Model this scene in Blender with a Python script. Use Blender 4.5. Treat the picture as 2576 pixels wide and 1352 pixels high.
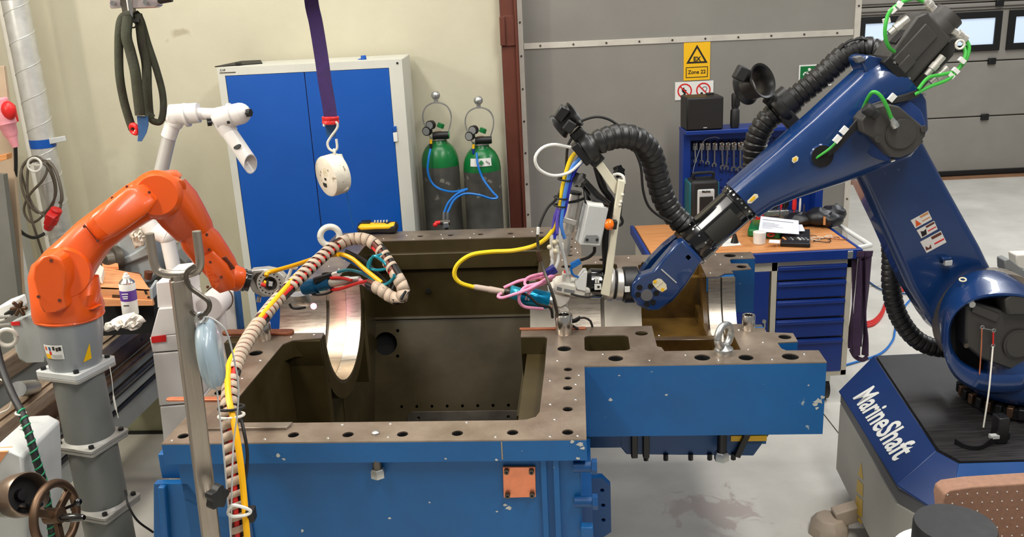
import bpy, bmesh, math, random
from mathutils import Vector, Matrix
from mathutils.geometry import tessellate_polygon
random.seed(7)
for _o in list(bpy.data.objects): bpy.data.objects.remove(_o)
SC = bpy.context.scene
COL = SC.collection
# ------------------------------------------------------------------ camera
W_PX, H_PX, F_PX, CAM_H = 2576., 1352., 2267., 2.2
TH, RO = math.radians(16.7), math.radians(2.8)
_r0 = Vector((1, 0, 0)); _u0 = Vector((0, math.sin(TH), math.cos(TH))); FWD = Vector((0, math.cos(TH), -math.sin(TH)))
RGT = _r0*math.cos(RO) - _u0*math.sin(RO)
UPV = _u0*math.cos(RO) + _r0*math.sin(RO)
CAM = Vector((0, 0, CAM_H))
cd = bpy.data.cameras.new('camera'); cam = bpy.data.objects.new('camera', cd); COL.objects.link(cam)
cd.sensor_width = 36; cd.lens = 36*F_PX/W_PX; cd.clip_start = .05; cd.clip_end = 60
_m = Matrix((RGT, UPV, -FWD)).transposed().to_4x4(); _m.translation = CAM; cam.matrix_world = _m
SC.camera = cam
# ------------------------------------------------------------------ light
SC.view_settings.view_transform = 'Standard'; SC.view_settings.look = 'None'
SC.view_settings.gamma = 1; SC.view_settings.use_curve_mapping = False; SC.view_settings.exposure = 0.0
wd = bpy.data.worlds.new('hall'); SC.world = wd; wd.use_nodes = True
wd.node_tree.nodes['Background'].inputs[0].default_value = (1, .985, .96, 1)
wd.node_tree.nodes['Background'].inputs[1].default_value = .24
def area(name, loc, sx, sy, power, color, rot=(0, 0, 0)):
    l = bpy.data.lights.new(name, 'AREA'); l.shape = 'RECTANGLE'; l.size = sx; l.size_y = sy; l.energy = power; l.color = color
    o = bpy.data.objects.new(name, l); COL.objects.link(o); o.location = loc; o.rotation_euler = rot
    return o
# long fluorescent rows under the hall roof
area('lamp_row', (-1.9, 1.9, 4.3), .5, 3.6, 122, (1, .97, .9))
area('lamp_row.001', (1.3, 1.4, 4.3), .5, 3.6, 140, (1, .97, .92))
area('lamp_row.002', (-.4, 4.0, 4.4), 3.0, .3, 55, (1, .97, .92))
area('lamp_row.003', (4.6, 6.2, 4.6), .6, 5.0, 200, (.96, .98, 1))
# lamp tube high on the left wall: throws the duct and cabinet shadows to the right
area('wall_lamp', (-3.02, 2.6, 2.62), .9, .16, 62, (1, .95, .84), (math.radians(0), math.radians(-68), math.radians(22)))
# ------------------------------------------------------------------ pixel <-> world
def ray(x, y):
    return FWD + RGT*((x-W_PX/2)/F_PX) - UPV*((y-H_PX/2)/F_PX)
def P(x, y, Y=None, Z=None, X=None):
    d = ray(x, y)
    t = Y/d.y if Y is not None else (Z-CAM_H)/d.z if Z is not None else X/d.x
    return CAM + d*t
def S(px, p):                      # size of px pixels at the depth of world point p
    return px*(Vector(p)-CAM).dot(FWD)/F_PX
# ------------------------------------------------------------------ materials
def lin(c):
    return tuple(((v/255)/12.92 if v/255 <= .04045 else ((v/255+.055)/1.055)**2.4) for v in c)
MATS = {}
def mat(name, c, rough=.5, metal=0., var=0., scale=8., bump=0., bscale=60., c2=None, coat=0., emit=0., stretch=None, spec=.5, spots=None, spot_scale=30., spot_t=.72, alpha=1., trans=0.):
    if name in MATS: return MATS[name]
    m = bpy.data.materials.new(name); m.use_nodes = True; nt = m.node_tree; b = nt.nodes['Principled BSDF']
    col = lin(c) + (1,)
    b.inputs['Base Color'].default_value = col; b.inputs['Roughness'].default_value = rough; b.inputs['Metallic'].default_value = metal
    b.inputs['Specular IOR Level'].default_value = spec; b.inputs['Coat Weight'].default_value = coat
    b.inputs['Alpha'].default_value = alpha; b.inputs['Transmission Weight'].default_value = trans
    if emit:
        b.inputs['Emission Color'].default_value = col; b.inputs['Emission Strength'].default_value = emit
    m.diffuse_color = col
    N, Lk = nt.nodes, nt.links
    if var or bump or spots:
        tc = N.new('ShaderNodeTexCoord'); src = tc.outputs['Object']
        if stretch:
            mp = N.new('ShaderNodeMapping'); mp.inputs['Scale'].default_value = stretch; Lk.new(src, mp.inputs[0]); src = mp.outputs[0]
    out = None
    if var:
        n = N.new('ShaderNodeTexNoise'); n.inputs['Scale'].default_value = scale; n.inputs['Detail'].default_value = 6; n.inputs['Roughness'].default_value = .62
        Lk.new(src, n.inputs['Vector'])
        r = N.new('ShaderNodeValToRGB'); r.color_ramp.elements[0].position = .32; r.color_ramp.elements[1].position = .68
        d2 = lin(c2) if c2 else tuple(v*(1-var) for v in col[:3])
        u2 = col[:3] if c2 else tuple(min(1, v*(1+var)) for v in col[:3])
        r.color_ramp.elements[0].color = d2+(1,); r.color_ramp.elements[1].color = u2+(1,)
        Lk.new(n.outputs['Fac'], r.inputs[0]); out = r.outputs[0]
        rr = N.new('ShaderNodeMapRange'); rr.inputs[3].default_value = max(.03, rough-.12); rr.inputs[4].default_value = min(1, rough+.14)
        Lk.new(n.outputs['Fac'], rr.inputs[0]); Lk.new(rr.outputs[0], b.inputs['Roughness'])
    if spots:
        n2 = N.new('ShaderNodeTexNoise'); n2.inputs['Scale'].default_value = spot_scale; n2.inputs['Detail'].default_value = 3; Lk.new(src, n2.inputs['Vector'])
        r2 = N.new('ShaderNodeValToRGB'); r2.color_ramp.elements[0].position = spot_t; r2.color_ramp.elements[1].position = min(1, spot_t+.03)
        Lk.new(n2.outputs['Fac'], r2.inputs[0])
        mx = N.new('ShaderNodeMix'); mx.data_type = 'RGBA'; Lk.new(r2.outputs[0], mx.inputs[0])
        if out: Lk.new(out, mx.inputs[6])
        else: mx.inputs[6].default_value = col
        mx.inputs[7].default_value = lin(spots)+(1,); out = mx.outputs[2]
    if out: Lk.new(out, b.inputs['Base Color'])
    if bump:
        nb = N.new('ShaderNodeTexNoise'); nb.inputs['Scale'].default_value = bscale; nb.inputs['Detail'].default_value = 5; Lk.new(src, nb.inputs['Vector'])
        bn = N.new('ShaderNodeBump'); bn.inputs['Strength'].default_value = bump; bn.inputs['Distance'].default_value = .02
        Lk.new(nb.outputs['Fac'], bn.inputs['Height']); Lk.new(bn.outputs[0], b.inputs['Normal'])
    MATS[name] = m
    return m
M = mat
M('steel', (150, 140, 128), .34, .85, .22, 5, .04, 90)
M('steel_face', (166, 150, 134), .34, .65, .3, 7, .05, 120, c2=(134, 118, 104))
M('machined', (192, 182, 168), .28, 1., .12, 4, .03, 40, stretch=(1, 30, 30))
M('machined_dull', (150, 143, 132), .42, .9, .12, 6)
M('bright', (215, 213, 208), .22, 1.)
M('zinc', (188, 190, 188), .36, .9, .12, 30)
M('galv', (206, 206, 202), .36, .4, .10, 14)
M('darksteel', (96, 90, 82), .4, .85, .25, 9)
M('brownsteel', (105, 82, 64), .42, .8, .3, 12)
M('bpaint', (0, 95, 160), .48, 0, .10, 3, .03, 25, c2=(0, 82, 140), spots=(150, 165, 170), spot_scale=26, spot_t=.735)
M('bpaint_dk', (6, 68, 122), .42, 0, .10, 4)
M('olive', (66, 56, 30), .38, 0, .25, 4, .04, 18, c2=(50, 41, 20))
M('oil', (104, 78, 34), .26, 0, .4, 5, .04, 12, c2=(58, 38, 14))
M('black', (16, 16, 17), .45, 0)
M('rubber', (24, 24, 25), .55, 0, .2, 30)
M('blackgloss', (8, 8, 9), .16, 0, coat=.6)
M('void', (6, 6, 6), .9)
M('copper', (226, 140, 104), .36, .75, .14, 20)
M('copper_old', (150, 92, 66), .45, .7, .2, 20)
M('white', (232, 232, 226), .45)
M('offwhite', (222, 218, 206), .5, 0, .05, 12)
M('cream', (226, 216, 184), .4)
M('grey', (128, 130, 130), .48, 0, .06, 10)
M('ltgrey', (190, 192, 190), .5, 0, .05, 10)
M('red', (214, 34, 34), .4)
M('yellow', (244, 190, 20), .4)
M('plate_yellow', (246, 190, 26), .42)
M('green', (12, 110, 52), .3, 0, .12, 8)
M('orange', (220, 84, 12), .36, 0, .05, 6, coat=.25)
M('orange_lamp', (255, 120, 10), .2, 0, coat=.5)
M('rblue', (16, 50, 100), .24, 0, .08, 5, .015, 30, coat=.5, spots=(90, 112, 150), spot_scale=34, spot_t=.76)
M('doorblue', (0, 80, 170), .42, 0, .04, 3)
M('benchblue', (10, 48, 128), .38, 0, .05, 4)
M('purple', (62, 38, 96), .75, 0, .2, 40, .1, 200)
M('purple_dk', (56, 34, 62), .8, 0, .2, 40, .1, 200)
M('wood', (214, 150, 92), .5, 0, .18, 4, .03, 30, c2=(190, 124, 70), stretch=(1, 8, 8))
M('pallet', (222, 158, 108), .55, 0, .2, 5, .05, 40, c2=(196, 128, 82), stretch=(1, 9, 9))
M('glass', (196, 212, 232), .1, 0, emit=.62)
M('ink', (22, 20, 18), .6)
# ------------------------------------------------------------------ mesh builder
def basis(axis):
    a = Vector(axis).normalized(); t = Vector((0, 0, 1)) if abs(a.z) < .9 else Vector((1, 0, 0))
    x = t.cross(a).normalized(); y = a.cross(x).normalized()
    return x, y, a
def spl(pts, n=8):
    pts = [Vector(p) for p in pts]
    if len(pts) < 3: return pts
    out = []
    for i in range(len(pts)-1):
        p0 = pts[i-1] if i else pts[0]*2-pts[1]; p1 = pts[i]; p2 = pts[i+1]; p3 = pts[i+2] if i+2 < len(pts) else p2*2-p1
        for k in range(n):
            t = k/n
            out.append(.5*((2*p1)+(p2-p0)*t+(2*p0-5*p1+4*p2-p3)*t*t+(3*p1-p0-3*p2+p3)*t**3))
    out.append(pts[-1]); return out
def resample(pts, step):
    d = [0]
    for a, b in zip(pts, pts[1:]): d.append(d[-1]+(b-a).length)
    n = max(2, int(d[-1]/step)); out = []; j = 0
    for i in range(n+1):
        s = d[-1]*i/n
        while j < len(d)-2 and d[j+1] < s: j += 1
        t = (s-d[j])/max(1e-9, d[j+1]-d[j]); out.append(pts[j].lerp(pts[j+1], min(1, max(0, t))))
    return out
def frames(pts):
    tan = []
    for i in range(len(pts)):
        a = pts[max(0, i-1)]; b = pts[min(len(pts)-1, i+1)]; tan.append((b-a).normalized())
    x, y, _ = basis(tan[0]); fr = []
    for t in tan:
        x = (x - t*x.dot(t))
        x = x.normalized() if x.length > 1e-6 else basis(t)[0]
        fr.append((x, t.cross(x), t))
    return fr
class MB:
    def __init__(s): s.v = []; s.f = []
    def add(s, vs, fs):
        o = len(s.v); s.v += [Vector(v) for v in vs]; s.f += [tuple(i+o for i in f) for f in fs]; return s
    def box(s, c, size, R=None):
        h = Vector(size)/2; c = Vector(c); vs = []
        for z in (-1, 1):
            for y in (-1, 1):
                for x in (-1, 1):
                    v = Vector((x*h.x, y*h.y, z*h.z)); vs.append(c+(R @ v if R else v))
        return s.add(vs, [(0, 2, 3, 1), (4, 5, 7, 6), (0, 1, 5, 4), (2, 6, 7, 3), (0, 4, 6, 2), (1, 3, 7, 5)])
    def bar(s, p0, p1, w, h, up=(0, 0, 1)):
        p0, p1 = Vector(p0), Vector(p1); a = (p1-p0).normalized(); u = Vector(up); x = a.cross(u)
        x = x.normalized() if x.length > 1e-5 else basis(a)[0]
        y = x.cross(a).normalized(); R = Matrix((x, a, y)).transposed()
        return s.box((p0+p1)/2, (w, (p1-p0).length, h), R)
    def prism(s, poly, d):
        poly = [Vector(p) for p in poly]; d = Vector(d); n = len(poly)
        tri = tessellate_polygon([poly]); nn = Vector((0, 0, 0))
        for i in range(n): nn += poly[i].cross(poly[(i+1) % n])
        vs = poly+[p+d for p in poly]; fs = []
        if n <= 4: fs += [tuple(range(n))[::-1], tuple(range(n, 2*n))]
        else: fs += [tuple(t) for t in tri]+[tuple(i+n for i in t) for t in tri]
        fs += [(i, (i+1) % n, (i+1) % n+n, i+n) for i in range(n)]
        return s.add(vs, fs)
    def plate(s, outer, holes, z0, z1, fn):      # 2D outline with holes extruded between z0 and z1, mapped by fn(u,v,z)
        loops = [[Vector((a, b, 0)) for a, b in l] for l in [outer]+holes]
        tri = tessellate_polygon(loops); flat = [p for l in loops for p in l]; n = len(flat)
        vs = [fn(p.x, p.y, z1) for p in flat]+[fn(p.x, p.y, z0) for p in flat]
        fs = [tuple(t) for t in tri]+[tuple(i+n for i in t[::-1]) for t in tri]; o = 0
        for l in loops:
            k = len(l)
            fs += [(o+i, o+(i+1) % k, o+(i+1) % k+n, o+i+n) for i in range(k)]; o += k
        return s.add(vs, fs)
    def cyl(s, p0, p1, r0, r1=None, n=20, cap=True):
        return s.lathe([(r0, 0), (r0 if r1 is None else r1, 1)], p0, p1, n, cap)
    def lathe(s, prof, p0, p1, n=24, cap=True, arc=None, scale=1):   # prof: (radius, t) with t in 0..1 along p0->p1
        p0, p1 = Vector(p0), Vector(p1); x, y, a = basis(p1-p0); L = (p1-p0); vs = []; fs = []
        for r, t in prof:
            for k in range(n):
                w = 2*math.pi*k/n; vs.append(p0+L*t+x*(r*math.cos(w))+y*(r*math.sin(w)))
        for i in range(len(prof)-1):
            for k in range(n):
                k2 = (k+1) % n; fs.append((i*n+k, i*n+k2, (i+1)*n+k2, (i+1)*n+k))
        if cap: fs += [tuple(range(n))[::-1], tuple((len(prof)-1)*n+k for k in range(n))]
        return s.add(vs, fs)
    def tube(s, pts, r, n=8, closed=False, cap=True):
        pts = [Vector(p) for p in pts]
        if closed: pts = pts+[pts[0]]
        fr = frames(pts); vs = []; fs = []; m = len(pts)
        for i, (p, (x, y, t)) in enumerate(zip(pts, fr)):
            ri = r[i] if isinstance(r, (list, tuple)) else r
            for k in range(n):
                w = 2*math.pi*k/n; vs.append(p+x*(ri*math.cos(w))+y*(ri*math.sin(w)))
        for i in range(m-1):
            for k in range(n):
                k2 = (k+1) % n; fs.append((i*n+k, i*n+k2, (i+1)*n+k2, (i+1)*n+k))
        if cap and not closed: fs += [tuple(range(n))[::-1], tuple((m-1)*n+k for k in range(n))]
        return s.add(vs, fs)
    def torus(s, c, axis, R, r, n=32, k=10, sx=1., sy=1.):
        x, y, a = basis(axis); c = Vector(c)
        return s.tube([c+x*(R*sx*math.cos(2*math.pi*i/n))+y*(R*sy*math.sin(2*math.pi*i/n)) for i in range(n)], r, k, closed=True)
    def ball(s, c, r, n=16, R=None):
        c = Vector(c); r = Vector((r, r, r)) if not hasattr(r, '__len__') else Vector(r); vs = []; fs = []; h = n//2
        for i in range(h+1):
            for k in range(n):
                a = math.pi*i/h; b = 2*math.pi*k/n
                v = Vector((r.x*math.sin(a)*math.cos(b), r.y*math.sin(a)*math.sin(b), r.z*math.cos(a))); vs.append(c+(R @ v if R else v))
        for i in range(h):
            for k in range(n):
                k2 = (k+1) % n; fs.append((i*n+k, (i+1)*n+k, (i+1)*n+k2, i*n+k2))
        return s.add(vs, fs)
    def loft(s, secs, n=24, e=2., cap=True):     # secs: (centre, xvec, yvec) half-axis vectors; e = superellipse exponent
        vs = []; fs = []
        for c, x, y in secs:
            c, x, y = Vector(c), Vector(x), Vector(y)
            for k in range(n):
                w = 2*math.pi*k/n; cw, sw = math.cos(w), math.sin(w)
                vs.append(c+x*(math.copysign(abs(cw)**(2/e), cw))+y*(math.copysign(abs(sw)**(2/e), sw)))
        for i in range(len(secs)-1):
            for k in range(n):
                k2 = (k+1) % n; fs.append((i*n+k, i*n+k2, (i+1)*n+k2, (i+1)*n+k))
        if cap: fs += [tuple(range(n))[::-1], tuple((len(secs)-1)*n+k for k in range(n))]
        return s.add(vs, fs)
    def path(s, pts, hw, hd, e=2.6, n=24, depth=(0, 1, 0)):   # limb along pts with half widths hw (in plane) and hd (along depth)
        pts = [Vector(p) for p in pts]; secs = []; dv = Vector(depth).normalized()
        for i, p in enumerate(pts):
            t = (pts[min(i+1, len(pts)-1)]-pts[max(0, i-1)]).normalized(); x = dv.cross(t).normalized()
            secs.append((p, x*hw[i], dv*hd[i]))
        return s.loft(secs, n, e)
    def strip(s, pts, wv, th):        # flat band along pts; wv = half-width vector(s), th thickness
        pts = [Vector(p) for p in pts]; secs = []
        for i, p in enumerate(pts):
            t = (pts[min(i+1, len(pts)-1)]-pts[max(0, i-1)]).normalized(); w = Vector(wv[i] if isinstance(wv, list) else wv)
            nrm = t.cross(w); nrm = nrm.normalized() if nrm.length > 1e-7 else Vector((0, 0, 1)); secs.append((p, w, nrm*th/2))
        vs = []; fs = []
        for c, x, y in secs: vs += [c-x-y, c+x-y, c+x+y, c-x+y]
        for i in range(len(secs)-1):
            for k in range(4): fs.append((i*4+k, i*4+(k+1) % 4, i*4+4+(k+1) % 4, i*4+4+k))
        fs += [(3, 2, 1, 0), tuple(len(vs)-4+k for k in range(4))]
        return s.add(vs, fs)
    def mesh(s, name, material, origin, smooth):
        me = bpy.data.meshes.new(name); me.from_pydata([v-origin for v in s.v], [], s.f); me.validate()
        bm = bmesh.new(); bm.from_mesh(me); bmesh.ops.recalc_face_normals(bm, faces=bm.faces); bm.to_mesh(me); bm.free()
        me.materials.append(MATS[material])
        me.shade_smooth(); me.set_sharp_from_angle(angle=math.radians(smooth))
        return me
    def build(s, name, material, parent=None, label=None, bevel=0., seg=2, smooth=38):
        org = Vector((0, 0, 0))
        if parent is not None:
            r = parent
            while r: org = org+Vector(r.location); r = r.parent
        me = s.mesh(name, material, org, smooth); o = bpy.data.objects.new(name, me); COL.objects.link(o)
        if parent is not None: o.parent = parent
        if label: o['label'] = label
        if bevel:
            b = o.modifiers.new('bevel', 'BEVEL'); b.width = bevel; b.segments = seg; b.limit_method = 'ANGLE'; b.angle_limit = math.radians(40); b.harden_normals = False
        return o
    def solo(s, name, material, label, cat, group=None, bevel=0., smooth=38):
        lo = Vector([min(v[i] for v in s.v) for i in range(3)]); hi = Vector([max(v[i] for v in s.v) for i in range(3)])
        org = Vector(((lo.x+hi.x)/2, (lo.y+hi.y)/2, lo.z)); me = s.mesh(name, material, org, smooth)
        o = bpy.data.objects.new(name, me); COL.objects.link(o); o.location = org; tag(o, label, cat, group)
        if bevel:
            b = o.modifiers.new('bevel', 'BEVEL'); b.width = bevel; b.segments = 2; b.limit_method = 'ANGLE'; b.angle_limit = math.radians(40)
        return o
def tag(o, label=None, cat=None, group=None, kind=None):
    if label: o['label'] = label
    if cat: o['category'] = cat
    if group: o['group'] = group
    if kind: o['kind'] = kind
    return o
def thing(name, label, cat, loc, group=None):
    o = bpy.data.objects.new(name, None); COL.objects.link(o); o.location = Vector(loc); o.empty_display_size = .05
    return tag(o, label, cat, group)
def struct(mb, name, material, **k):
    o = mb.build(name, material, **k); o['kind'] = 'structure'; return o
def copy_tree(o, parent=None, loc=None, label=None):
    c = o.copy(); COL.objects.link(c); c.parent = parent
    if loc is not None: c.location = Vector(loc)
    if label: c['label'] = label
    for ch in [k for k in bpy.data.objects if k.parent == o]: copy_tree(ch, c)
    return c
def circ(cx, cy, r, n=18, ry=None):
    ry = ry or r
    return [(cx+r*math.cos(2*math.pi*i/n), cy+ry*math.sin(2*math.pi*i/n)) for i in range(n)]
def rrect(x0, y0, x1, y1, r, n=5):
    out = []
    for cx, cy, a in ((x1-r, y1-r, 0), (x0+r, y1-r, 90), (x0+r, y0+r, 180), (x1-r, y0+r, 270)):
        for i in range(n+1):
            w = math.radians(a+90*i/n); out.append((cx+r*math.cos(w), cy+r*math.sin(w)))
    return out
def text(body, name, material, parent, origin, xdir, ydir, size, lift=.001, align='CENTER', thick=.0006, bold=0.):
    cu = bpy.data.curves.new('txt', 'FONT'); cu.body = body; cu.size = size; cu.align_x = align; cu.align_y = 'CENTER'; cu.extrude = thick; cu.offset = bold; cu.resolution_u = 3
    t = bpy.data.objects.new('txt', cu); COL.objects.link(t); bpy.context.view_layer.update()
    me = bpy.data.meshes.new_from_object(t.evaluated_get(bpy.context.evaluated_depsgraph_get()))
    x = Vector(xdir).normalized(); y = Vector(ydir); y = (y-x*y.dot(x)).normalized(); z = x.cross(y)
    org = Vector((0, 0, 0)); r = parent
    while r: org = org+Vector(r.location); r = r.parent
    for v in me.vertices: v.co = Vector(origin)+x*v.co.x+y*v.co.y+z*(v.co.z+lift)-org
    bpy.data.objects.remove(t); bpy.data.curves.remove(cu)
    me.materials.clear(); me.materials.append(MATS[material]); me.name = name
    o = bpy.data.objects.new(name, me); COL.objects.link(o); o.parent = parent
    return o
def px(pts, **k):
    return [P(p[0], p[1], **k) for p in pts]
def pxy(pts):                       # (x, y, Y) triples
    return [P(p[0], p[1], Y=p[2]) for p in pts]
def card(pts, Y, d):                # outline on the plane Y, extruded away from the camera by d
    return MB().prism(px(pts, Y=Y), (0, d, 0))
# ================================================================== the hall
M('concrete', (224, 220, 210), .5, 0, .12, 2.2, .03, 40, c2=(202, 198, 188), spots=(176, 168, 160), spot_scale=1.7, spot_t=.70)
M('plaster', (206, 201, 178), .8, 0, .05, 1.6, .06, 26, c2=(196, 190, 166), spots=(178, 170, 146), spot_scale=3.2, spot_t=.74)
M('partition', (141, 138, 131), .5, 0, .08, 1.2, .03, 6, c2=(128, 125, 118))
M('alu', (214, 208, 196), .45, .35, .08, 9)
M('brownpost', (96, 46, 30), .5, 0, .12, 6)
M('gdoor', (150, 145, 136), .5, 0, .06, 3)
M('leftwall', (168, 158, 142), .8, 0, .08, 3)
fl = struct(MB().box((1.5, 4.5, -.06), (16, 14, .12)), 'floor', 'concrete')
def floor_stain(m, cx, cy, r, c):       # an old smear soaked into the concrete
    nt = m.node_tree; N, L = nt.nodes, nt.links; b = N['Principled BSDF']; src = b.inputs['Base Color'].links[0].from_socket
    tc = N.new('ShaderNodeTexCoord'); mp = N.new('ShaderNodeMapping'); mp.inputs['Location'].default_value = (-cx/r, -cy/(r*.8), 0); mp.inputs['Scale'].default_value = (1/r, 1/(r*.8), 1); L.new(tc.outputs['Object'], mp.inputs[0])
    ln = N.new('ShaderNodeVectorMath'); ln.operation = 'LENGTH'; L.new(mp.outputs[0], ln.inputs[0])
    nz = N.new('ShaderNodeTexNoise'); nz.inputs['Scale'].default_value = 9; nz.inputs['Detail'].default_value = 8; nz.inputs['Distortion'].default_value = 1.2; L.new(tc.outputs['Object'], nz.inputs['Vector'])
    mr = N.new('ShaderNodeMapRange'); mr.inputs[1].default_value = 0; mr.inputs[2].default_value = 1; mr.inputs[3].default_value = .22; mr.inputs[4].default_value = -.25; L.new(ln.outputs['Value'], mr.inputs[0])
    ad = N.new('ShaderNodeMath'); L.new(nz.outputs['Fac'], ad.inputs[0]); L.new(mr.outputs[0], ad.inputs[1])
    rp = N.new('ShaderNodeValToRGB'); rp.color_ramp.elements[0].position = .5; rp.color_ramp.elements[1].position = .62; L.new(ad.outputs[0], rp.inputs[0])
    mx = N.new('ShaderNodeMix'); mx.data_type = 'RGBA'; L.new(rp.outputs[0], mx.inputs[0]); L.new(src, mx.inputs[6]); mx.inputs[7].default_value = lin(c)+(1,); L.new(mx.outputs[2], b.inputs['Base Color'])
_s = P(1800, 1290, Z=0); floor_stain(MATS['concrete'], _s.x, _s.y, .42, (188, 176, 168))
jt = MB()
for a, b in (((1.62, 2.4), (1.62, 10.0)), ((-3.0, 6.4), (8.0, 6.4))):
    jt.bar((a[0], a[1], .0004), (b[0], b[1], .0004), .006, .001)
jt.build('floor_joint', 'darksteel', fl)
WB = 5.45
wb = struct(MB().box((-1.75, WB+.08, 2.2), (3.5, .16, 4.4)), 'wall_back', 'plaster')
wl = struct(MB().box((-3.18, 2.9, 2.2), (.16, 5.3, 4.4)), 'wall_left', 'leftwall')
# brown steel post with hinge between plaster and partition
p_ = struct(MB().box((.052, WB+.02, 2.1), (.1, .2, 4.2)), 'trim_1', 'brownpost', bevel=.004)
MB().box((.012, WB-.09, 2.02), (.03, .03, .16)).box((.05, WB-.085, 2.02), (.07, .012, .17)).build('hinge', 'brownpost', p_, bevel=.003)
MB().box((.09, WB-.095, 2.1), (.012, .03, 4.2)).build('post_rib', 'brownpost', p_)
wp = struct(MB().box((1.12, 5.56, 2.1), (2.04, .08, 4.2)), 'wall_middle', 'partition')
YF = 5.52
def alu_strip(a, b, w):
    d = (Vector(b)-Vector(a)).normalized()
    MB().bar(a, b, w, .006, up=(0, 1, 0)).build('edge_strip', 'alu', wp, bevel=.001)
    n = max(2, int((Vector(b)-Vector(a)).length/.19))
    for i in range(n):
        q = Vector(a).lerp(Vector(b), (i+.5)/n)
        MB().cyl(q+Vector((0, -.007, 0)), q+Vector((0, -.002, 0)), .006, .006, 10).build('rivet', 'darksteel', wp)
alu_strip((.118, YF-.002, .02), (.118, YF-.002, 4.1), .03)
alu_strip((.135, YF-.003, 1.921), (2.10, YF-.003, 1.910), .034)
alu_strip((2.122, YF-.002, .02), (2.122, YF-.002, 4.1), .036)
# ---- far wall with sectional garage door
YG = 10.1
struct(MB().box((5.6, YG+.25, 2.4), (8, .2, 4.8)), 'wall_far', 'gdoor')
gd = struct(MB().box((5.4, YG+.1, 2.2), (4.6, .04, 4.4)), 'door_1', 'gdoor')
zs = [0.06, .68, 1.29, 1.92, 2.55, 3.2]
for i in range(5):
    z0, z1 = zs[i], zs[i+1]
    MB().box((5.4, YG+.05, (z0+z1)/2), (4.6, .06, z1-z0-.012)).build('door_panel', 'gdoor', gd, bevel=.008)
for x, hw_ in ((4.68, .78), (6.28, .74)):
    w = MB().plate([(x-hw_, 1.40), (x+hw_, 1.40), (x+hw_, 1.82), (x-hw_, 1.82)], [[(x-hw_+.07, 1.47), (x-hw_+.07, 1.75), (x+hw_-.07, 1.75), (x+hw_-.07, 1.47)]], 0, .03, lambda u, v, z: Vector((u, YG+.02-z, v))).build('window_frame', 'black', gd)
    MB().box((x, YG+.012, 1.61), (hw_*2-.14, .01, .28)).build('pane', 'glass', w)
for x, z in ((5.42, 1.90), (5.4, 1.285), (5.385, .672)):
    MB().box((x, YG+.005, z), (.085, .03, .07)).build('bumper', 'black', gd, bevel=.008)
for z in (1.84, 1.87, 1.95): MB().box((5.4, YG+.015, z), (4.6, .012, .008)).build('door_rib', 'darksteel', gd)
MB().box((5.4, YG+.02, .045), (4.6, .05, .05)).build('bottom_seal', 'black', gd)
M('sill', (150, 110, 80), .6, 0, .2, 4)
MB().box((5.4, YG-.05, .006), (4.6, .16, .012)).build('door_sill', 'sill', gd)
# ================================================================== gearbox housing (local u right, v away, z up)
ZT = 1.05
OB = P(406, 1117, Z=ZT); _b = P(1475, 1105, Z=ZT); AB = math.atan2(_b.y-OB.y, _b.x-OB.x); CA, SA = math.cos(AB), math.sin(AB)
def G(u, v, z): return Vector((OB.x+u*CA-v*SA, OB.y+u*SA+v*CA, z))
RB = Matrix.Rotation(AB, 3, 'Z'); VC = 1.14; RBORE = .28
gb = thing('gearbox_housing', 'large blue painted gearbox housing with bare steel flange and open pit in the middle', 'machine part', G(.9, 1.1, 0))
def gbox(u0, u1, v0, v1, z0, z1, mb=None):
    return (mb or MB()).box(G((u0+u1)/2, (v0+v1)/2, (z0+z1)/2), (u1-u0, v1-v0, z1-z0), RB)
FRONT = [(0, 0), (1.188, 0), (1.188, .5), (1.953, .5), (1.953, .598), (1.85, .602), (1.838, .62), (1.836, .672), (1.905, .68), (1.907, .757), (1.82, .773), (1.822, .815), (1.785, .817), (1.75, .858), (1.705, .858), (1.705, .615), (1.455, .615), (1.448, .65), (1.434, .66), (1.433, .858), (.964, .858), (.966, .774), (1.05, .772), (1.06, .76), (1.06, .512), (1.055, .17), (1.045, .138), (1.02, .122), (.99, .118), (.15, .12), (.112, .14), (.112, .75), (.136, .784), (.238, .803), (.233, .858), (-.03, .858), (-.03, .45), (0, .44)]
SLOT = rrect(1.19, .628, 1.343, .772, .02)
HOLES = [(.044, .045, .016), (.365, .044, .016), (.522, .042, .016), (.677, .041, .016), (.831, .042, .016), (.985, .043, .016), (1.137, .041, .016), (1.136, .185, .015), (1.135, .332, .015), (1.135, .407, .011), (1.135, .476, .014), (1.121, .654, .024), (1.291, .561, .025), (1.391, .786, .023), (1.571, .555, .026), (1.71, .548, .024), (1.851, .549, .027), (1.872, .724, .022), (.041, .667, .024), (.04, .34, .02)]
def recolor(o):        # inside faces of the pit are olive, hole walls dark, oily pocket brown
    o.data.materials.append(MATS['olive']); o.data.materials.append(MATS['void']); o.data.materials.append(MATS['oil']); o.data.materials.append(MATS['machined_dull'])
    for p in o.data.polygons:
        q = p.center+o.parent.location; du, dv = q.x-OB.x, q.y-OB.y; u = du*CA+dv*SA; v = -du*SA+dv*CA; v = min(v, 2*VC-v)
        if abs(p.normal.z) > .5: continue
        if .1 < u < 1.065 and v > .1 and not (u < .1): p.material_index = 1
        elif 1.43 <= u < 1.71 and v > .6: p.material_index = 3
        if v > .85 and u < 1.44: p.material_index = 4
        if any((u-a)**2+(v-b)**2 < (r*1.05)**2 for a, b, r in HOLES): p.material_index = 2
        if 1.18 < u < 1.35 and .62 < v < .78: p.material_index = 1
    return o
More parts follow.
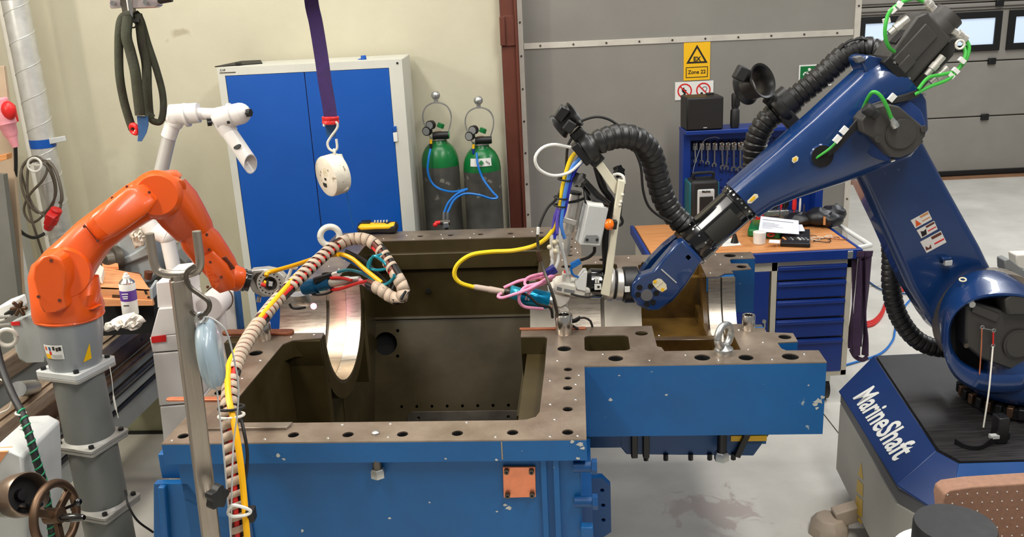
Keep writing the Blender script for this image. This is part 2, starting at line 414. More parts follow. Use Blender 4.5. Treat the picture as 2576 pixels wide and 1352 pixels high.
for side in (0, 1):
    mv = (lambda v: v) if side == 0 else (lambda v: 2*VC-v)
    if side == 0: OUT = FRONT
    else: OUT = [(-.10, -.07), (1.188, -.07)]+FRONT[2:-1]+[(-.10, .44)]
    fn = lambda u, v, z: G(u, mv(v), z)
    hl = [SLOT]+[circ(u, v, r, 16) for u, v, r in HOLES]
    MB().plate(OUT, hl, ZT-.004, ZT, fn).build('flange_face', 'steel_face', gb, smooth=20)
    recolor(MB().plate(OUT, hl, .985, ZT-.004, fn).build('flange', 'bpaint', gb, smooth=20))
    # deep right hand arm below its flange
    arm = [(1.188, .5), (1.953, .5), (1.953, .598), (1.85, .602), (1.455, .615), (1.448, .65), (1.434, .66), (1.433, .858), (1.19, .858)]
    _a = MB().plate(arm, [SLOT]+[circ(u, v, r, 16) for u, v, r in HOLES if 1.2 < u < 1.86 and v < .6], .797, .985, fn).build('arm_beam', 'bpaint', gb, smooth=20); recolor(_a)
    # small dowels / rivets marks on the flange
    for u, v in [(.02, .02), (.05, .11), (.18, .07), (.29, .02), (.34, .105), (.47, .022), (.49, .105), (.64, .024), (.63, .106), (.85, .108), (.94, .018), (1.09, .018), (1.165, .02), (1.1, .12), (1.16, .25), (1.085, .22), (1.16, .36), (1.08, .39), (1.17, .43), (1.1, .55), (1.25, .6), (1.4, .54), (1.45, .76), (1.52, .58), (1.62, .53), (1.79, .53), (1.9, .57), (1.79, .68), (1.73, .62), (1.73, .8), (.08, .6), (.07, .45), (.02, .55), (.12, .82), (.2, .84)]:
        q = G(u, mv(v), ZT); MB().lathe([(.0045, 0), (.003, 1)], q, q+Vector((0, 0, .002)), 8).build('stud', 'bright', gb)
    # walls below the flange: painted outside, olive inside
    w = MB(); gbox(.02, 1.17, .03, .08, .06, .985, w) if side == 0 else gbox(.02, 1.17, 2*VC-.08, 2*VC-.03, .06, .985, w)
    w.build('long_wall', 'bpaint', gb, bevel=.004)
    a, b = (.08, .118) if side == 0 else (2*VC-.118, 2*VC-.08)
    if side == 0: gbox(.07, 1.1, a, b, .06, .985).build('wall_liner', 'olive', gb)
    a, b = (.08, .86) if side == 0 else (2*VC-.86, 2*VC-.08)
    gbox(.02, .07, a, b, .06, .985).build('end_wall', 'bpaint', gb); gbox(.07, .111, a, b, .06, .985).build('wall_liner', 'olive', gb)
    a, b = (.08, .5) if side == 0 else (2*VC-.5, 2*VC-.08)
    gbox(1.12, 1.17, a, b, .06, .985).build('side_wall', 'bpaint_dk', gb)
    a, b = (.118, .765) if side == 0 else (2*VC-.765, 2*VC-.118)
    gbox(1.062, 1.10, a, b, .2, .985).build('wall_liner', 'olive', gb)
    # saddle block beside the left bearing
    a, b = (.803, .858) if side == 0 else (2*VC-.858, 2*VC-.803)
    gbox(.112, .236, a, b, .60, .984).build('saddle_block', 'olive', gb, bevel=.003)
    if side == 0:
        gbox(.112, .236, .80, .812, .30, .984).build('saddle_web', 'olive', gb)
# weld bead seam line on front flange, bright scrape
gbox(.955, .959, -.001, .004, .99, 1.045).build('weld_seam', 'steel', gb)
# bearing saddles: half rings with the bore open to the top
M('machined_tan', (176, 160, 138), .3, .9, .16, 5, .03, 40, stretch=(1, 30, 30))
def half_ring(u0, u1, r0, r1, mb=None, n=40, vc=VC, zc=ZT-.006):
    mb = mb or MB(); vs = []; fs = []
    for u in (u0, u1):
        for r in (r0, r1):
            for i in range(n+1):
                w = math.pi*i/n; vs.append(G(u, vc-r*math.cos(w), zc-r*math.sin(w)))
    k = n+1; A, B, C, D = 0, k, 2*k, 3*k
    for i in range(n):
        fs += [(A+i, A+i+1, C+i+1, C+i), (B+i, D+i, D+i+1, B+i+1), (A+i, B+i, B+i+1, A+i+1), (C+i, C+i+1, D+i+1, D+i)]
    for i in (0, n): fs.append((A+i, C+i, D+i, B+i))
    return mb.add(vs, fs)
half_ring(-.12, .236, RBORE+.017, RBORE+.075).build('bearing_saddle', 'olive', gb)
half_ring(.964, 1.433, RBORE+.017, RBORE+.06).build('bearing_saddle', 'olive', gb)
half_ring(1.712, 1.822, RBORE+.017, RBORE+.07).build('bearing_saddle', 'bpaint', gb)
half_ring(1.690, 1.712, RBORE+.02, RBORE+.08).build('bearing_rim', 'oil', gb)
for u0, u1, dr, m_ in ((-.12, .085, 0, 'machined'), (.085, .099, .014, 'darksteel'), (.099, .172, 0, 'machined_tan'), (.172, .236, .002, 'machined'), (.964, 1.13, .012, 'machined_dull'), (1.13, 1.262, 0, 'machined'), (1.262, 1.278, .012, 'darksteel'), (1.278, 1.433, .006, 'machined_dull'), (1.712, 1.762, 0, 'machined'), (1.762, 1.768, .008, 'darksteel'), (1.768, 1.822, -.004, 'machined')):
    half_ring(u0, u1, RBORE+dr, RBORE+.018, n=56).build('bearing_land', m_, gb, smooth=30)
# cross walls
def cross_wall(u0, u1, v0, v1, z0, r, name, m_):
    n = 28; poly = [(v0, ZT-.066), (v0, z0), (v1, z0), (v1, ZT-.066)]
    arc = [(VC+r*math.cos(math.pi*i/n), ZT-.006-r*math.sin(math.pi*i/n)) for i in range(n+1)]
    arc = [(v, min(z, ZT-.066)) for v, z in arc]
    MB().plate(poly+arc, [], u0, u1, lambda v, z, u: G(u, v, z)).build(name, m_, gb, smooth=20)
cross_wall(.985, 1.06, .118, 2.16, .1, RBORE+.03, 'cross_wall', 'olive')
cross_wall(1.712, 1.80, .62, 1.66, .70, RBORE+.03, 'end_plate', 'bpaint')
# pit floor, stepped back wall with access holes
gbox(.07, 1.0, .1, 2.2, .06, .1).build('pit_floor', 'olive', gb)
gbox(.07, 1.0, 2.162, 2.2, .62, .985).build('pit_back', 'olive', gb)
gbox(.1, 1.0, 2.135, 2.165, .9, .985).build('pit_ledge', 'olive', gb, bevel=.004)
def SL(u, t, h=0):       # sloping lower panel: t metres down the slope, h above it
    d = Vector((-.30, -.62)).normalized(); n = Vector((-d.y, d.x)); n = n if n.x < 0 else -n
    q = Vector((2.16, .632))+d*t+n*h
    return G(u, q.x, q.y)
sp = MB().plate([(.08, 0), (.985, 0), (.985, .66), (.08, .66)], [circ(.164, .131, .060, 32)]+[circ(.164+a*.063, .131+b*.066, .009, 10) for a in (-1, 1) for b in (-1, 1)]+[circ(.25+i*.0785, .456, .008, 10) for i in range(9)], -.03, 0, lambda u, t, h: SL(u, t, h)).build('sloping_panel', 'olive', gb, smooth=20)
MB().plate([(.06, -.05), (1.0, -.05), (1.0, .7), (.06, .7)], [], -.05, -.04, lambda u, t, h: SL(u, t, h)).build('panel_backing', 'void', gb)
MB().plate(rrect(.281, .482, .865, .63, .03), [circ(.34, .515, .008, 10), circ(.80, .515, .008, 10)], 0, .012, lambda u, t, h: SL(u, t, h)).build('cover_plate', 'darksteel', gb, bevel=.003)
MB().plate([(.11, -.006), (.985, -.006), (.985, .006), (.11, .006)], [], 0, .012, lambda u, t, h: SL(u, t, h)).build('panel_lip', 'olive', gb)
for u, z in ((.40, .78), (.86, .80)): MB().cyl(G(u, 2.150, z), G(u, 2.161, z), .012, .012, 12).build('plug', 'void', gb)
gbox(.93, .97, .86, 1.42, .1, .70).build('pit_web', 'olive', gb)
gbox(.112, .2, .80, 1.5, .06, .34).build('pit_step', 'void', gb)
# pocket between middle and right bearing
gbox(1.433, 1.72, .615, 1.66, .792, .80).build('pocket_floor', 'oil', gb)
gbox(1.433, 1.72, 1.62, 1.664, .80, .985).build('pocket_back', 'oil', gb)
gbox(1.434, 1.712, 1.10, 1.14, .80, .90).build('pocket_rib', 'oil', gb, bevel=.005)
gbox(1.684, 1.704, .62, 1.66, .80, .86).build('pocket_side', 'oil', gb)
for u in (1.60, ): MB().cyl(G(u, .93, .84), G(u, .95, .84), .012, .012, 6).build('pocket_bolt', 'bright', gb)
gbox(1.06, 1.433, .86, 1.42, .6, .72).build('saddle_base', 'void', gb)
# sump hanging under the arm
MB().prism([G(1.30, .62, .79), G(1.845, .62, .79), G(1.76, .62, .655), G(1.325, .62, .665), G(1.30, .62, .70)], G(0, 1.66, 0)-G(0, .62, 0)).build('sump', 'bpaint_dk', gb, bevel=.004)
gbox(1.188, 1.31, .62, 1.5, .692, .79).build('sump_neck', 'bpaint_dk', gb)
gbox(1.68, 1.80, .612, .64, .715, .735).build('sump_lip', 'yellow', gb)
for u, k in ((1.352, 0), (1.392, .0), (1.70, .05)): MB().bar(G(u, .608, .66), G(u+k, .608, .79), .02, .022).build('sump_bracket', 'black', gb, bevel=.003)
for u in (1.392, 1.46, 1.545, 1.61, 1.69): MB().cyl(G(u, .615, .645), G(u, .615, .668), .009, .009, 6).build('sump_bolt', 'black', gb)
gbox(-.03, 1.2, .05, 2.2, .02, .06).build('foot_plate', 'bpaint_dk', gb)
# left lower casing, right lower lugs
gbox(-.05, .04, .06, .80, .905, .985).build('left_shoulder', 'bpaint', gb, bevel=.004); gbox(-.05, .04, 1.48, 1.9, .905, .985).build('left_shoulder', 'bpaint', gb, bevel=.004)
cross_wall(.02, .108, .118, 2.16, .06, RBORE+.05, 'cross_wall', 'olive')
MB().prism([G(-.06, .055, .905), G(.04, .055, .905), G(.075, .055, .84), G(.11, .055, .80), G(.20, .055, .79), G(.25, .055, .06), G(-.20, .055, .06)], G(0, .03, 0)-G(0, .055, 0)).build('left_skirt', 'bpaint', gb)
MB().bar(G(-.03, .02, .905), G(-.11, .02, .1), .02, .02).build('skirt_rib', 'bpaint', gb, bevel=.004)
gbox(.16, .185, .022, .03, .1, .985).build('wall_rib', 'bpaint_dk', gb); gbox(.205, .215, .024, .03, .1, .985).build('wall_rib', 'bpaint_dk', gb)
gbox(1.06, 1.075, .018, .03, .1, .985).build('wall_rib', 'bpaint', gb); gbox(1.095, 1.11, .014, .03, .1, .985).build('wall_rib', 'bpaint', gb)
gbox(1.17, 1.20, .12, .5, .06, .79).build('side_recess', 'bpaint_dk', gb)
for z in (.955, .845): MB().cyl(G(1.15, .02, z), G(1.20, .02, z), .016, .016, 12).cyl(G(1.20, .02, z), G(1.215, .02, z), .022, .022, 6).build('pipe_stub', 'bpaint_dk', gb)
gbox(1.165, 1.2, 0, .03, .74, .775).build('lug', 'bpaint', gb, bevel=.004)
sf = MB().plate([(1.19, .70), (1.235, .70), (1.262, .67), (1.262, .50), (1.235, .48), (1.19, .48)], [circ(1.235, .655, .007, 10), circ(1.237, .60, .007, 10), circ(1.237, .545, .007, 10)], .40, .43, lambda u, z, v: G(u, v, z)).build('side_flange', 'bpaint_dk', gb)
MB().cyl(G(.604, .012, .955), G(.604, .012, .99), .0125, .0125, 16).build('jacking_bolt_shank', 'darksteel', gb); MB().lathe([(.021, 0), (.021, .8), (.017, 1)], G(.604, .012, .934), G(.604, .012, .960), 6).build('jacking_bolt', 'zinc', gb)
MB().cyl(G(1.641, .56, .70), G(1.641, .56, .80), .016, .016, 14).build('jacking_bolt_shank', 'black', gb)
MB().lathe([(.026, 0), (.026, .75), (.02, 1)], G(1.641, .56, .675), G(1.641, .56, .705), 6).build('jacking_bolt', 'zinc', gb)
MB().lathe([(.012, 0), (.012, .6), (.006, 1)], G(.60, .045, ZT), G(.60, .045, ZT+.008), 6).build('plug', 'zinc', gb)
# shim plate on front left corner of flange
MB().prism([G(.075, .075, ZT), G(.335, .075, ZT), G(.345, .108, ZT), G(.15, .11, ZT), G(.13, .2, ZT), G(.1, .26, ZT), G(.09, .26, ZT), G(.075, .2, ZT)], (0, 0, .008)).solo('steel_shim', 'steel', 'thin L-shaped steel shim lying on front left corner of the gearbox flange', 'shim', bevel=.001)
# ---- loose things on the housing
t = thing('copper_plate', 'square copper cover plate screwed to blue front wall of the gearbox', 'plate', G(1.0, .02, .86))
MB().prism([G(.954, .02, .956), G(1.045, .02, .955), G(1.043, .02, .860), G(.952, .02, .858)], G(0, .03, 0)-G(0, .02, 0)).build('plate', 'copper', t, bevel=.002)
for u, z in ((.965, .945), (1.034, .944), (1.033, .871), (.964, .870)):
    MB().cyl(G(u, .008, z), G(u, .02, z), .0075, .0075, 12).build('screw', 'darksteel', t); MB().cyl(G(u, .0075, z), G(u, .009, z), .004, .004, 6).build('hex_socket', 'void', t)
def bush(u, v, h, r, lab):
    t = thing('dowel_bush', lab, 'bush', G(u, v, ZT), 'steel dowel bushes on the gearbox flange')
    a, b = G(u, v, ZT), G(u, v, ZT+h)
    MB().lathe([(r*.6, .98), (r*.62, .99), (r*.95, 1), (r, .97), (r, .03), (r*.97, 0)], a, b, 28, cap=False).build('sleeve', 'bright', t)
    MB().cyl(a, a.lerp(b, .9), r*.62, r*.62, 20).build('core', 'darksteel', t)
bush(1.12, .80, .072, .030, 'steel dowel bush on flange below the laser head of blue robot')
bush(1.763, .80, .055, .022, 'steel dowel bush on flange behind the big front eye bolt')
bush(.03, .80, .065, .025, 'steel dowel bush on left flange beside the long copper bar')
def eyebolt(u, v, lab, s=1., rot=0., m_='zinc'):
    t = thing('eye_bolt', lab, 'eye bolt', G(u, v, ZT), 'lifting eye bolts')
    c = G(u, v, ZT); ax = Matrix.Rotation(rot, 3, 'Z') @ Vector((0, 1, 0))
    MB().torus(c+Vector((0, 0, .062*s)), ax, .037*s, .0125*s, 40, 14).build('ring', m_, t)
    MB().lathe([(.030*s, 0), (.032*s, .2), (.030*s, .55), (.020*s, .8), (.016*s, 1)], c, c+Vector((0, 0, .034*s)), 24).build('collar', m_, t)
eyebolt(1.645, .585, 'galvanised lifting eye bolt on front arm of the gearbox', 1.0, .75)
eyebolt(-.035, 1.99, 'pale ring eye bolt at far left corner behind the cable bundle', 1.25, .3, 'offwhite')
def bar3(p, q, w, h, name, m_, lab, cat, ends=True):
    mb = MB(); d = (Vector(q)-Vector(p)).normalized(); n = Vector((-d.y, d.x, 0)); poly = []
    for c, s in ((Vector(q), 1), (Vector(p), -1)):
        for i in range(9):
            a = -math.pi/2+math.pi*i/8; poly.append(c+d*(s*math.cos(a)*w)+n*(s*math.sin(a)*w))
    return mb.prism(poly, (0, 0, h)).solo(name, m_, lab, cat, bevel=.0015)
bar3(G(-.13, .86, ZT+.001), G(.10, .852, ZT+.001), .022, .011, 'copper_bar', 'copper_old', 'round-ended copper bar lying across left flange by the weld', 'bar')
bar3(G(-.10, .286, ZT+.001), G(.10, .282, ZT+.001), .012, .006, 'copper_bar', 'copper', 'thin copper strip under the yellow cable on left flange', 'bar')
bar3(G(.965, .846, ZT+.001), G(1.19, .842, ZT+.001), .008, .004, 'copper_bar', 'copper', 'thin copper strip along bearing edge below the blue laser tube', 'bar')
bar3(G(1.02, 1.44, ZT+.001), G(1.12, 1.435, ZT+.001), .03, .012, 'copper_bar', 'copper_old', 'dull copper block on far flange behind the pink hoses', 'bar')
# handheld yellow instrument on the far flange
t = thing('handheld_meter', 'yellow and black handheld instrument lying on far flange of gearbox', 'meter', G(.26, 2.3, ZT))
a, b = P(903, 575, Y=4.62), P(997, 577, Y=4.60); a.z = b.z = ZT+.028; dd = (b-a); up = Vector((0, 0, 1)); dp = Vector((0, 1, 0))
MB().loft([(a+dd*k, up*h, dp*w) for k, h, w in ((-.03, .012, .03), (0, .024, .045), (.12, .027, .05), (.5, .024, .042), (.85, .026, .05), (1.0, .024, .046), (1.04, .014, .03))], 20, 3.5).build('body', 'rubber', t)
MB().loft([(a+dd*k+Vector((0, -.012, .012)), up*h, dp*w) for k, h, w in ((.02, .008, .032), (.1, .017, .042), (.5, .013, .04), (.8, .013, .042), (.97, .016, .03), (1.0, .008, .02))], 18, 3).build('yellow_shell', 'yellow', t)
for i in range(5): MB().box(a+dd*(.45+.08*i)+Vector((0, -.005, .034)), (.007, .02, .012)).build('key', 'ltgrey', t, bevel=.002)
MB().box(a+dd*.2+Vector((0, 0, .031)), (.05, .05, .012)).build('display', 'black', t, bevel=.003)

# bare chips in the paint of the housing
M('chip', (196, 196, 190), .5, .2, .1, 40)
rnd = random.Random(3)
def chip(u, z, r, v, n=9):
    pts = [G(u+r*(1+rnd.uniform(-.6, .5))*math.cos(2*math.pi*i/n)*1.3, v, z+r*(1+rnd.uniform(-.6, .5))*math.sin(2*math.pi*i/n)) for i in range(n)]
    MB().prism(pts, G(0, -.0008, 0)-G(0, 0, 0)).build('paint_chip', 'chip', gb)
for u, z, r in ((1.935, .915, .010), (1.925, .905, .006), (1.945, .93, .005), (1.93, .89, .004), (1.30, 1.015, .003), (1.27, .93, .005), (1.45, .945, .004), (1.90, .97, .003)): chip(u, z, r, .4995)
for u, z, r in ((1.17, 1.035, .007), (1.178, 1.022, .005), (1.15, 1.042, .004), (1.165, .992, .004), (.33, 1.01, .005), (.345, .998, .004), (.8, .995, .003), (.94, .99, .003)): chip(u, z, r, -.0005)
for u, z, r in ((.955, .83, .004), (.965, .82, .006), (.93, .81, .003), (.62, .79, .003), (.74, .84, .003), (.45, .70, .004), (.36, .75, .004)): chip(u, z, r, .0295)
t = thing('wall_lamp', 'tube lamp fitting high on the left wall', 'lamp', (-3.08, 2.6, 2.6))
MB().box((-3.07, 2.6, 2.63), (.05, .95, .12)).build('fitting', 'white', t, bevel=.01); MB().cyl((-3.04, 2.2, 2.63), (-3.04, 3.0, 2.63), .013, .013, 12).build('tube', 'white', t)
# ================================================================== blue two door cabinet
YC = 4.95
t = thing('storage_cabinet', 'tall pale steel cabinet with two blue doors against plaster wall', 'cabinet', (-1.03, 5.17, 0))
x0, x1, zc = -1.526, -.535, 1.915
M('cabwhite', (206, 206, 196), .45, 0, .03, 5)
MB().box(((x0+x1)/2, YC+.235, zc/2+.02), (x1-x0, .43, zc-.04)).build('body', 'cabwhite', t, bevel=.004)
MB().plate([(x0, .02), (x1, .02), (x1, zc), (x0, zc)], [[(x0+.038, .10), (x0+.038, zc-.042), (x1-.072, zc-.042), (x1-.072, .10)]], 0, .02, lambda u, z, y: Vector((u, YC+.02-y, z))).build('front_frame', 'cabwhite', t)
xm = -1.063
for a, b in ((x0+.04, xm-.0025), (xm+.0025, x1-.074)):
    d_ = MB().box(((a+b)/2, YC+.012, (zc-.042+.10)/2), (b-a, .02, zc-.146)).build('door', 'doorblue', t, bevel=.002)
MB().box((x1-.068, YC-.003, 1.50), (.022, .012, .05)).build('door_latch', 'white', t, bevel=.002)
MB().box((x1-.068, YC-.003, 1.545), (.02, .012, .03)).build('door_latch', 'doorblue', t, bevel=.002)
MB().box((x0+.055, YC-.001, zc-.026), (.085, .003, .004)).build('maker_plate', 'darksteel', t)
text('C+P', 'maker_text', 'ink', t, (x0+.03, YC-.001, zc-.013), (1, 0, 0), (0, 0, 1), .016)
MB().cyl((x1-.025, YC-.003, zc-.02), (x1-.025, YC+.002, zc-.02), .006, .006, 12).build('rivet', 'ink', t)
for x in (x0+.06, x1-.06): MB().box((x, YC+.05, .012), (.08, .06, .024)).build('foot', 'black', t)
c = P(590, 160, Z=zc)
t = thing('clipboard', 'flat dark clipboard on top of the blue cabinet', 'clipboard', (c.x, c.y, zc+.001))
MB().prism([P(540, 167, Z=zc+.006), P(660, 158, Z=zc+.006), P(655, 150, Z=zc+.006), P(612, 152, Z=zc+.006)], (0, 0, -.005)).build('board', 'ink', t)
MB().box(P(600, 160, Z=zc+.012), (.03, .02, .012)).build('clip', 'black', t)
c = P(915, 150, Z=zc)
MB().cyl((c.x, c.y, zc+.001), (c.x, c.y, zc+.022), .016, .014, 16).cyl((c.x-.03, c.y, zc+.001), (c.x-.01, c.y, zc+.004), .004, .004, 8).solo('bottle_cap', 'doorblue', 'small blue cap on top of the pale steel cabinet', 'cap')
# ================================================================== gas cylinders
M('cylgrey', (88, 87, 80), .5, 0, .18, 7, .04, 20, c2=(64, 63, 58), spots=(120, 118, 108), spot_scale=16, spot_t=.66)
def gas(cx, cy, dz, labelled, lab):
    t = thing('gas_cylinder', lab, 'gas cylinder', (cx, cy, 0), 'gas cylinders by the wall')
    zb = 1.27+dz; r = .109; B = Vector((cx, cy, 0))
    def at(z): return B+Vector((0, 0, z))
    MB().lathe([(r*.93, 0), (r, .02), (r, 1)], at(0), at(zb), 40).build('tank', 'cylgrey', t)
    hs = [(r, 0)]+[(r*math.cos(a)**.8 if a < 1.2 else r*.36, math.sin(a)) for a in (.2, .4, .6, .8, 1.0, 1.15)]
    MB().lathe([(r*1.002, 0), (r*1.0, .08), (r*.97, .3), (r*.88, .52), (r*.74, .7), (r*.58, .82), (r*.45, .9), (r*.42, 1)], at(zb), at(zb+.148), 40).build('shoulder', 'green', t)
    MB().lathe([(r*.42, 0), (r*.46, .1), (r*.46, .9), (r*.4, 1)], at(zb+.146), at(zb+.17), 24).build('neck_ring', 'zinc', t)
    z0 = zb+.165
    pts = [(-.048, 0), (-.062, .035), (-.078, .085), (-.08, .13), (-.062, .17), (-.03, .19), (0, .195), (.03, .19), (.062, .17), (.08, .13), (.078, .085), (.062, .035), (.048, 0)]
    MB().strip(spl([B+Vector((a, 0, z0+b)) for a, b in pts], 4), (0, .017, 0), .007).build('valve_guard', 'zinc', t)
    MB().cyl(at(z0+.19), at(z0+.215), .011, .013, 14).ball(at(z0+.235), .026, 18).build('guard_knob', 'zinc', t)
    v = MB().cyl(at(z0-.01), at(z0+.03), .02, .02, 14); v.build('valve', 'copper_old', t)
    MB().cyl(at(z0+.04)+Vector((.012, 0, .012)), at(z0+.055)+Vector((.022, 0, .02)), .022, .02, 10).build('hand_wheel', 'green', t)
    rg = MB().cyl(at(z0+.012)+Vector((-.03, -.04, 0)), at(z0+.012)+Vector((.06, -.04, 0)), .022, .022, 16).build('regulator', 'black', t)
    MB().cyl(at(z0+.012)+Vector((.06, -.04, 0)), at(z0+.012)+Vector((.066, -.04, 0)), .02, .02, 16).build('regulator_cap', 'green' if not labelled else 'black', t)
    for dx, dz2 in ((-.05, .045), (-.028, .078)):
        g = MB().cyl(at(z0+dz2)+Vector((dx, -.06, 0)), at(z0+dz2)+Vector((dx-.012, -.085, .0)), .026, .026, 18).build('gauge', 'black', t)
        MB().cyl(at(z0+dz2)+Vector((dx-.0122, -.0855, 0)), at(z0+dz2)+Vector((dx-.0125, -.0862, .0)), .021, .021, 18).build('gauge_face', 'grey', g)
    MB().cyl(at(z0-.005)+Vector((-.04, -.06, 0)), at(z0-.03)+Vector((-.042, -.062, 0)), .008, .008, 10).build('outlet', 'yellow', t)
    MB().cyl(at(z0-.03)+Vector((-.042, -.062, 0)), at(z0-.06)+Vector((-.043, -.066, 0)), .009, .007, 10).build('hose_nut', 'benchblue' if labelled else 'black', t)
    def curl(a0, a1, z_, h, k=1.004, nn=8):
        mb = MB(); vs = []; fs = []
        for i in range(nn+1):
            a = a0+(a1-a0)*i/nn
            for hh, rr in ((0, 1.0), (h, .87)): vs.append(B+Vector((r*k*rr*math.sin(a), -r*k*rr*math.cos(a), z_+hh)))
        fs = [(2*i, 2*i+2, 2*i+3, 2*i+1) for i in range(nn)]
        return mb.add(vs, fs)
    if labelled:
        l = MB()
        for i in range(10):
            a0, a1 = -.62+1.18*i/10, -.62+1.18*(i+1)/10
            f = lambda a, z, rr: B+Vector((rr*math.sin(a), -rr*math.cos(a), z))
            l.add([f(a0, zb+.038, r*1.006), f(a1, zb+.038, r*1.006), f(a1, zb+.083, r*.955), f(a0, zb+.083, r*.955)], [(0, 1, 2, 3)])
        l.build('label_band', 'white', t)
        q = B+Vector((0, -r*1.0, zb+.06))
        MB().prism([q+Vector((-.015, -.0035, 0)), q+Vector((0, -.0085, -.015)), q+Vector((.015, -.0035, 0)), q+Vector((0, .002, .015))], (0, -.001, 0)).build('label_diamond', 'green', t)
        for i in range(3): MB().box(q+Vector((.03+.008*i, .004, .004-.006*i)), (.004, .001, .010)).build('label_print', 'darksteel', t)
    return t
c1 = P(1112, 470, Y=5.2); c2 = P(1216, 480, Y=5.2)
gas(c1.x, 5.2, .02, False, 'green topped gas cylinder standing nearer the blue cabinet')
gas(c2.x, 5.2, -.02, True, 'green topped gas cylinder with white hazard label beside brown post')
M('hose_blue', (0, 112, 200), .35)
MB().tube(spl(pxy([(1083, 375, 5.1), (1078, 400, 5.07), (1076, 430, 5.06), (1085, 458, 5.06), (1105, 475, 5.05), (1140, 483, 5.0), (1175, 476, 4.98), (1150, 488, 4.95), (1128, 510, 4.92), (1117, 535, 4.9)]), 8), .0065, 8).solo('gas_hose', 'hose_blue', 'blue gas hose from left cylinder regulator to the red valve', 'hose', 'blue gas hoses')
MB().tube(spl(pxy([(1199, 385, 5.1), (1202, 415, 5.07), (1215, 450, 5.05), (1238, 482, 5.0), (1251, 497, 4.98), (1235, 500, 4.97), (1205, 491, 4.96), (1170, 488, 4.95), (1143, 503, 4.93), (1126, 535, 4.9)]), 8), .0065, 8).solo('gas_hose', 'hose_blue', 'blue gas hose bent sharply in front of the labelled cylinder', 'hose', 'blue gas hoses')
t = thing('gas_valve', 'red handled gas valve with two hose tails in front of left cylinder', 'valve', P(1110, 572, Y=4.9))
MB().cyl(P(1108, 560, Y=4.9), P(1132, 560, Y=4.9), .016, .016, 14).build('valve_body', 'darksteel', t)
for x in (1117, 1126): MB().cyl(P(x, 534, Y=4.9), P(x, 556, Y=4.9), .007, .009, 8).build('hose_tail', 'zinc', t)
MB().cyl(P(1095, 562, Y=4.9), P(1108, 560, Y=4.9), .012, .012, 10).ball(P(1095, 566, Y=4.89), .014, 12).build('lever', 'red', t)
_q = P(1122, 566, Y=4.9); MB().cyl((_q.x, 4.92, 0), (_q.x, 4.92, _q.z), .012, .012, 10).build('stand', 'darksteel', t)
MB().box(P(1122, 566, Y=4.89), (.03, .02, .03)).build('block', 'zinc', t, bevel=.003)
# ================================================================== signs on the partition
def flat(poly, Y, d=.002): return MB().prism(px(poly, Y=Y), (0, -d, 0))
def sq(o, w, h): return [o, o+Vector((w, 0, 0)), o+Vector((w, 0, -h)), o+Vector((0, 0, -h))]
c = P(1720, 108, Y=YF)
t = thing('warning_sign', 'yellow EX Zone 22 warning sign on grey partition', 'sign', (c.x+.08, YF-.001, c.z-.22))
MB().prism(sq(Vector((c.x, YF-.002, c.z)), .158, .222), (0, -.003, 0)).build('plate', 'plate_yellow', t)
def tri_ring(cx, cz, h, w, th):
    f = lambda u, v, z: Vector((u, YF-.0052-z, v))
    o_ = [(cx-w, cz), (cx+w, cz), (cx, cz+h)]; k = 1-th; gz = cz+h/3
    i_ = [(cx+(a-cx)*k, gz+(b-gz)*k) for a, b in o_]
    return MB().plate(o_, [i_], 0, .001, f)
cx = c.x+.079
tri_ring(cx, c.z-.122, .108, .064, .28).build('triangle', 'ink', t)
text('EX', 'lettering', 'ink', t, (cx, YF-.005, c.z-.098), (1, 0, 0), (0, 0, 1), .036, bold=.0012)
MB().plate([(cx-.066, c.z-.206), (cx+.066, c.z-.206), (cx+.066, c.z-.143), (cx-.066, c.z-.143)], [[(cx-.062, c.z-.202), (cx-.062, c.z-.147), (cx+.062, c.z-.147), (cx+.062, c.z-.202)]], 0, .001, lambda u, v, z: Vector((u, YF-.0052-z, v))).build('box_line', 'ink', t)
text('Zone 22', 'lettering', 'ink', t, (cx, YF-.005, c.z-.174), (1, 0, 0), (0, 0, 1), .031, bold=.0004)
c = P(1698, 207, Y=YF)
t = thing('prohibition_sign', 'white sign with two red prohibition rings below the yellow sign', 'sign', (c.x+.11, YF-.001, c.z-.108))
MB().prism(sq(Vector((c.x, YF-.002, c.z)), .232, .108), (0, -.003, 0)).build('plate', 'white', t)
for k in (0, 1):
    q = (c.x+.058+.113*k, c.z-.054)
    fnf = lambda u, v, z: Vector((u, YF-.0052-z, v))
    MB().plate(circ(q[0], q[1], .044, 32), [circ(q[0], q[1], .036, 32)[::-1]], 0, .001, fnf).build('ring', 'red', t)
    MB().bar((q[0]-.027, YF-.0068, q[1]+.027), (q[0]+.027, YF-.0068, q[1]-.027), .007, .001, up=(0, 1, 0)).build('slash', 'red', t)
    if k == 0:
        MB().prism([Vector((q[0]+a, YF-.0052, q[1]+b)) for a, b in ((-.018, .012), (-.004, .022), (0, .008), (.012, .004), (.010, -.002), (-.004, -.002), (.008, -.014), (.004, -.024), (-.012, -.022), (-.004, -.016), (-.016, -.004))], (0, -.001, 0)).build('pictogram', 'ink', t)
    else:
        MB().plate(circ(q[0]-.010, q[1]-.02, .008, 14), [], 0, .001, fnf).plate(circ(q[0]+.008, q[1]+.006, .015, 20), [circ(q[0]+.008, q[1]+.006, .012, 20)[::-1]], 0, .001, fnf).build('pictogram', 'ink', t)
c = P(2010, 164, Y=YF)
t = thing('exit_sign', 'green emergency exit sign with white running figure on partition', 'sign', (c.x+.1, YF-.001, c.z-.13))
MB().prism(sq(Vector((c.x, YF-.002, c.z)), .20, .13), (0, -.003, 0)).build('plate', 'white', t)
MB().prism(sq(Vector((c.x+.008, YF-.005, c.z-.008)), .184, .114), (0, -.001, 0)).build('field', 'green', t)
f = MB(); q = Vector((c.x+.05, YF-.0062, c.z-.065))
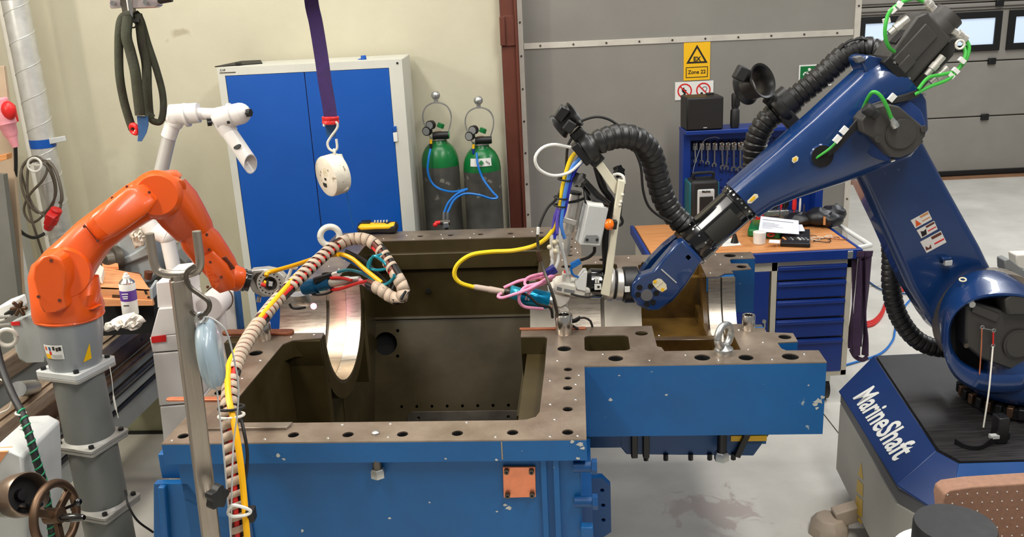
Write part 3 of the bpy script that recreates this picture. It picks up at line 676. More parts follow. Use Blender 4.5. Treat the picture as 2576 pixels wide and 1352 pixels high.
f.plate(circ(q.x+.012, q.z+.037, .009, 14), [], 0, .001, lambda u, v, z: Vector((u, YF-.0062-z, v)))
for a, b, w in (((.004, .024), (-.004, -.006), .016), ((-.004, -.004), (.016, -.02), .009), ((.016, -.02), (.012, -.04), .008), ((-.004, -.004), (-.022, -.026), .009), ((-.022, -.026), (-.034, -.024), .007), ((.004, .022), (.022, .008), .007), ((0, .022), (-.018, .018), .007), ((-.018, .018), (-.024, .004), .007)):
    f.bar(q+Vector((a[0], 0, a[1])), q+Vector((b[0], 0, b[1])), w, .001, up=(0, 1, 0))
f.build('running_figure', 'white', t)
MB().box((c.x+.14, YF-.0062, c.z-.065), (.05, .001, .09)).build('doorway', 'white', t)
# ================================================================== workbench
YW = 4.45; ZW = .88; XR = 1.80; XL = .72
t = wbn = thing('workbench', 'blue mobile workbench with drawers and perforated tool panel before grey partition', 'workbench', (1.26, 4.8, 0))
MB().box(((XL+XR)/2, YW+.36, ZW-.018), (XR-XL-.03, .68, .036)).build('worktop', 'wood', t)
fr = MB().box(((XL+XR)/2, YW+.005, ZW-.027), (XR-XL+.02, .02, .052)).box((XR, YW+.36, ZW-.027), (.02, .72, .052)).box((XL, YW+.36, ZW-.027), (.02, .72, .052))
fr.build('worktop_edge', 'benchblue', t, bevel=.004)
M('benchframe', (200, 192, 174), .5, 0, .05, 8)
zb = .17
xa, xb = P(1944, 800, Y=YW+.02).x, P(2130, 800, Y=YW+.02).x
MB().box(((XL+XR)/2-.01, YW+.37, (zb+ZW-.06)/2), (XR-XL-.05, .62, ZW-.06-zb)).build('carcass', 'benchframe', t)
MB().box(((XL+XR)/2-.01, YW+.035, ZW-.082), (XR-XL-.04, .03, .045)).build('front_rail', 'benchframe', t)
for x in (xa, xb): MB().box((x, YW+.035, (zb+ZW-.06)/2), (.028, .03, ZW-.06-zb)).build('front_post', 'benchframe', t)
MB().box(((XL+XR)/2-.01, YW+.035, zb+.012), (XR-XL-.04, .03, .03)).build('front_rail', 'benchframe', t)
ys = [662, 703, 750, 799, 849, 938]
for a, b in zip(ys, ys[1:]):
    za, zb2 = P(2040, a, Y=YW+.03).z, P(2040, b, Y=YW+.03).z
    d_ = MB().box(((xa+xb)/2, YW+.030, (za+zb2)/2), (xb-xa-.034, .026, za-zb2-.012)).build('drawer', 'benchblue', t, bevel=.003)
    MB().box(((xa+xb)/2, YW+.012, za-.018), (xb-xa-.036, .018, .02)).build('grip_rail', 'benchblue', d_, bevel=.004)
dr = MB().box(((XL+xa)/2, YW+.03, (zb+ZW-.1)/2+.01), (xa-XL-.05, .026, ZW-.1-zb-.03)).build('cupboard_door', 'benchblue', t, bevel=.003)
q = P(1921, 808, Y=YW+.015); MB().cyl(q, q+Vector((0, -.012, 0)), .011, .011, 14).box(q+Vector((.004, -.008, -.022)), (.008, .004, .03)).build('lock_key', 'zinc', dr)
q = P(2138, 640, Y=YW+.0); MB().box(q+Vector((0, -.004, .0)), (.028, .012, .04)).build('corner_catch', 'zinc', t, bevel=.003)
for x in (XL+.1, XR-.12):
    for y in (YW+.1, YW+.62):
        c_ = MB().cyl((x-.02, y, .065), (x+.02, y, .065), .062, .062, 24).build('castor', 'black', t)
        MB().cyl((x-.022, y, .065), (x+.022, y, .065), .03, .03, 16).build('hub', 'ltgrey', c_); MB().box((x, y, .135), (.05, .07, .05)).build('fork', 'zinc', c_)
hb = [P(2150, 598, Y=4.72), P(2196, 634, Y=4.42)]
MB().tube([Vector((XR+.01, 5.0, .86)), Vector((XR+.085, 5.0, .865)), Vector((XR+.09, 4.55, .865)), Vector((XR+.01, 4.53, .86))], .013, 12).build('push_handle', 'white', t)
# perforated back panel with frame and top shelf
YPN = 5.16
xl, xr = P(1712, 420, Y=YPN).x, P(2062, 420, Y=YPN).x; zt = 1.425
pn = MB().box(((xl+xr)/2, YPN+.03, (ZW+zt)/2), (xr-xl-.02, .012, zt-ZW-.01)).build('tool_panel', 'benchblue', t)
for x in (xl+.02, xr-.02): MB().box((x, YPN-.02, (ZW+zt)/2), (.045, .11, zt-ZW)).build('panel_post', 'benchblue', t, bevel=.004)
MB().box(((xl+xr)/2, YPN-.055, zt+.008), (xr-xl+.004, .20, .024)).build('top_shelf', 'benchblue', t, bevel=.004)
MB().box(((xl+xr)/2, YPN-.07, zt-.022), (xr-xl-.05, .02, .045)).build('panel_rail', 'benchblue', t)
pf = MB()
for i in range(16):
    for j in range(10):
        x = xl+.07+i*.043; z = ZW+.06+j*.046
        if x < xr-.06: pf.box((x, YPN+.0235, z), (.008, .002, .008))
o = pf.build('perforation', 'void', t); o['kind'] = 'stuff'
# combination spanners
def spanner(xp, y0, y1, tilt, w, lab):
    a, b = P(xp, y0, Y=YPN-.01), P(xp+tilt, y1, Y=YPN-.01)
    t = thing('spanner', lab, 'spanner', b, 'spanners hung on the perforated panel')
    d = (b-a).normalized(); s = w
    MB().bar(a, b, .009*s, .005, up=(0, 1, 0)).build('shaft', 'bright', t)
    MB().torus(a-d*.008*s, (0, 1, 0), .010*s, .0045*s, 16, 6).build('ring_end', 'bright', t)
    n = Vector((-d.z, 0, d.x)); h = []
    for k in range(11):
        an = math.radians(35+k*29); h.append(b+d*(.012*s)+(-d*math.cos(an)*-1+n*math.sin(an))*(.0165*s))
    h += [b+d*(.02*s)-n*.006*s, b+d*(.006*s)-n*.007*s, b+d*(.006*s)+n*.007*s, b+d*(.02*s)+n*.006*s]
    MB().prism(h, (0, .006, 0)).build('open_jaw', 'bright', t)
ordn = ['shortest spanner at left end of the hanging row', 'second spanner from the left in the hanging row', 'third spanner from the left in the hanging row', 'fourth spanner from the left in the hanging row', 'fifth spanner in the hanging row, leaning right next to sixth', 'sixth spanner in the hanging row, slanted toward the fifth', 'seventh spanner in the hanging row, second from robot arm hose', 'longest spanner at right end of the visible hanging row']
for (xp, y1, tl, w), lb in zip(((1748, 402, 1, .7), (1765, 404, 0, .75), (1781, 406, -1, .8), (1798, 411, -1, .9), (1816, 416, 2, 1.0), (1831, 418, -4, 1.0), (1846, 420, 0, 1.1), (1863, 420, -1, 1.2)), ordn):
    spanner(xp, 366, y1, tl, w, lb)
for k, xp in enumerate((1748, 1765, 1781, 1798, 1815, 1830, 1846, 1863)):
    q = P(xp, 368, Y=YPN+.012); MB().box(q, (.03, .02, .045)).build('clip_plate', 'zinc', pn, bevel=.003)
# ---- things on the bench and shelf
a = P(1728, 328, Y=5.0); b = P(1820, 327, Y=5.0); zs_ = zt+.0215
t = thing('loudspeaker', 'black cube loudspeaker on shelf above the spanner panel', 'loudspeaker', ((a.x+b.x)/2, 5.1, zs_))
MB().box(((a.x+b.x)/2, 5.1, zs_+.09), (b.x-a.x, .18, .18)).build('case', 'black', t, bevel=.006)
MB().box(((a.x+b.x)/2, 5.007, zs_+.09), (b.x-a.x-.012, .006, .168)).build('grille', 'ink', t, bevel=.003)
MB().box(((a.x+b.x)/2, 5.002, zs_+.014), (.02, .003, .004)).build('badge', 'ltgrey', t)
MB().box(((a.x+b.x)/2+.045, 5.1, zs_+.189), (.045, .02, .012)).solo('remote_control', 'rubber', 'small black remote lying on top of the loudspeaker', 'remote', bevel=.004)
a = P(1848, 322, Y=5.05)
t = thing('torch', 'dark cloth wrapped torch standing right of the loudspeaker', 'torch', (a.x, 5.05, zs_))
MB().lathe([(.022, 0), (.026, .1), (.025, .5), (.018, .56), (.020, .62), (.022, .95), (.018, 1)], (a.x, 5.05, zs_), (a.x, 5.05, zs_+.19), 14).build('barrel', 'rubber', t)
MB().box((a.x+.006, 5.03, zs_+.15), (.03, .012, .06)).build('flap', 'black', t, bevel=.004)
# radio
q = P(1768, 560, Y=4.95)
t = thing('site_radio', 'teal and black job site radio standing on the workbench', 'radio', (q.x, 5.0, ZW+.001))
M('teal', (16, 92, 104), .45)
rx0, rx1 = P(1738, 500, Y=4.93).x, P(1808, 500, Y=4.93).x; rm = (rx0+rx1)/2; rz = P(1770, 452, Y=4.95).z
MB().box((rm, 5.0, (ZW+rz)/2), (rx1-rx0, .14, rz-ZW-.004)).build('case', 'rubber', t, bevel=.02, seg=3)
for s_ in (-1, 1): MB().box((rm+s_*(rx1-rx0)*.47, 5.02, (ZW+rz)/2+.01), (.022, .16, rz-ZW-.05)).build('side_guard', 'teal', t, bevel=.008)
MB().box((rm+.005, 4.925, (ZW+rz)/2-.005), (.095, .016, rz-ZW-.09)).build('front_panel', 'ltgrey', t, bevel=.008)
MB().box((rm+.005, 4.914, (ZW+rz)/2-.02), (.075, .008, rz-ZW-.14)).build('display', 'ink', t, bevel=.003)
text('Makita', 'lettering', 'ink', t, (rm+.004, 4.916, rz-.062), (1, 0, 0), (0, 0, 1), .018, bold=.0005)
MB().tube(spl([(rm-.05, 4.98, rz-.01), (rm-.055, 4.97, rz+.03), (rm, 4.965, rz+.035), (rm+.055, 4.97, rz+.03), (rm+.05, 4.98, rz-.01)], 5), .009, 8).build('handle', 'rubber', t)
MB().tube(spl(pxy([(1740, 455, 5.1), (1744, 430, 5.1), (1752, 400, 5.09), (1770, 356, 5.08), (1795, 345, 5.07), (1810, 348, 5.06)]), 6), .0015, 5).solo('aerial_wire', 'ltgrey', 'thin pale wire rising from radio in front of spanners', 'wire')
# tool bins along the panel foot
def bin_(xp0, xp1, y0, y1, Y, lab, tools):
    a, b = P(xp0, y1, Y=Y), P(xp1, y1, Y=Y); h = P(xp0, y0, Y=Y).z-a.z; z0 = ZW+.06
    t = thing('tool_holder', lab, 'tool holder', ((a.x+b.x)/2, Y+.03, a.z), 'steel tool holders on the panel')
    MB().box(((a.x+b.x)/2, Y+.03, a.z+h/2), (b.x-a.x, .06, h)).build('cup', 'zinc', t, bevel=.004)
    MB().box(((a.x+b.x)/2, Y+.09, a.z+h/2), (.03, .08, .02)).build('hanger', 'zinc', t)
    for k, (f_, hh, m_, r_) in enumerate(tools):
        q = Vector((a.x+(b.x-a.x)*f_, Y+.025, a.z+h*.4)); MB().lathe([(.004, 0), (.004, .3), (r_, .35), (r_*1.1, .7), (r_*.8, 1)], q, q+Vector((.004, .01, hh+h*.6)), 10).build('tool_handle', m_, t)
bin_(1923, 1962, 532, 546, 5.04, 'grey tool holder full of black handled tools below robot forearm', [(.2, .06, 'black', .01), (.4, .07, 'black', .011), (.65, .065, 'black', .01), (.85, .08, 'black', .01)])
bin_(1963, 1984, 530, 548, 5.04, 'tool holder with red handled tool beside the black handles', [(.2, .09, 'red', .008), (.6, .07, 'black', .01), (.9, .1, 'black', .009)])
bin_(1991, 2009, 539, 552, 5.03, 'tool holder with one bright red screwdriver', [(.5, .09, 'red', .012)])
bin_(2011, 2028, 539, 552, 5.03, 'tool holder with white handled pick at right end', [(.2, .085, 'offwhite', .006), (.8, .05, 'darksteel', .004)])
# green case
def flatbox(poly, z0, h, name, m_, lab, cat, bevel=.006):
    return MB().prism([Vector((p.x, p.y, z0)) for p in poly], (0, 0, h)).solo(name, m_, lab, cat, bevel=bevel)
q = px([(1880, 596), (1962, 603), (1978, 572), (1892, 566)], Z=ZW+.001)
t = thing('tool_case', 'green plastic tool case with red catch on the workbench', 'case', sum(q, Vector())/4)
MB().prism([Vector((p.x, p.y, ZW+.001)) for p in q], (0, 0, .044)).build('shell', 'green', t, bevel=.01)
c = q[0].lerp(q[1], .82); MB().torus(c+Vector((-.02, -.006, .026)), (0, 1, 0), .014, .004, 16, 6, sx=1.3, sy=.6).build('catch', 'red', t)
q = P(1908, 592, Z=ZW); MB().prism(px([(1893, 545), (1922, 540), (1918, 560), (1890, 566)], Y=4.98), (0, .03, 0)).solo('red_case', 'red', 'red case edge standing behind the green tool case', 'case')
q = P(1910, 613, Z=ZW)
t = thing('white_tub', 'white plastic tub on the workbench in front of the green case', 'tub', (q.x, q.y, ZW+.001))
MB().lathe([(.030, 0), (.032, .02), (.033, .98), (.031, 1)], (q.x, q.y, ZW+.001), (q.x, q.y, ZW+.062), 28).build('tub', 'white', t); MB().lathe([(.0335, 0), (.034, .9), (.031, 1)], (q.x, q.y, ZW+.05), (q.x, q.y, ZW+.066), 28).build('lid', 'white', t)
M('paper', (226, 228, 240), .7, 0, .03, 20)
def sheet(poly, name, lab):
    pts = poly; t = thing(name, lab, 'paper', sum(pts, Vector())/4)
    MB().prism(pts, (0, .0005, .0016)).build('sheet', 'paper', t); return t, pts
t, q = sheet([P(1908, 583, Y=4.70), P(2010, 590, Y=4.66), P(2009, 556, Y=4.84), P(1914, 545, Y=4.88)], 'paper_sheet', 'printed white sheet leaning over the green tool case')
for f_, w_ in ((.22, .9), (.42, .35), (.5, .5), (.58, .45), (.66, .6), (.76, .3)):
    a = q[3].lerp(q[0], f_).lerp(q[2].lerp(q[1], f_), .07); b = q[3].lerp(q[0], f_).lerp(q[2].lerp(q[1], f_), .07+w_*.88)
    MB().bar(a+Vector((0, -.001, .003)), b+Vector((0, -.001, .003)), .0022 if f_ < .3 else .0012, .0005, up=q[3]-q[0]).build('print_line', 'darksteel', t)
sheet([P(1990, 583, Y=4.73), P(2025, 582, Y=4.72), P(2018, 566, Y=4.82), P(1990, 566, Y=4.82)], 'paper_sheet', 'smaller white sheet showing under the printed one')
sheet([P(1934, 611, Y=4.55), P(1962, 613, Y=4.54), P(1962, 605, Y=4.60), P(1936, 604, Y=4.60)], 'paper_sheet', 'small white card between tub and black organiser')
# black organiser with inserts
q = px([(1963, 621), (2038, 624), (2037, 586), (1970, 588)], Z=ZW+.001)
t = thing('parts_organiser', 'black parts organiser tray with small tools on the workbench', 'tray', sum(q, Vector())/4)
MB().prism(q, (0, 0, .022)).build('tray', 'black', t, bevel=.004)
for i in range(7):
    c = q[0].lerp(q[1], .1+.13*i).lerp(q[3].lerp(q[2], .1+.13*i), .3)+Vector((0, 0, .022))
    MB().box(c, (.012, .05, .008)).build('insert', ['wood', 'darksteel', 'zinc', 'darksteel', 'ltgrey', 'grey', 'zinc'][i], t, bevel=.002)
# black bag
t = thing('black_bag', 'crumpled black bag at rear right of the workbench', 'bag', (1.70, 4.95, ZW+.001))
bm_ = MB(); c = P(2062, 568, Z=ZW)
for dx, dy, rx, ry, rz_ in ((-.09, .03, .11, .07, .035), (.0, .0, .09, .08, .05), (.08, .02, .075, .06, .055), (.045, -.05, .07, .05, .04)):
    bm_.ball((c.x+dx, c.y+dy, ZW+rz_+.002), (rx, ry, rz_), 16)
for v in bm_.v: v += Vector((0, 0, .007*math.sin(v.x*90)*math.cos(v.y*80)+.004*math.sin(v.x*200))) if v.z > ZW+.02 else Vector()
bm_.build('pouch', M('bagblack', (22, 23, 27), .42).name, t)
MB().bar(c+Vector((-.01, -.10, .03)), c+Vector((-.01, -.095, .075)), .01, .012).build('strap', 'wood', t)
# pile of leads
for k in range(5):
    c = P(2042+k*13, 598+(k % 3)*5, Z=ZW+.004); r_ = .018+.006*(k % 3)
    MB().tube([c+Vector((r_*1.5*math.cos(a)+.01*a*(k-2)/3, r_*math.sin(a)*1.1, .002+.003*math.sin(a*2)+.003)) for a in [i*.45 for i in range(15)]], .0025, 6).solo('test_lead', ['brownsteel', 'offwhite', 'ink', 'offwhite', 'copper_old'][k], ['brown lead coiled nearest the black organiser', 'pale lead lying second from the organiser', 'black lead in the middle of the small lead pile', 'white lead right of the middle of the lead pile', 'copper coloured lead at right end of the pile'][k], 'lead', 'small leads on the workbench')
q = P(1848, 612, Z=ZW)
t = thing('cone_nozzle', 'small black cone standing on white card beside the wrist of robot', 'cone', (q.x, q.y, ZW+.001))
MB().prism([Vector((p.x, p.y, ZW+.001)) for p in px([(1815, 622), (1865, 618), (1850, 598), (1825, 604)], Z=ZW)], (0, 0, .002)).build('card', 'white', t); MB().cyl((q.x, q.y, ZW+.003), (q.x, q.y, ZW+.05), .022, .008, 16).build('cone', 'black', t)
# purple sling over the push handle
t = thing('round_sling', 'dark purple lifting sling hanging from the workbench handle', 'sling', P(2165, 890, Y=4.5))
for k, (x_, y1, yy, tw) in enumerate(((2150, 878, 4.50, 0), (2163, 896, 4.47, 1), (2174, 870, 4.52, 2), (2184, 895, 4.49, 3))):
    a = P(x_+3, 632, Y=yy-.03); pts = [a, P(x_, 655, Y=yy-.03), P(x_-3, 730, Y=yy-.02), P(x_-7, 800, Y=yy-.03), P(x_-9+tw, (y1+800)/2, Y=yy-.02), P(x_-8, y1, Y=yy-.03)]
    pts = spl(pts, 4); MB().strip(pts, [Vector((.019*math.cos(tw+i*.12), .019*math.sin(tw+i*.12), 0)) if i > 3 else Vector((.019, 0, 0)) for i in range(len(pts))], .007).build('band', 'purple_dk', t)
MB().tube(spl([P(2141, 880, Y=4.47), P(2152, 898, Y=4.47), P(2170, 906, Y=4.46), P(2182, 898, Y=4.46)], 5), .012, 8).build('fold', 'purple_dk', t)
# ================================================================== left wall: duct, cables, boards
DY = 5.05
da, db = P(62, 130, Y=DY), P(112, 380, Y=DY); dx = (da.x+db.x)/2; dr_ = S(31, da)
t = thing('ventilation_duct', 'galvanised spiral duct with blue tape band running down the left wall', 'duct', (dx, DY, .35))
MB().cyl((dx, DY, .35), (dx, DY, 3.6), dr_, dr_, 36).build('pipe', 'galv', t)
def helix(c0, c1, r, pitch, rr, n=22, turns=None):
    L = (Vector(c1)-Vector(c0)).length; k = int(L/pitch*n); x, y, a = basis(Vector(c1)-Vector(c0))
    return [Vector(c0)+a*(L*i/k)+x*(r*math.cos(2*math.pi*i/n))+y*(r*math.sin(2*math.pi*i/n)) for i in range(k+1)]
MB().tube(helix((dx, DY, .4), (dx, DY, 3.55), dr_, .155, 0, 26), .0028, 5).build('seam', 'galv', t)
zb1 = P(108, 360, Y=DY).z
MB().cyl((dx, DY, zb1-.024), (dx, DY, zb1+.024), dr_*1.02, dr_*1.02, 36).build('tape_band', 'doorblue', t)
MB().bar((dx+dr_*.7, DY-.03, zb1+.01), (dx+dr_*2.0, DY+.0, zb1+.02), .02, .03).build('clamp', 'ltgrey', t, bevel=.003)
# conduits and rails left of the duct
for k, (xp, w, m_, nm, lb) in enumerate(((18, 8, 'offwhite', 'wall_conduit', 'narrow pale conduit left of the duct'), (40, 5, 'cream', 'wall_conduit', 'thin cream conduit close beside the duct'))):
    a = P(xp, 100, Y=5.3); MB().cyl((a.x, 5.3, .02), (a.x, 5.3, 3.6), S(w, a), S(w, a), 14).solo(nm, m_, lb, 'conduit', 'wall conduits')
a = P(62, 560, Y=5.0); MB().box((a.x-.17, 5.2, .75), (.09, .1, 1.5)).solo('steel_column', 'ltgrey', 'grey steel column below the coiled cable', 'column', bevel=.004)
a = P(48, 680, Y=4.6); MB().cyl((a.x, 4.6, .1), (a.x-.02, 4.6, 1.28), .022, .022, 16).solo('steel_pipe', 'galv', 'loose grey pipe leaning upright behind the orange robot', 'pipe')
M('cabgrey', (112, 112, 106), .6, 0, .1, 5)
MB().prism(px([(-40, 440), (8, 440), (40, 700), (85, 1100), (-40, 1100)], Y=4.35), (0, .04, 0)).solo('grey_locker', 'cabgrey', 'dark grey locker at far left edge behind the lathe', 'locker')
MB().prism(px([(-30, 168), (9, 166), (30, 340), (52, 640), (66, 900), (96, 1090), (74, 1090), (18, 450), (-30, 455)], Y=4.45), (0, .025, 0)).solo('plank', M('plankpale', (190, 168, 142), .6, 0, .1, 6).name, 'tall pale board leaning at far left edge', 'board', bevel=.002)
MB().prism(px([(-20, 395), (16, 388), (17, 402), (-20, 412)], Y=4.2), (0, .05, 0)).solo('shelf_edge', 'wood', 'short wooden shelf edge at far left', 'shelf', bevel=.002)
t = thing('cable_hook', 'white ring hook holding the coiled grey cable', 'hook', P(87, 430, Y=4.9))
c = P(87, 415, Y=4.79); MB().torus(c, (0, 1, -.2), S(17, c), S(3, c), 28, 8).build('ring', 'white', t)
MB().bar(c+Vector((-S(14, c), -.004, 0)), c+Vector((S(14, c), -.004, 0)), .008, .01).build('crossbar', 'offwhite', t); MB().cyl(c, c+Vector((0, .17, 0)), .008, .008, 8).build('stem', 'white', t)
M('cablegrey', (98, 90, 78), .5)
pts = [(92, 402), (130, 412), (152, 470), (150, 530), (120, 545), (85, 520), (60, 460), (55, 425), (80, 400), (118, 420), (138, 470), (130, 520), (95, 535), (65, 500), (52, 450), (62, 410), (95, 395), (130, 430), (140, 490), (110, 540), (80, 560), (60, 530), (75, 490), (110, 450), (118, 415), (85, 405), (70, 430), (72, 520), (95, 600), (108, 640)]
MB().tube(spl([P(x, y, Y=4.84+.02*math.sin(i*1.3)) for i, (x, y) in enumerate(pts)], 7), .0068, 7).solo('coiled_cable', 'cablegrey', 'grey cable coiled in loose loops on the white hook', 'cable')
def cee(p, d, s, lab, m_='red'):
    t = thing('power_plug', lab, 'plug', p, 'red industrial plugs'); d = Vector(d).normalized(); p = Vector(p)
    MB().lathe([(.020*s, 0), (.026*s, .08), (.030*s, .3), (.036*s, .34), (.036*s, .62), (.032*s, .64), (.034*s, .95), (.028*s, 1)], p, p+d*.15*s, 20).build('housing', m_, t)
    MB().lathe([(.012*s, 0), (.016*s, .6), (.020*s, 1)], p-d*.04*s, p, 14).build('gland', 'white' if m_ == 'red' else m_, t)
    n = basis(d)[0]; n = n if n.x < 0 else -n
    MB().loft([(p+d*.13*s+n*.02*s, n*.012*s, d.cross(n)*.03*s), (p+d*.11*s+n*.05*s, n*.012*s, d.cross(n)*.028*s), (p+d*.05*s+n*.052*s, n*.008*s, d.cross(n)*.018*s)], 12, 3).build('flap', 'red', t)
    return t
a, b = P(119, 578, Y=4.78), P(147, 518, Y=4.78)
cee(a, b-a, .9, 'red industrial plug hanging from coiled grey cable')
MB().tube(spl(pxy([(150, 512, 4.78), (156, 500, 4.78), (152, 470, 4.79), (140, 430, 4.82), (120, 405, 4.84)]), 6), .009, 8).solo('plug_lead', 'cablegrey', 'thick grey lead rising from the red plug', 'cable')
MB().tube(spl(pxy([(38, 340, 4.4), (40, 420, 4.45), (36, 480, 4.5), (36, 540, 4.55), (50, 580, 4.6), (80, 598, 4.7), (105, 592, 4.76), (117, 582, 4.78)]), 7), .009, 8).solo('plug_lead', 'rubber', 'black cable curving down from the pink tagged plug', 'cable')
a, b = P(30, 345, Y=4.35), P(2, 268, Y=4.35)
t = cee(a, b-a, 1.25, 'red plug wrapped in a pink label at left picture edge', M('pink', (226, 150, 160), .55, 0, .1, 30).name)
MB().ball(P(22, 278, Y=4.33), (.035, .03, .045), 14).build('cap', 'red', t)
# ================================================================== hoist, green sling
HY = 3.3
t = thing('hoist_trolley', 'steel hoist trolley plates at top left above the green sling', 'hoist', P(335, 10, Y=HY))
M('pinksteel', (190, 178, 176), .3, .7, .1, 10)
for x0_, x1_ in ((274, 306), (330, 400)):
    p4 = px([(x0_-14, -160), (x1_-14, -160), (x1_-2, 14), (x1_-12, 20), (x0_+4, 22), (x0_, 14)], Y=HY); MB().prism(p4, (0, .05, 0)).build('side_plate', 'pinksteel', t, bevel=.004)
for xp, yp in ((286, 8), (368, 6)): q = P(xp, yp, Y=HY-.002); MB().cyl(q, q+Vector((0, -.012, 0)), .009, .009, 6).build('bolt', 'bright', t)
q = P(400, 0, Y=HY); MB().cyl(q, q+Vector((.045, 0, .005)), .014, .014, 12).build('roller', 'black', t)
MB().box(P(318, -15, Y=HY+.02), (.03, .05, .13)).build('hook_block', 'darksteel', t); MB().cyl(P(324, -10, Y=HY), P(330, 50, Y=HY), .012, .008, 12).build('shank', 'bright', t)
q = P(333, 52, Y=HY); MB().bar(q+Vector((-.025, 0, 0)), q+Vector((.025, 0, 0)), .012, .012).torus(q+Vector((0, 0, -.014)), (0, 1, 0), .01, .003, 16, 6).build('hook_eye', 'ink', t)
M('tagblue', (40, 84, 132), .7, 0, .15, 20)
M('slinggreen', (58, 62, 44), .85, 0, .35, 14, .15, 120, c2=(44, 40, 30))
t = thing('green_sling', 'dark green worn lifting sling looped over the hoist hook', 'sling', P(350, 355, Y=HY))
def band(pts, w, th, name, m_, par, Y0):
    p_ = spl([P(x, y, Y=Y0+dy) for x, y, dy in pts], 6); s_ = S(w, p_[0]); n = len(p_)
    MB().loft([(c, (p_[min(i+1, n-1)]-p_[max(0, i-1)]).normalized().cross(Vector((0, 1, 0))).normalized()*s_, Vector((0, th, 0))) for i, c in enumerate(p_)], 12, 2.6).build(name, m_, par)
band([(330, 34, 0), (308, 45, 0), (300, 80, -.01), (299, 150, -.01), (302, 200, -.01), (312, 255, 0), (325, 300, 0), (334, 326, 0)], 10.5, .012, 'strand', 'slinggreen', t, HY)
band([(322, 40, 0), (318, 90, -.02), (328, 130, -.02), (340, 180, -.03), (346, 230, -.03), (353, 290, -.03)], 13, .014, 'strand', 'slinggreen', t, HY)
band([(345, 36, .02), (352, 60, .02), (358, 110, .02), (368, 160, .02), (370, 220, .01), (374, 280, .01), (380, 298, 0)], 12, .012, 'strand', 'slinggreen', t, HY)
band([(340, 32, .03), (354, 50, .03), (372, 110, .03), (392, 170, .03), (408, 230, .03), (411, 275, .02), (404, 305, .01), (388, 306, 0), (374, 295, 0)], 8.5, .011, 'strand', 'slinggreen', t, HY)
MB().torus(P(338, 325, Y=HY-.01), (.5, 1, .2), S(11, P(338, 325, Y=HY)), .009, 20, 8).build('red_collar', 'red', t)
MB().ball(P(345, 330, Y=HY+.0), (.012, .012, .012), 12).build('tag_end', 'offwhite', t)
MB().prism(px([(344, 292), (372, 293), (373, 315), (368, 335), (356, 356), (346, 356), (348, 330)], Y=HY-.03), (0, .004, 0)).build('blue_tag', 'tagblue', t)
# ================================================================== purple sling, hook, white balancer
SY = 3.5
t = thing('purple_sling', 'purple flat lifting strap hanging from above in front of cabinet', 'sling', P(832, 300, Y=SY))
pts = [P(x, y, Y=SY) for x, y in ((738, -520), (774, -120), (783, 0), (795, 60), (808, 140), (818, 210), (828, 268), (832, 300))]
MB().strip(spl(pts, 5), (S(18, pts[0]), 0, .004), .012).build('strap', 'purple', t)
MB().lathe([(.030, 0), (.033, .1), (.033, .4), (.031, .5), (.033, .6), (.033, .9), (.030, 1)], P(832, 312, Y=SY), P(831, 293, Y=SY), 20).build('red_wrap', 'red', t)
MB().prism(px([(817, 312), (845, 312), (844, 345), (822, 345)], Y=SY+.015), (0, .008, 0)).build('blue_tail', 'tagblue', t)
MB().tube(spl(pxy([(815, 318, SY-.02), (818, 312, SY-.02), (845, 308, SY-.02), (848, 322, SY-.02), (832, 345, SY-.02), (824, 360, SY-.02), (828, 374, SY-.02), (840, 380, SY-.02), (848, 372, SY-.02), (846, 350, SY-.02)]), 5), .0048, 8).solo('s_hook', 'offwhite', 'white S hook under the purple strap', 'hook')
t = thing('spring_balancer', 'worn white spring balancer hanging from purple strap', 'balancer', P(842, 495, Y=SY))
c = P(838, 440, Y=SY-.02); rad = S(52, c); ax = Vector((-.76, -.64, -.10)).normalized()
M('dirtywhite', (226, 218, 200), .55, 0, .1, 22, .08, 60, spots=(150, 136, 116), spot_scale=36, spot_t=.66)
MB().lathe([(rad*.86, 0), (rad*.97, .06), (rad, .14), (rad, .86), (rad*.97, .94), (rad*.86, 1)], c+ax*.036, c-ax*.036, 40).build('drum', 'dirtywhite', t)
MB().loft([(P(846, 390, Y=SY), Vector((.022, 0, 0)), Vector((0, .02, 0))), (P(848, 410, Y=SY), Vector((.03, 0, 0)), Vector((0, .025, 0)))], 16, 3).build('top_lug', 'dirtywhite', t)
MB().torus(P(841, 383, Y=SY-.02), (1, .4, 0), .011, .004, 16, 8).build('top_eye', 'offwhite', t)
MB().prism(px([(858, 460), (874, 452), (876, 478), (862, 484)], Y=SY-.06), (0, .06, 0)).build('outlet', 'dirtywhite', t, bevel=.004)
q = c+ax*.0365; xx, yy, _ = basis(ax)
for cu, cv, w, h in ((-.01, -.024, .013, .010), (.0, -.006, .008, .006), (-.022, -.022, .004, .008)):
    R_ = Matrix((xx, yy, ax)).transposed(); MB().box(q+xx*cu+yy*cv*1.4, (w*1.6, h*1.6, .002), R_).build('print', 'ink', t)
for k in range(5): MB().box(q+xx*(.02-.006*k)+yy*(.015+.012*(k % 2)), (.004, .022, .0016), R_).build('wear_mark', 'cream', t)
MB().tube([P(872, 484, Y=SY-.03), P(889, 574, Y=3.55)], .0022, 6).solo('balancer_cord', 'hose_blue', 'thin blue cord from white balancer down to cable bundle', 'cord')
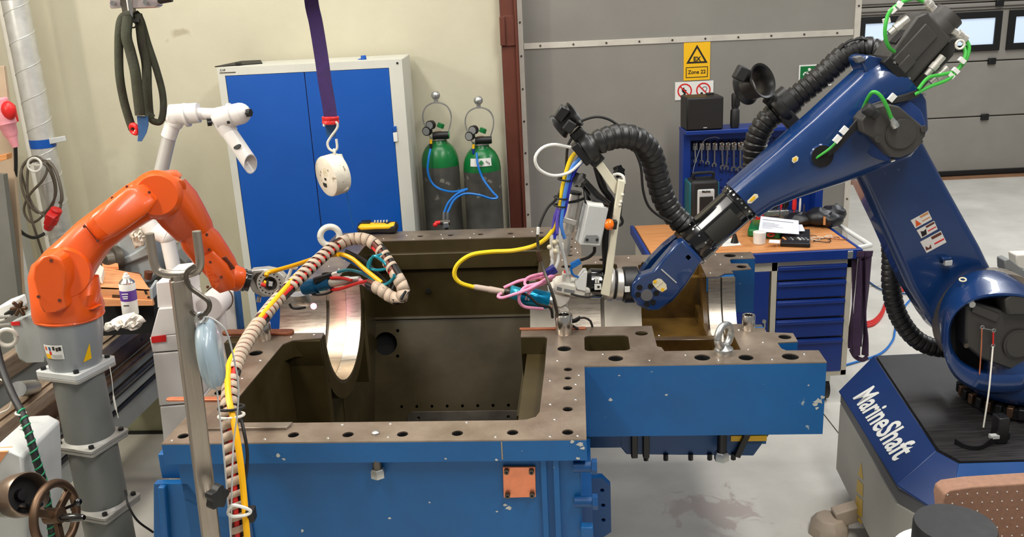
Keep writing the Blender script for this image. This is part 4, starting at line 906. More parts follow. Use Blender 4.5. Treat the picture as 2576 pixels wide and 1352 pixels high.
# ================================================================== white extraction arm
EY = 4.0
M('armwhite', (236, 232, 228), .32, 0, .03, 10, coat=.2)
t = thing('extraction_arm', 'white jointed fume extraction arm with open angled nozzle', 'extraction arm', P(440, 700, Y=EY))
def pc(mb, p, q, r, r2=None, n=26): a, b = P(*p, Y=EY), P(*q, Y=EY); return mb.cyl(a, b, S(r, a), S(r2 or r, b), n)
M('armtube', (206, 204, 200), .3, .3, .04, 10)
pc(MB(), (375, 562), (436, 300), 17).build('mast_tube', 'armtube', t)
pc(MB(), (424, 345), (436, 310), 19).build('socket', 'armwhite', t)
pc(pc(MB(), (431, 290), (500, 284), 27, 25).ball(P(440, 293, Y=EY), S(27, P(440, 293, Y=EY)), 20), (436, 312), (450, 290), 22).build('elbow_joint', 'armwhite', t)
pc(MB(), (466, 290), (472, 289), 30).build('joint_flange', 'armwhite', t)
pc(pc(MB(), (492, 286), (556, 288), 15), (484, 287), (496, 286), 19).build('cross_tube', 'armwhite', t)
pc(pc(MB(), (548, 300), (608, 285), 29, 27).ball(P(604, 286, Y=EY), S(27, P(604, 286, Y=EY)), 20).ball(P(556, 298, Y=EY), S(26, P(556, 298, Y=EY)), 18), (560, 305), (578, 335), 25, 22).build('head_joint', 'armwhite', t)
pc(MB(), (578, 291), (584, 290), 31).build('joint_flange', 'armwhite', t)
q0, q1 = P(566, 318, Y=EY), P(634, 418, Y=EY-.03); r_ = S(20, q0); x_, y_, a_ = basis(q1-q0); nz = MB(); vs = []
L_ = (q1-q0).length
for rr, fl_ in ((r_, 1), (r_*.9, 1)):
    for e_ in (0, 1):
        for k in range(28):
            w = 2*math.pi*k/28; off = x_*(rr*math.cos(w))+y_*(rr*math.sin(w)); cut = Vector((1, -.9, 0)).normalized().dot(off)*-1.1
            vs.append(q0+off+a_*((L_*.95+cut) if e_ else .0))
fs = []
for k in range(28):
    k2 = (k+1) % 28; fs += [(k, k2, 28+k2, 28+k), (56+k, 84+k, 84+k2, 56+k2), (28+k, 28+k2, 84+k2, 84+k), (k, 56+k, 56+k2, k2)]
nz.add(vs, fs).build('nozzle', 'armwhite', t)
q = q0.lerp(q1, .55)+Vector((.0, -r_*.93, .012)); MB().loft([(q+Vector((0, -.001, 0)), Vector((.018, 0, .004)), Vector((0, .006, .010))), (q+Vector((0, -.005, 0)), Vector((.014, 0, .003)), Vector((0, .004, .008)))], 12).build('air_slot', 'ink', t)
def starknob(mb, p, d, r, h, n=6):
    d = Vector(d).normalized(); x, y, a = basis(d); p = Vector(p); secs = []
    poly = [p+x*(r*(1+.16*math.cos(n*w))*math.cos(w))+y*(r*(1+.16*math.cos(n*w))*math.sin(w)) for w in [2*math.pi*i/36 for i in range(36)]]
    return mb.prism(poly, a*h)
for (xp, yp), d_ in (((424, 293), (-1, -.2, 0)), ((532, 307), (-1, -.4, 0)), ((622, 284), (1, -.3, 0))):
    q = P(xp, yp, Y=EY-.02); k_ = MB().cyl(q-Vector(d_)*.03, q, .008, .008, 10); starknob(k_, q, d_, .016, .018).build('clamp_knob', 'black', t)
q = P(575, 308, Y=EY-.048); MB().cyl(q, q+Vector((0, -.004, 0)), .007, .007, 12).build('plug', 'ink', t)
pc(pc(MB(), (372, 556), (395, 590), 24).ball(P(418, 592, Y=EY), S(24, P(418, 592, Y=EY)), 18), (380, 575), (422, 592), 24).build('lower_elbow', 'armwhite', t)
pc(pc(MB(), (421, 600), (440, 690), 18), (440, 690), (444, 720), 22).build('lower_tube', 'armwhite', t)
MB().cyl(P(436, 680, Y=EY), Vector((P(440, 700, Y=EY).x, EY, 0.0)), .028, .028, 18).build('riser', 'armwhite', t)
# ================================================================== lathe on the left
LQ = P(268, 872, Z=.80); LDIR = Vector((math.sin(.075), math.cos(.075), 0)); LN = Vector((LDIR.y, -LDIR.x, 0))
def LA(s, off, z): q = LQ+LDIR*s+LN*off; return Vector((q.x, q.y, z))
RL = Matrix((LN, LDIR, Vector((0, 0, 1)))).transposed()
def lbox(s0, s1, o0, o1, z0, z1, mb=None):
    return (mb or MB()).box(LA((s0+s1)/2, (o0+o1)/2, (z0+z1)/2), (o1-o0, s1-s0, z1-z0), RL)
lt = thing('lathe', 'long grey lathe with worn steel ways behind orange robot', 'lathe', LA(0, -.2, 0))
M('wayssteel', (186, 166, 146), .34, .6, .2, 6, c2=(146, 126, 106), stretch=(8, 1, 8))
M('lathegrey', (164, 168, 166), .5, 0, .06, 6); M('khaki', (150, 150, 122), .6, 0, .08, 2)
lbox(-1.9, 1.0, -.10, 0, .74, .80).build('front_way', 'wayssteel', lt, bevel=.004)
lbox(-1.9, 1.0, -.032, -.028, .798, .806).build('way_groove', 'brownsteel', lt)
lbox(-1.9, 1.0, -.42, -.33, .74, .81).build('rear_way', 'wayssteel', lt, bevel=.004)
lbox(-1.9, 1.0, -.36, -.33, .80, .835).build('rear_prism', 'wayssteel', lt, bevel=.01)
lbox(-1.9, 1.0, -.012, .006, .68, .745).build('rack', 'brownsteel', lt)
lbox(-1.9, 1.0, -.06, -.02, .36, .74).build('bed_panel', 'lathegrey', lt)
lbox(-1.9, 1.0, -.40, -.36, .36, .74).build('bed_panel', 'lathegrey', lt)
lbox(-1.9, 1.0, -.36, -.06, .40, .45).build('chip_tray', 'black', lt)
for z, r_, m_, o_ in ((.66, .019, 'brownsteel', .02), (.585, .016, 'darksteel', .015), (.50, .012, 'black', .012)):
    MB().cyl(LA(-1.9, o_, z), LA(1.0, o_, z), r_, r_, 14).build('feed_rod', m_, lt)
lbox(-1.9, 1.0, -.02, .004, .545, .56).build('rod_guard', 'black', lt)
for s_ in (-1.2, -.9, -.6, -.3, 0, .3): MB().cyl(LA(s_, .006, .715), LA(s_, .008, .715), .006, .006, 10).build('screw', 'ink', lt)
lbox(.75, 1.35, -.45, .02, 0, .36).build('head_base', 'khaki', lt); lbox(.62, 1.30, -.50, .0, .36, .39).build('base_lip', 'khaki', lt)
lbox(-1.9, -1.2, -.45, -.02, 0, .36).build('tail_base', 'khaki', lt)
lbox(.72, 1.4, -.42, .0, .0, .008).build('shadow_gap_strip', 'black', lt)  # black strip painted in as the shadow gap along the foot of the head base
# carriage with sticker
a = P(70, 860, Y=3.1)
cg = MB().prism(px([(24, 812), (78, 795), (110, 800), (122, 885), (118, 912), (60, 915), (46, 905), (36, 880)], Y=3.05), (0, .22, 0)).build('carriage_cover', 'lathegrey', lt, bevel=.01, seg=3)
MB().prism(px([(26, 811), (49, 810), (50, 819), (27, 820)], Y=3.047), (0, .002, 0)).build('sticker', 'red', lt)
MB().prism(px([(-10, 775), (30, 760), (36, 785), (10, 810), (-10, 815)], Y=3.1), (0, .1, 0)).build('tool_post', 'white', lt, bevel=.006)
MB().prism(px([(8, 790), (36, 772), (40, 788), (12, 806)], Y=3.08), (0, .05, 0)).build('tool_block', 'ink', lt, bevel=.004)
for k in range(6):
    a0 = k*math.pi/3; c = P(50, 775, Y=3.05); MB().bar(c, c+Vector((.03*math.cos(a0), -.01, .03*math.sin(a0))), .012, .012).build('turnstile', 'brownsteel', lt, bevel=.003)
q = P(18, 850, Y=3.0); MB().torus(q, (0.3, -1, 0), .03, .008, 24, 8).build('small_wheel', 'offwhite', lt)
for z_ in (760, 780): MB().cyl(P(-10, z_+40, Y=2.95), P(26, z_+36, Y=2.95), .006, .006, 8).build('lever', 'zinc', lt)
MB().cyl(P(45, 980, Y=3.15), P(85, 975, Y=3.3), .03, .03, 20).build('drive_shaft', 'zinc', lt)
# apron with dial, handwheel and levers, close to the camera
AY = 2.42
ap = MB().prism(px([(-30, 1138), (22, 1135), (42, 1145), (56, 1152), (60, 1200), (66, 1352), (70, 1420), (-30, 1420)], Y=AY+.06), (0, .25, 0)).build('apron', 'ltgrey', lt, bevel=.008)
MB().prism(px([(-30, 1140), (20, 1137), (-5, 1172), (-30, 1180)], Y=AY+.058), (0, .03, .002)).build('apron_top', 'pallet', lt)
c0, c1 = P(14, 1254, Y=AY), P(74, 1243, Y=AY-.06); R_ = S(56, c1)
MB().lathe([(R_*.8, 0), (R_*.9, .08), (R_*.9, .4), (R_*.96, .45), (R_*1.0, .55), (R_*1.0, .95), (R_*.94, 1), (R_*.86, .93), (R_*.82, .6)], c0, c1, 40, cap=False).build('dial', M('dialsteel', (140, 122, 108), .32, .8, .15, 9).name, lt)
MB().lathe([(R_*.905, .1), (R_*.905, .38)], c0, c1, 40, cap=False).build('scale_ring', 'bright', lt)
MB().cyl(c0.lerp(c1, .55), c0.lerp(c1, .62), R_*.84, R_*.84, 36).build('dial_face', 'ink', lt); MB().cyl(c0.lerp(c1, .6), c0.lerp(c1, .75), R_*.3, R_*.25, 20).build('dial_hub', 'black', lt)
q = c0.lerp(c1, .9)+Vector((-.02, -.01, -.03)); MB().tube(spl([q, q+Vector((.02, 0, -.006)), q+Vector((.05, -.01, -.002)), q+Vector((.07, -.012, .008))], 5), [.009]*12+[.006]*4, 8).build('crank_handle', 'blackgloss', lt)
c = P(140, 1298, Y=AY-.03); ax = (P(160, 1285, Y=AY-.1)-c).normalized(); R_ = S(80, c); xx, yy, _ = basis(ax)
ax = Vector((.985, -.14, .1)).normalized(); xx, yy, _ = basis(ax)
MB().torus(c, ax, R_, S(11, c), 48, 12).build('handwheel_rim', 'brownsteel', lt)
for k in range(3):
    w = .4+k*2*math.pi/3; e = c+xx*(R_*math.cos(w))+yy*(R_*math.sin(w)); MB().bar(c, e, S(20, c), S(12, c), up=ax).build('spoke', 'brownsteel', lt, bevel=.003)
MB().cyl(c-ax*.03, c+ax*.02, S(20, c), S(20, c), 20).build('hub', 'brownsteel', lt)
MB().lathe([(.006, 0), (.011, .15), (.013, .6), (.009, .95), (.007, 1)], P(150, 1304, Y=AY-.1), P(212, 1303, Y=AY-.12), 16).build('handwheel_grip', 'blackgloss', lt)
MB().cyl(P(160, 1282, Y=AY), P(190, 1269, Y=AY), .005, .005, 10).ball(P(196, 1264, Y=AY), S(10.5, P(196, 1264, Y=AY)), 18).build('ball_lever', 'blackgloss', lt)
# green wrapped cable
pts = spl(pxy([(-12, 860, 2.75), (4, 925, 2.7), (30, 990, 2.62), (55, 1040, 2.56), (75, 1100, 2.52), (92, 1160, 2.5), (108, 1210, 2.5), (118, 1260, 2.5), (128, 1320, 2.5), (136, 1380, 2.5)]), 8)
t = thing('wrapped_cable', 'black cable wrapped in green spiral hanging before the lathe', 'cable', pts[-1])
MB().tube(pts, .0115, 10).build('cable', 'rubber', t)
def wrap(path, r, pitch, width, s0=0., s1=1., n=14, th=.0015):
    p_ = resample(path, pitch/n); fr = frames(p_); m = len(p_); mb = MB(); vs = []; fs = []
    k = max(1, int(width/pitch*n)); a, b = int(s0*m), int(s1*m)-k
    for i in range(a, b):
        w = 2*math.pi*i/n
        for j in (i, i+k):
            x, y, t_ = fr[j]; vs.append(p_[j]+(x*math.cos(w)+y*math.sin(w))*r)
    fs = [(2*i, 2*i+1, 2*i+3, 2*i+2) for i in range(b-a-1)]
    return mb.add(vs, fs)
M('wrapgreen', (20, 130, 84), .4)
o = wrap(pts, .0135, .026, .006, .36, .98).build('spiral_wrap', 'wrapgreen', t); md = o.modifiers.new('s', 'SOLIDIFY'); md.thickness = .003
MB().torus(P(52, 1040, Y=2.56), (.2, 0, 1), .014, .003, 18, 6).torus(P(62, 1075, Y=2.54), (.2, 0, 1), .014, .004, 18, 6).build('cable_tie', 'offwhite', t)
MB().tube(spl(pxy([(0, 1040, 2.7), (25, 1025, 2.68), (30, 985, 2.66), (12, 962, 2.68), (0, 955, 2.7)]), 6), .0025, 6).solo('thin_wire', 'offwhite', 'thin white wire loop at left edge beside wrapped cable', 'wire')
# ---- things on the lathe
M('castgrey', (150, 156, 158), .55, 0, .12, 6, .05, 30, spots=(70, 62, 52), spot_scale=18, spot_t=.68)
TY = 4.13
t = thing('steady_rest', 'grey cast iron steady block with dark chuck on the lathe', 'machine part', P(370, 715, Y=TY))
MB().prism(px([(290, 600), (330, 585), (372, 560), (392, 600), (395, 690), (380, 712), (312, 712), (300, 660)], Y=TY), (0, .25, 0)).build('casting', 'castgrey', t, bevel=.012, seg=3)
MB().prism(px([(298, 655), (330, 640), (378, 610), (385, 640), (335, 660), (300, 672)], Y=TY-.02), (0, .03, 0)).build('casting_rib', 'castgrey', t, bevel=.008)
MB().lathe([(.03, 0), (.05, .1), (.055, .5), (.07, .55), (.07, .95), (.05, 1)], P(256, 660, Y=TY-.06), P(300, 655, Y=TY), 28).build('chuck', 'darksteel', t)
MB().prism(px([(385, 640), (440, 632), (470, 660), (475, 720), (390, 720)], Y=TY+.1), (0, .2, 0)).build('rear_casting', 'cabgrey', t, bevel=.01)
MB().lathe([(.022, 0), (.022, 1)], P(340, 706, Y=TY-.06), P(344, 690, Y=TY-.06), 16).lathe([(.016, 0), (.02, 1)], P(372, 702, Y=TY-.05), P(374, 684, Y=TY-.05), 16).build('fitting', 'copper_old', t)
_q = P(345, 708, Y=TY+.12); MB().prism([Vector((_q.x-.09, TY+.03, .84)), Vector((_q.x+.09, TY+.03, .84)), Vector((_q.x+.09, TY+.03, _q.z)), Vector((_q.x-.09, TY+.03, _q.z))], (0, .2, 0)).build('base', 'castgrey', t)
def rag(pts, Y, th, name, m_, lab, amp=.012, seed=1):
    rnd = random.Random(seed); base = px(pts, Y=Y); n = len(base); c = sum(base, Vector())/n; mb = MB(); vs = [c+Vector((0, -th, .004))]; fs = []
    rings = 5
    for k in range(1, rings+1):
        for i in range(n*3):
            a = base[i//3].lerp(base[(i//3+1) % n], (i % 3)/3); p = c.lerp(a, k/rings)
            vs.append(p+Vector((0, -th*(1-(k/rings)**2)+rnd.uniform(-amp, amp), rnd.uniform(-amp, amp)*.6)))
    m = n*3
    fs += [(0, 1+i, 1+(i+1) % m) for i in range(m)]
    for k in range(rings-1):
        for i in range(m): fs.append((1+k*m+i, 1+(k+1)*m+i, 1+(k+1)*m+(i+1) % m, 1+k*m+(i+1) % m))
    o = mb.add(vs, fs).solo(name, m_, lab, 'rag', 'white rags on the lathe', smooth=60); md = o.modifiers.new('s', 'SOLIDIFY'); md.thickness = .004; return o
M('cloth', (228, 222, 210), .85, 0, .06, 14, .2, 30)
rag([(318, 585), (345, 565), (368, 556), (380, 575), (370, 600), (365, 618), (342, 622), (330, 605)], TY-.06, .03, 'cleaning_rag', 'cloth', 'crumpled white rag on the grey casting under robot elbow', .014, 2)
rag([(392, 570), (410, 565), (420, 580), (418, 600), (402, 612), (390, 600)], TY-.04, .02, 'cleaning_rag', 'cloth', 'small white rag tucked behind the U bracket', .01, 5)
# wooden box of planks
WY = 3.72
t = thing('wooden_crate', 'low wooden crate on the lathe bed behind the spray can', 'crate', P(320, 775, Y=WY))
MB().prism(px([(243, 722), (376, 728), (378, 754), (245, 750)], Y=WY), (0, .02, 0)).build('plank', 'pallet', t, bevel=.002)
MB().prism(px([(244, 751), (382, 756), (386, 770), (246, 772)], Y=WY-.01), (0, .02, 0)).build('plank', 'pallet', t, bevel=.002)
MB().prism([P(242, 721, Y=WY), P(376, 727, Y=WY), P(352, 690, Y=WY+.3), P(258, 672, Y=WY+.3)], (0, 0, -.012)).build('plank', 'pallet', t, bevel=.002)
MB().prism([P(258, 672, Y=WY+.3), P(298, 672, Y=WY+.3), P(296, 658, Y=WY+.36), P(256, 660, Y=WY+.36)], (0, 0, -.012)).build('plank', 'pallet', t)
MB().prism([P(376, 727, Y=WY), P(378, 754, Y=WY), P(392, 735, Y=WY+.2), P(390, 705, Y=WY+.2)], (.012, 0, 0)).build('side_panel', 'castgrey', t)
MB().prism(px([(282, 742), (310, 743), (310, 750), (282, 749)], Y=WY-.002), (0, .002, 0)).build('stamp', 'brownsteel', t)
for xp, yp in ((368, 738), (374, 748), (366, 733)): q = P(xp, yp, Y=WY-.001); MB().cyl(q, q+Vector((0, -.004, 0)), .005, .005, 8).build('nail_head', 'ink', t)
MB().prism([P(238, 700, Y=WY+.02), P(258, 715, Y=WY+.02), P(264, 690, Y=WY+.15), P(240, 670, Y=WY+.15)], (0, 0, .03)).solo('plastic_sheet', 'cloth', 'translucent white bag corner on the wooden crate', 'bag')
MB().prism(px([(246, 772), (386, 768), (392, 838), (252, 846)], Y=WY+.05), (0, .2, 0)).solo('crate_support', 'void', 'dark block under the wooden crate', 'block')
# spray can
CY = 3.45
a, b = P(329, 792, Y=CY), P(319, 712, Y=CY); r_ = S(19.5, a)
t = thing('spray_can', 'white aerosol can with purple band beside the wooden crate', 'spray can', a)
def cz(f): return a.lerp(b, f)
MB().lathe([(r_*.94, 0), (r_, .03), (r_, .97), (r_*.96, 1)], a, b, 28).build('can', 'white', t)
M('purpleband', (96, 56, 150), .4)
MB().lathe([(r_*1.01, 0), (r_*1.01, 1)], cz(.48), cz(.80), 28, cap=False).build('band', 'purpleband', t)
for k, (f_, w_) in enumerate(((.72, .8), (.64, .7), (.58, .6))): q = cz(f_)+Vector((0, -r_*1.015, 0)); MB().box(q, (r_*w_, .001, .004)).build('band_print', 'white', t)
q = cz(.36)+Vector((0, -r_*1.005, 0)); MB().box(q, (r_*.7, .001, .004)).build('print', 'darksteel', t)
MB().lathe([(r_*.96, 0), (r_*.9, .3), (r_*.62, .75), (r_*.5, 1)], b, cz(1.14), 28).build('dome', 'bright', t)
MB().lathe([(r_*.45, 0), (r_*.42, .5), (r_*.3, .6), (r_*.24, 1)], cz(1.13), cz(1.3), 16).build('cap', 'white', t)
rag([(258, 822), (285, 800), (330, 793), (345, 788), (368, 806), (355, 818), (350, 828), (320, 822), (280, 828), (262, 835)], 3.3, .03, 'cleaning_rag', 'cloth', 'white rag spread over the steel way in front of the spray can', .012, 9)
# white machine tower
t = thing('machine_cover', 'white stepped machine cover tower with red sticker behind steel post', 'machine', P(440, 1110, Y=3.4)-Vector((0, 0, 0)))
M('coverwhite', (220, 216, 212), .5, 0, .03, 8)
for k, poly in enumerate(([(392, 712), (445, 706), (452, 772), (396, 776)], [(398, 777), (452, 773), (470, 838), (378, 850)], [(376, 850), (470, 839), (478, 880), (383, 888)], [(384, 891), (478, 883), (497, 1014), (400, 1022)], [(402, 1025), (499, 1017), (520, 1180), (420, 1190)])):
    MB().prism(px(poly, Y=3.36+.012*(k == 0)), (0, .26, 0)).build('cover_panel', 'coverwhite', t, bevel=.004)
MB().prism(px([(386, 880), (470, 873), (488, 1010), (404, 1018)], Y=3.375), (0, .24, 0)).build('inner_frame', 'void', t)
MB().prism(px([(380, 849), (417, 844), (418, 860), (382, 864)], Y=3.356), (0, .003, 0)).build('sticker', 'red', t)
q = P(428, 700, Y=3.45); MB().box(q, (.04, .05, .05)).build('top_stub', 'coverwhite', t, bevel=.006)
MB().prism(px([(424, 1190), (520, 1182), (545, 1400), (445, 1400)], Y=3.38), (0, .2, 0)).build('base', 'coverwhite', t)
t = thing('white_drum', 'white round drum behind the grey balancer', 'drum', P(520, 800, Y=3.55))
MB().lathe([(.052, 0), (.056, .05), (.056, .9), (.05, 1)], P(526, 776, Y=3.52), P(556, 748, Y=3.70), 28).build('body', 'coverwhite', t)
MB().torus(P(551, 752, Y=3.67), P(556, 748, Y=3.70)-P(526, 776, Y=3.52), .057, .004, 28, 6).build('gold_rim', 'brownsteel', t)
_q = P(540, 765, Y=3.6); MB().cyl((_q.x, 3.62, 0), (_q.x, 3.62, _q.z), .03, .03, 16).build('stand', 'coverwhite', t)
t = thing('angled_screen', 'white angled panel with blue edge left of the blue cabinet', 'panel', P(590, 840, Y=3.72))
MB().prism(px([(545, 740), (588, 732), (604, 838), (555, 842)], Y=3.74), (0, .08, 0)).build('panel', 'coverwhite', t, bevel=.003)
MB().prism(px([(588, 732), (596, 745), (606, 838), (598, 840)], Y=3.735), (0, .06, 0)).build('blue_edge', 'tagblue', t)
_q = P(575, 838, Y=3.74); MB().box((_q.x, 3.78, _q.z/2), (.08, .06, _q.z)).build('stand', 'coverwhite', t)

MB().tube(spl(pxy([(276, 922, 2.86), (282, 960, 2.85), (286, 1000, 2.85), (292, 1030, 2.85), (298, 1052, 2.85)]), 5), [.0012]*10+[.0035]*6+[.0015]*5, 6).solo('cord_tail', 'offwhite', 'white frayed cord hanging from the robot base flange', 'cord')
_z = P(300, -14, Y=HY+.1).z
t = thing('crane_beam', 'grey overhead crane beam along the top edge above the green sling', 'beam', (-1.3, HY+.12, _z))
MB().box((-1.3, HY+.12, _z+.006), (3.5, .11, .012)).build('lower_flange', 'ltgrey', t, bevel=.002); MB().box((-1.3, HY+.12, _z+.08), (3.5, .012, .14)).build('web', 'ltgrey', t); MB().box((-1.3, HY+.12, _z+.156), (3.5, .11, .012)).build('upper_flange', 'ltgrey', t, bevel=.002)
# ================================================================== pedestal and orange robot
PY = 2.9
pa = P(200, 960, Y=PY); PX = pa.x; pr = S(60, pa)
M('pedgrey', (112, 114, 110), .45, 0, .06, 6); M('flangegrey', (158, 156, 150), .45, .2, .06, 8)
t = thing('robot_pedestal', 'grey round steel pedestal with square bolted flanges carrying orange robot', 'pedestal', (PX, PY, 0))
MB().cyl((PX, PY, .02), (PX, PY, 1.03), pr, pr, 48).build('column', 'pedgrey', t)
FA = math.radians(-20); RP = Matrix.Rotation(FA, 3, 'Z')
zf = [P(190, 925, Y=PY).z, P(222, 1108, Y=PY).z, P(255, 1272, Y=PY).z, .03]
hs = S(66, pa)
def sqflange(z, h, name, m_, par, hw=hs, n=4):
    pts = rrect(-hw, -hw, hw, hw, .012, 3); hl = [circ(a*hw*.8, b*hw*.8, .004, 8) for a in (-1, 1) for b in (-1, 1)]
    MB().plate(pts, [], z, z+h, lambda u, v, zz: Vector((PX, PY, 0))+RP @ Vector((u, v, zz))).build(name, m_, par, bevel=.002)
    for a in (-1, 1):
        for b in (-1, 1):
            q = Vector((PX, PY, z+h))+RP @ Vector((a*hw*.78, b*hw*.78, 0)); MB().cyl(q, q+Vector((0, 0, .010)), .009, .009, 12).build('bolt', 'black', par)
for z in zf[1:3]:
    sqflange(z, .012, 'flange', 'flangegrey', t); sqflange(z-.014, .012, 'flange', 'flangegrey', t, hs*.98)
    MB().lathe([(pr*1.12, 0), (pr*1.0, 1)], (PX, PY, z+.012), (PX, PY, z+.022), 40, cap=False).build('weld_collar', 'flangegrey', t)
sqflange(.0, .02, 'foot_plate', 'flangegrey', t, hs*1.4)
sqflange(zf[0]-.018, .012, 'flange', 'flangegrey', t)
RBT = thing('orange_robot', 'orange six axis robot arm on grey pedestal', 'robot', (PX, PY, zf[0]-.005))
sqflange(zf[0]-.005, .02, 'base_flange', 'ltgrey', RBT, hs*1.0)
M('robotgrey', (140, 144, 146), .38, .1, .05, 6, coat=.15)
zt_ = P(175, 795, Y=PY).z; x2 = P(175, 795, Y=PY).x
B0 = Vector((PX, PY, zf[0]+.014)); B1 = Vector((x2, PY, zt_))
MB().loft([(B0.lerp(B1, f_), Vector((r_, 0, 0)), Vector((0, r_, 0))) for f_, r_ in ((0, pr*1.02), (.12, pr*1.03), (.35, pr*1.12), (.7, pr*1.22), (1, pr*1.25))], 44).build('base', 'robotgrey', RBT)
# label plates follow the cylinder
def rbase(z):
    f_ = (z-B0.z)/(B1.z-B0.z); pr_ = [(0, 1.02), (.12, 1.03), (.35, 1.12), (.7, 1.22), (1, 1.25)]
    for (a0, r0_), (a1, r1_) in zip(pr_, pr_[1:]):
        if f_ <= a1: return pr*(r0_+(r1_-r0_)*(f_-a0)/(a1-a0))
    return pr*1.25
def cyl_label(c, r, a0, a1, z0, z1, name, m_, par, n=8, k=1.004):
    mb = MB(); lift = (k-1)*.06; rows = 4
    for j in range(rows):
        for i in range(n):
            b0, b1 = a0+(a1-a0)*i/n, a0+(a1-a0)*(i+1)/n; za, zb_ = z0+(z1-z0)*j/rows, z0+(z1-z0)*(j+1)/rows
            def f(a, z): q_ = B0.lerp(B1, (z-B0.z)/(B1.z-B0.z)); r_ = rbase(z)+lift; return Vector((q_.x+r_*math.sin(a), q_.y-r_*math.cos(a), z))
            mb.add([f(b0, za), f(b1, za), f(b1, zb_), f(b0, zb_)], [(0, 1, 2, 3)])
    return mb.build(name, m_, par)
zl = P(160, 882, Y=PY-.08).z; rl = pr*1.085; cl = B0.lerp(B1, .3)
cyl_label(cl, rl*1.01, -.62, .12, zl-.026, zl+.026, 'label_plate', 'white', RBT, k=1.03)
cyl_label(cl, rl*1.01, -.62, -.38, zl-.026, zl-.008, 'label_yellow', 'yellow', RBT, k=1.035)
for a, z, m_ in ((-.52, .012, 'orange'), (-.36, .012, 'tagblue'), (-.2, .014, 'darksteel'), (-.08, .010, 'darksteel'), (.02, .012, 'ink'), (-.36, -.004, 'red')): cyl_label(cl, rl*1.01, a-.045, a+.045, zl+z-.007, zl+z+.007, 'label_symbol', m_, RBT, 3, 1.035)
for k in range(3): cyl_label(cl, rl*1.01, -.33, .06, zl-.012-.005*k, zl-.0105-.005*k, 'label_print', 'grey', RBT, 5, 1.035)
f = lambda a, z: Vector((B0.lerp(B1, (z-B0.z)/(B1.z-B0.z)).x+(rbase(z)+.002)*math.sin(a), PY-(rbase(z)+.002)*math.cos(a), z))
zz = P(252, 880, Y=PY-.03).z
MB().add([f(.72, zz-.03), f(1.05, zz-.025), f(.98, zz+.035)], [(0, 1, 2)]).build('warning_triangle', 'yellow', RBT)
# shoulder
OR = 'orange'
def pl(x, y, Y): return P(x, y, Y=Y)
c1_ = Vector((0, 1, 0))
sh = MB().loft([(pl(175, 794, PY), Vector((S(80, B1), 0, 0)), Vector((0, S(78, B1), 0))), (pl(173, 780, PY), Vector((S(82, B1), 0, 0)), Vector((0, S(80, B1), 0))), (pl(166, 750, PY), Vector((S(78, B1), 0, 0)), Vector((0, S(76, B1), 0))), (pl(160, 720, PY), Vector((S(78, B1), 0, 0)), Vector((0, S(66, B1), 0))), (pl(150, 690, PY), Vector((S(73, B1), 0, 0)), Vector((0, S(56, B1), 0))), (pl(142, 660, PY), Vector((S(56, B1), 0, 0)), Vector((0, S(50, B1), 0))), (pl(136, 640, PY), Vector((S(25, B1), 0, 0)), Vector((0, S(34, B1), 0)))], 36, 2.3)
sh.build('turret', OR, RBT)
MB().lathe([(S(81, B1), 0), (S(83, B1), .5), (S(81, B1), 1)], pl(175, 796, PY), pl(174, 789, PY), 44, cap=False).build('turret_skirt', OR, RBT)
cov = card(spl_poly := [(80, 700), (84, 668), (102, 648), (128, 641), (150, 652), (164, 680), (165, 715), (160, 740), (168, 776), (150, 786), (108, 788), (97, 770), (90, 735)], PY-.125, .07)
cov.build('turret_cover', OR, RBT, bevel=.012, seg=3)
for xp, yp in ((97, 747), (150, 756), (129, 656)): q = pl(xp, yp, PY-.126); MB().cyl(q, q+Vector((0, -.002, 0)), .0055, .0055, 10).build('screw', 'brownpost', RBT)
# recess to the right of the turret and cable cover
MB().loft([(pl(205, 770, PY-.02), Vector((.05, 0, 0)), Vector((0, .05, 0))), (pl(215, 735, PY-.02), Vector((.045, 0, 0)), Vector((0, .05, 0))), (pl(228, 700, PY), Vector((.02, 0, 0)), Vector((0, .04, 0)))], 20, 2.5).build('turret_shoulder', OR, RBT)
MB().loft([(pl(238, 772, PY-.03), Vector((.022, 0, 0)), Vector((0, .03, 0))), (pl(252, 768, PY-.05), Vector((.004, 0, 0)), Vector((0, .006, 0)))], 14).build('turret_lug', OR, RBT)
# shoulder drum, upper arm, elbow
SYr = PY+.03
MB().lathe([(S(58, B1), 0), (S(66, B1), .08), (S(66, B1), .92), (S(58, B1), 1)], pl(160, 690, SYr-.10), pl(160, 690, SYr+.10), 40).build('shoulder_drum', OR, RBT)
ua = [(172, 668, 2.93), (205, 628, 2.95), (240, 590, 2.98), (300, 545, 3.03), (350, 510, 3.08), (395, 485, 3.12), (412, 474, 3.14)]
pp = [P(x, y, Y=Y) for x, y, Y in ua]
MB().path(pp, [S(w, pp[0]) for w in (62, 54, 50, 50, 54, 56, 40)], [.082, .078, .074, .074, .076, .078, .05], 3.0, 32).build('upper_arm', OR, RBT, smooth=50)
ub = [(238, 585, 2.91), (262, 566, 2.90), (300, 538, 2.93), (350, 502, 2.98), (376, 484, 3.02)]
pb = [P(x, y, Y=Y) for x, y, Y in ub]
MB().path(pb, [S(w, pb[0]) for w in (30, 38, 40, 40, 26)], [.012, .03, .034, .034, .02], 2.6, 24).build('arm_cover', OR, RBT, smooth=50)
d_ = (pp[3]-pp[2]).normalized(); n_ = Vector((0, 1, 0)).cross(d_).normalized()
MB().bar(P(212, 565, Y=2.90), P(247, 610, Y=2.90), .0016, .004, up=(0, 1, 0)).build('arm_joint_line', 'brownpost', RBT)
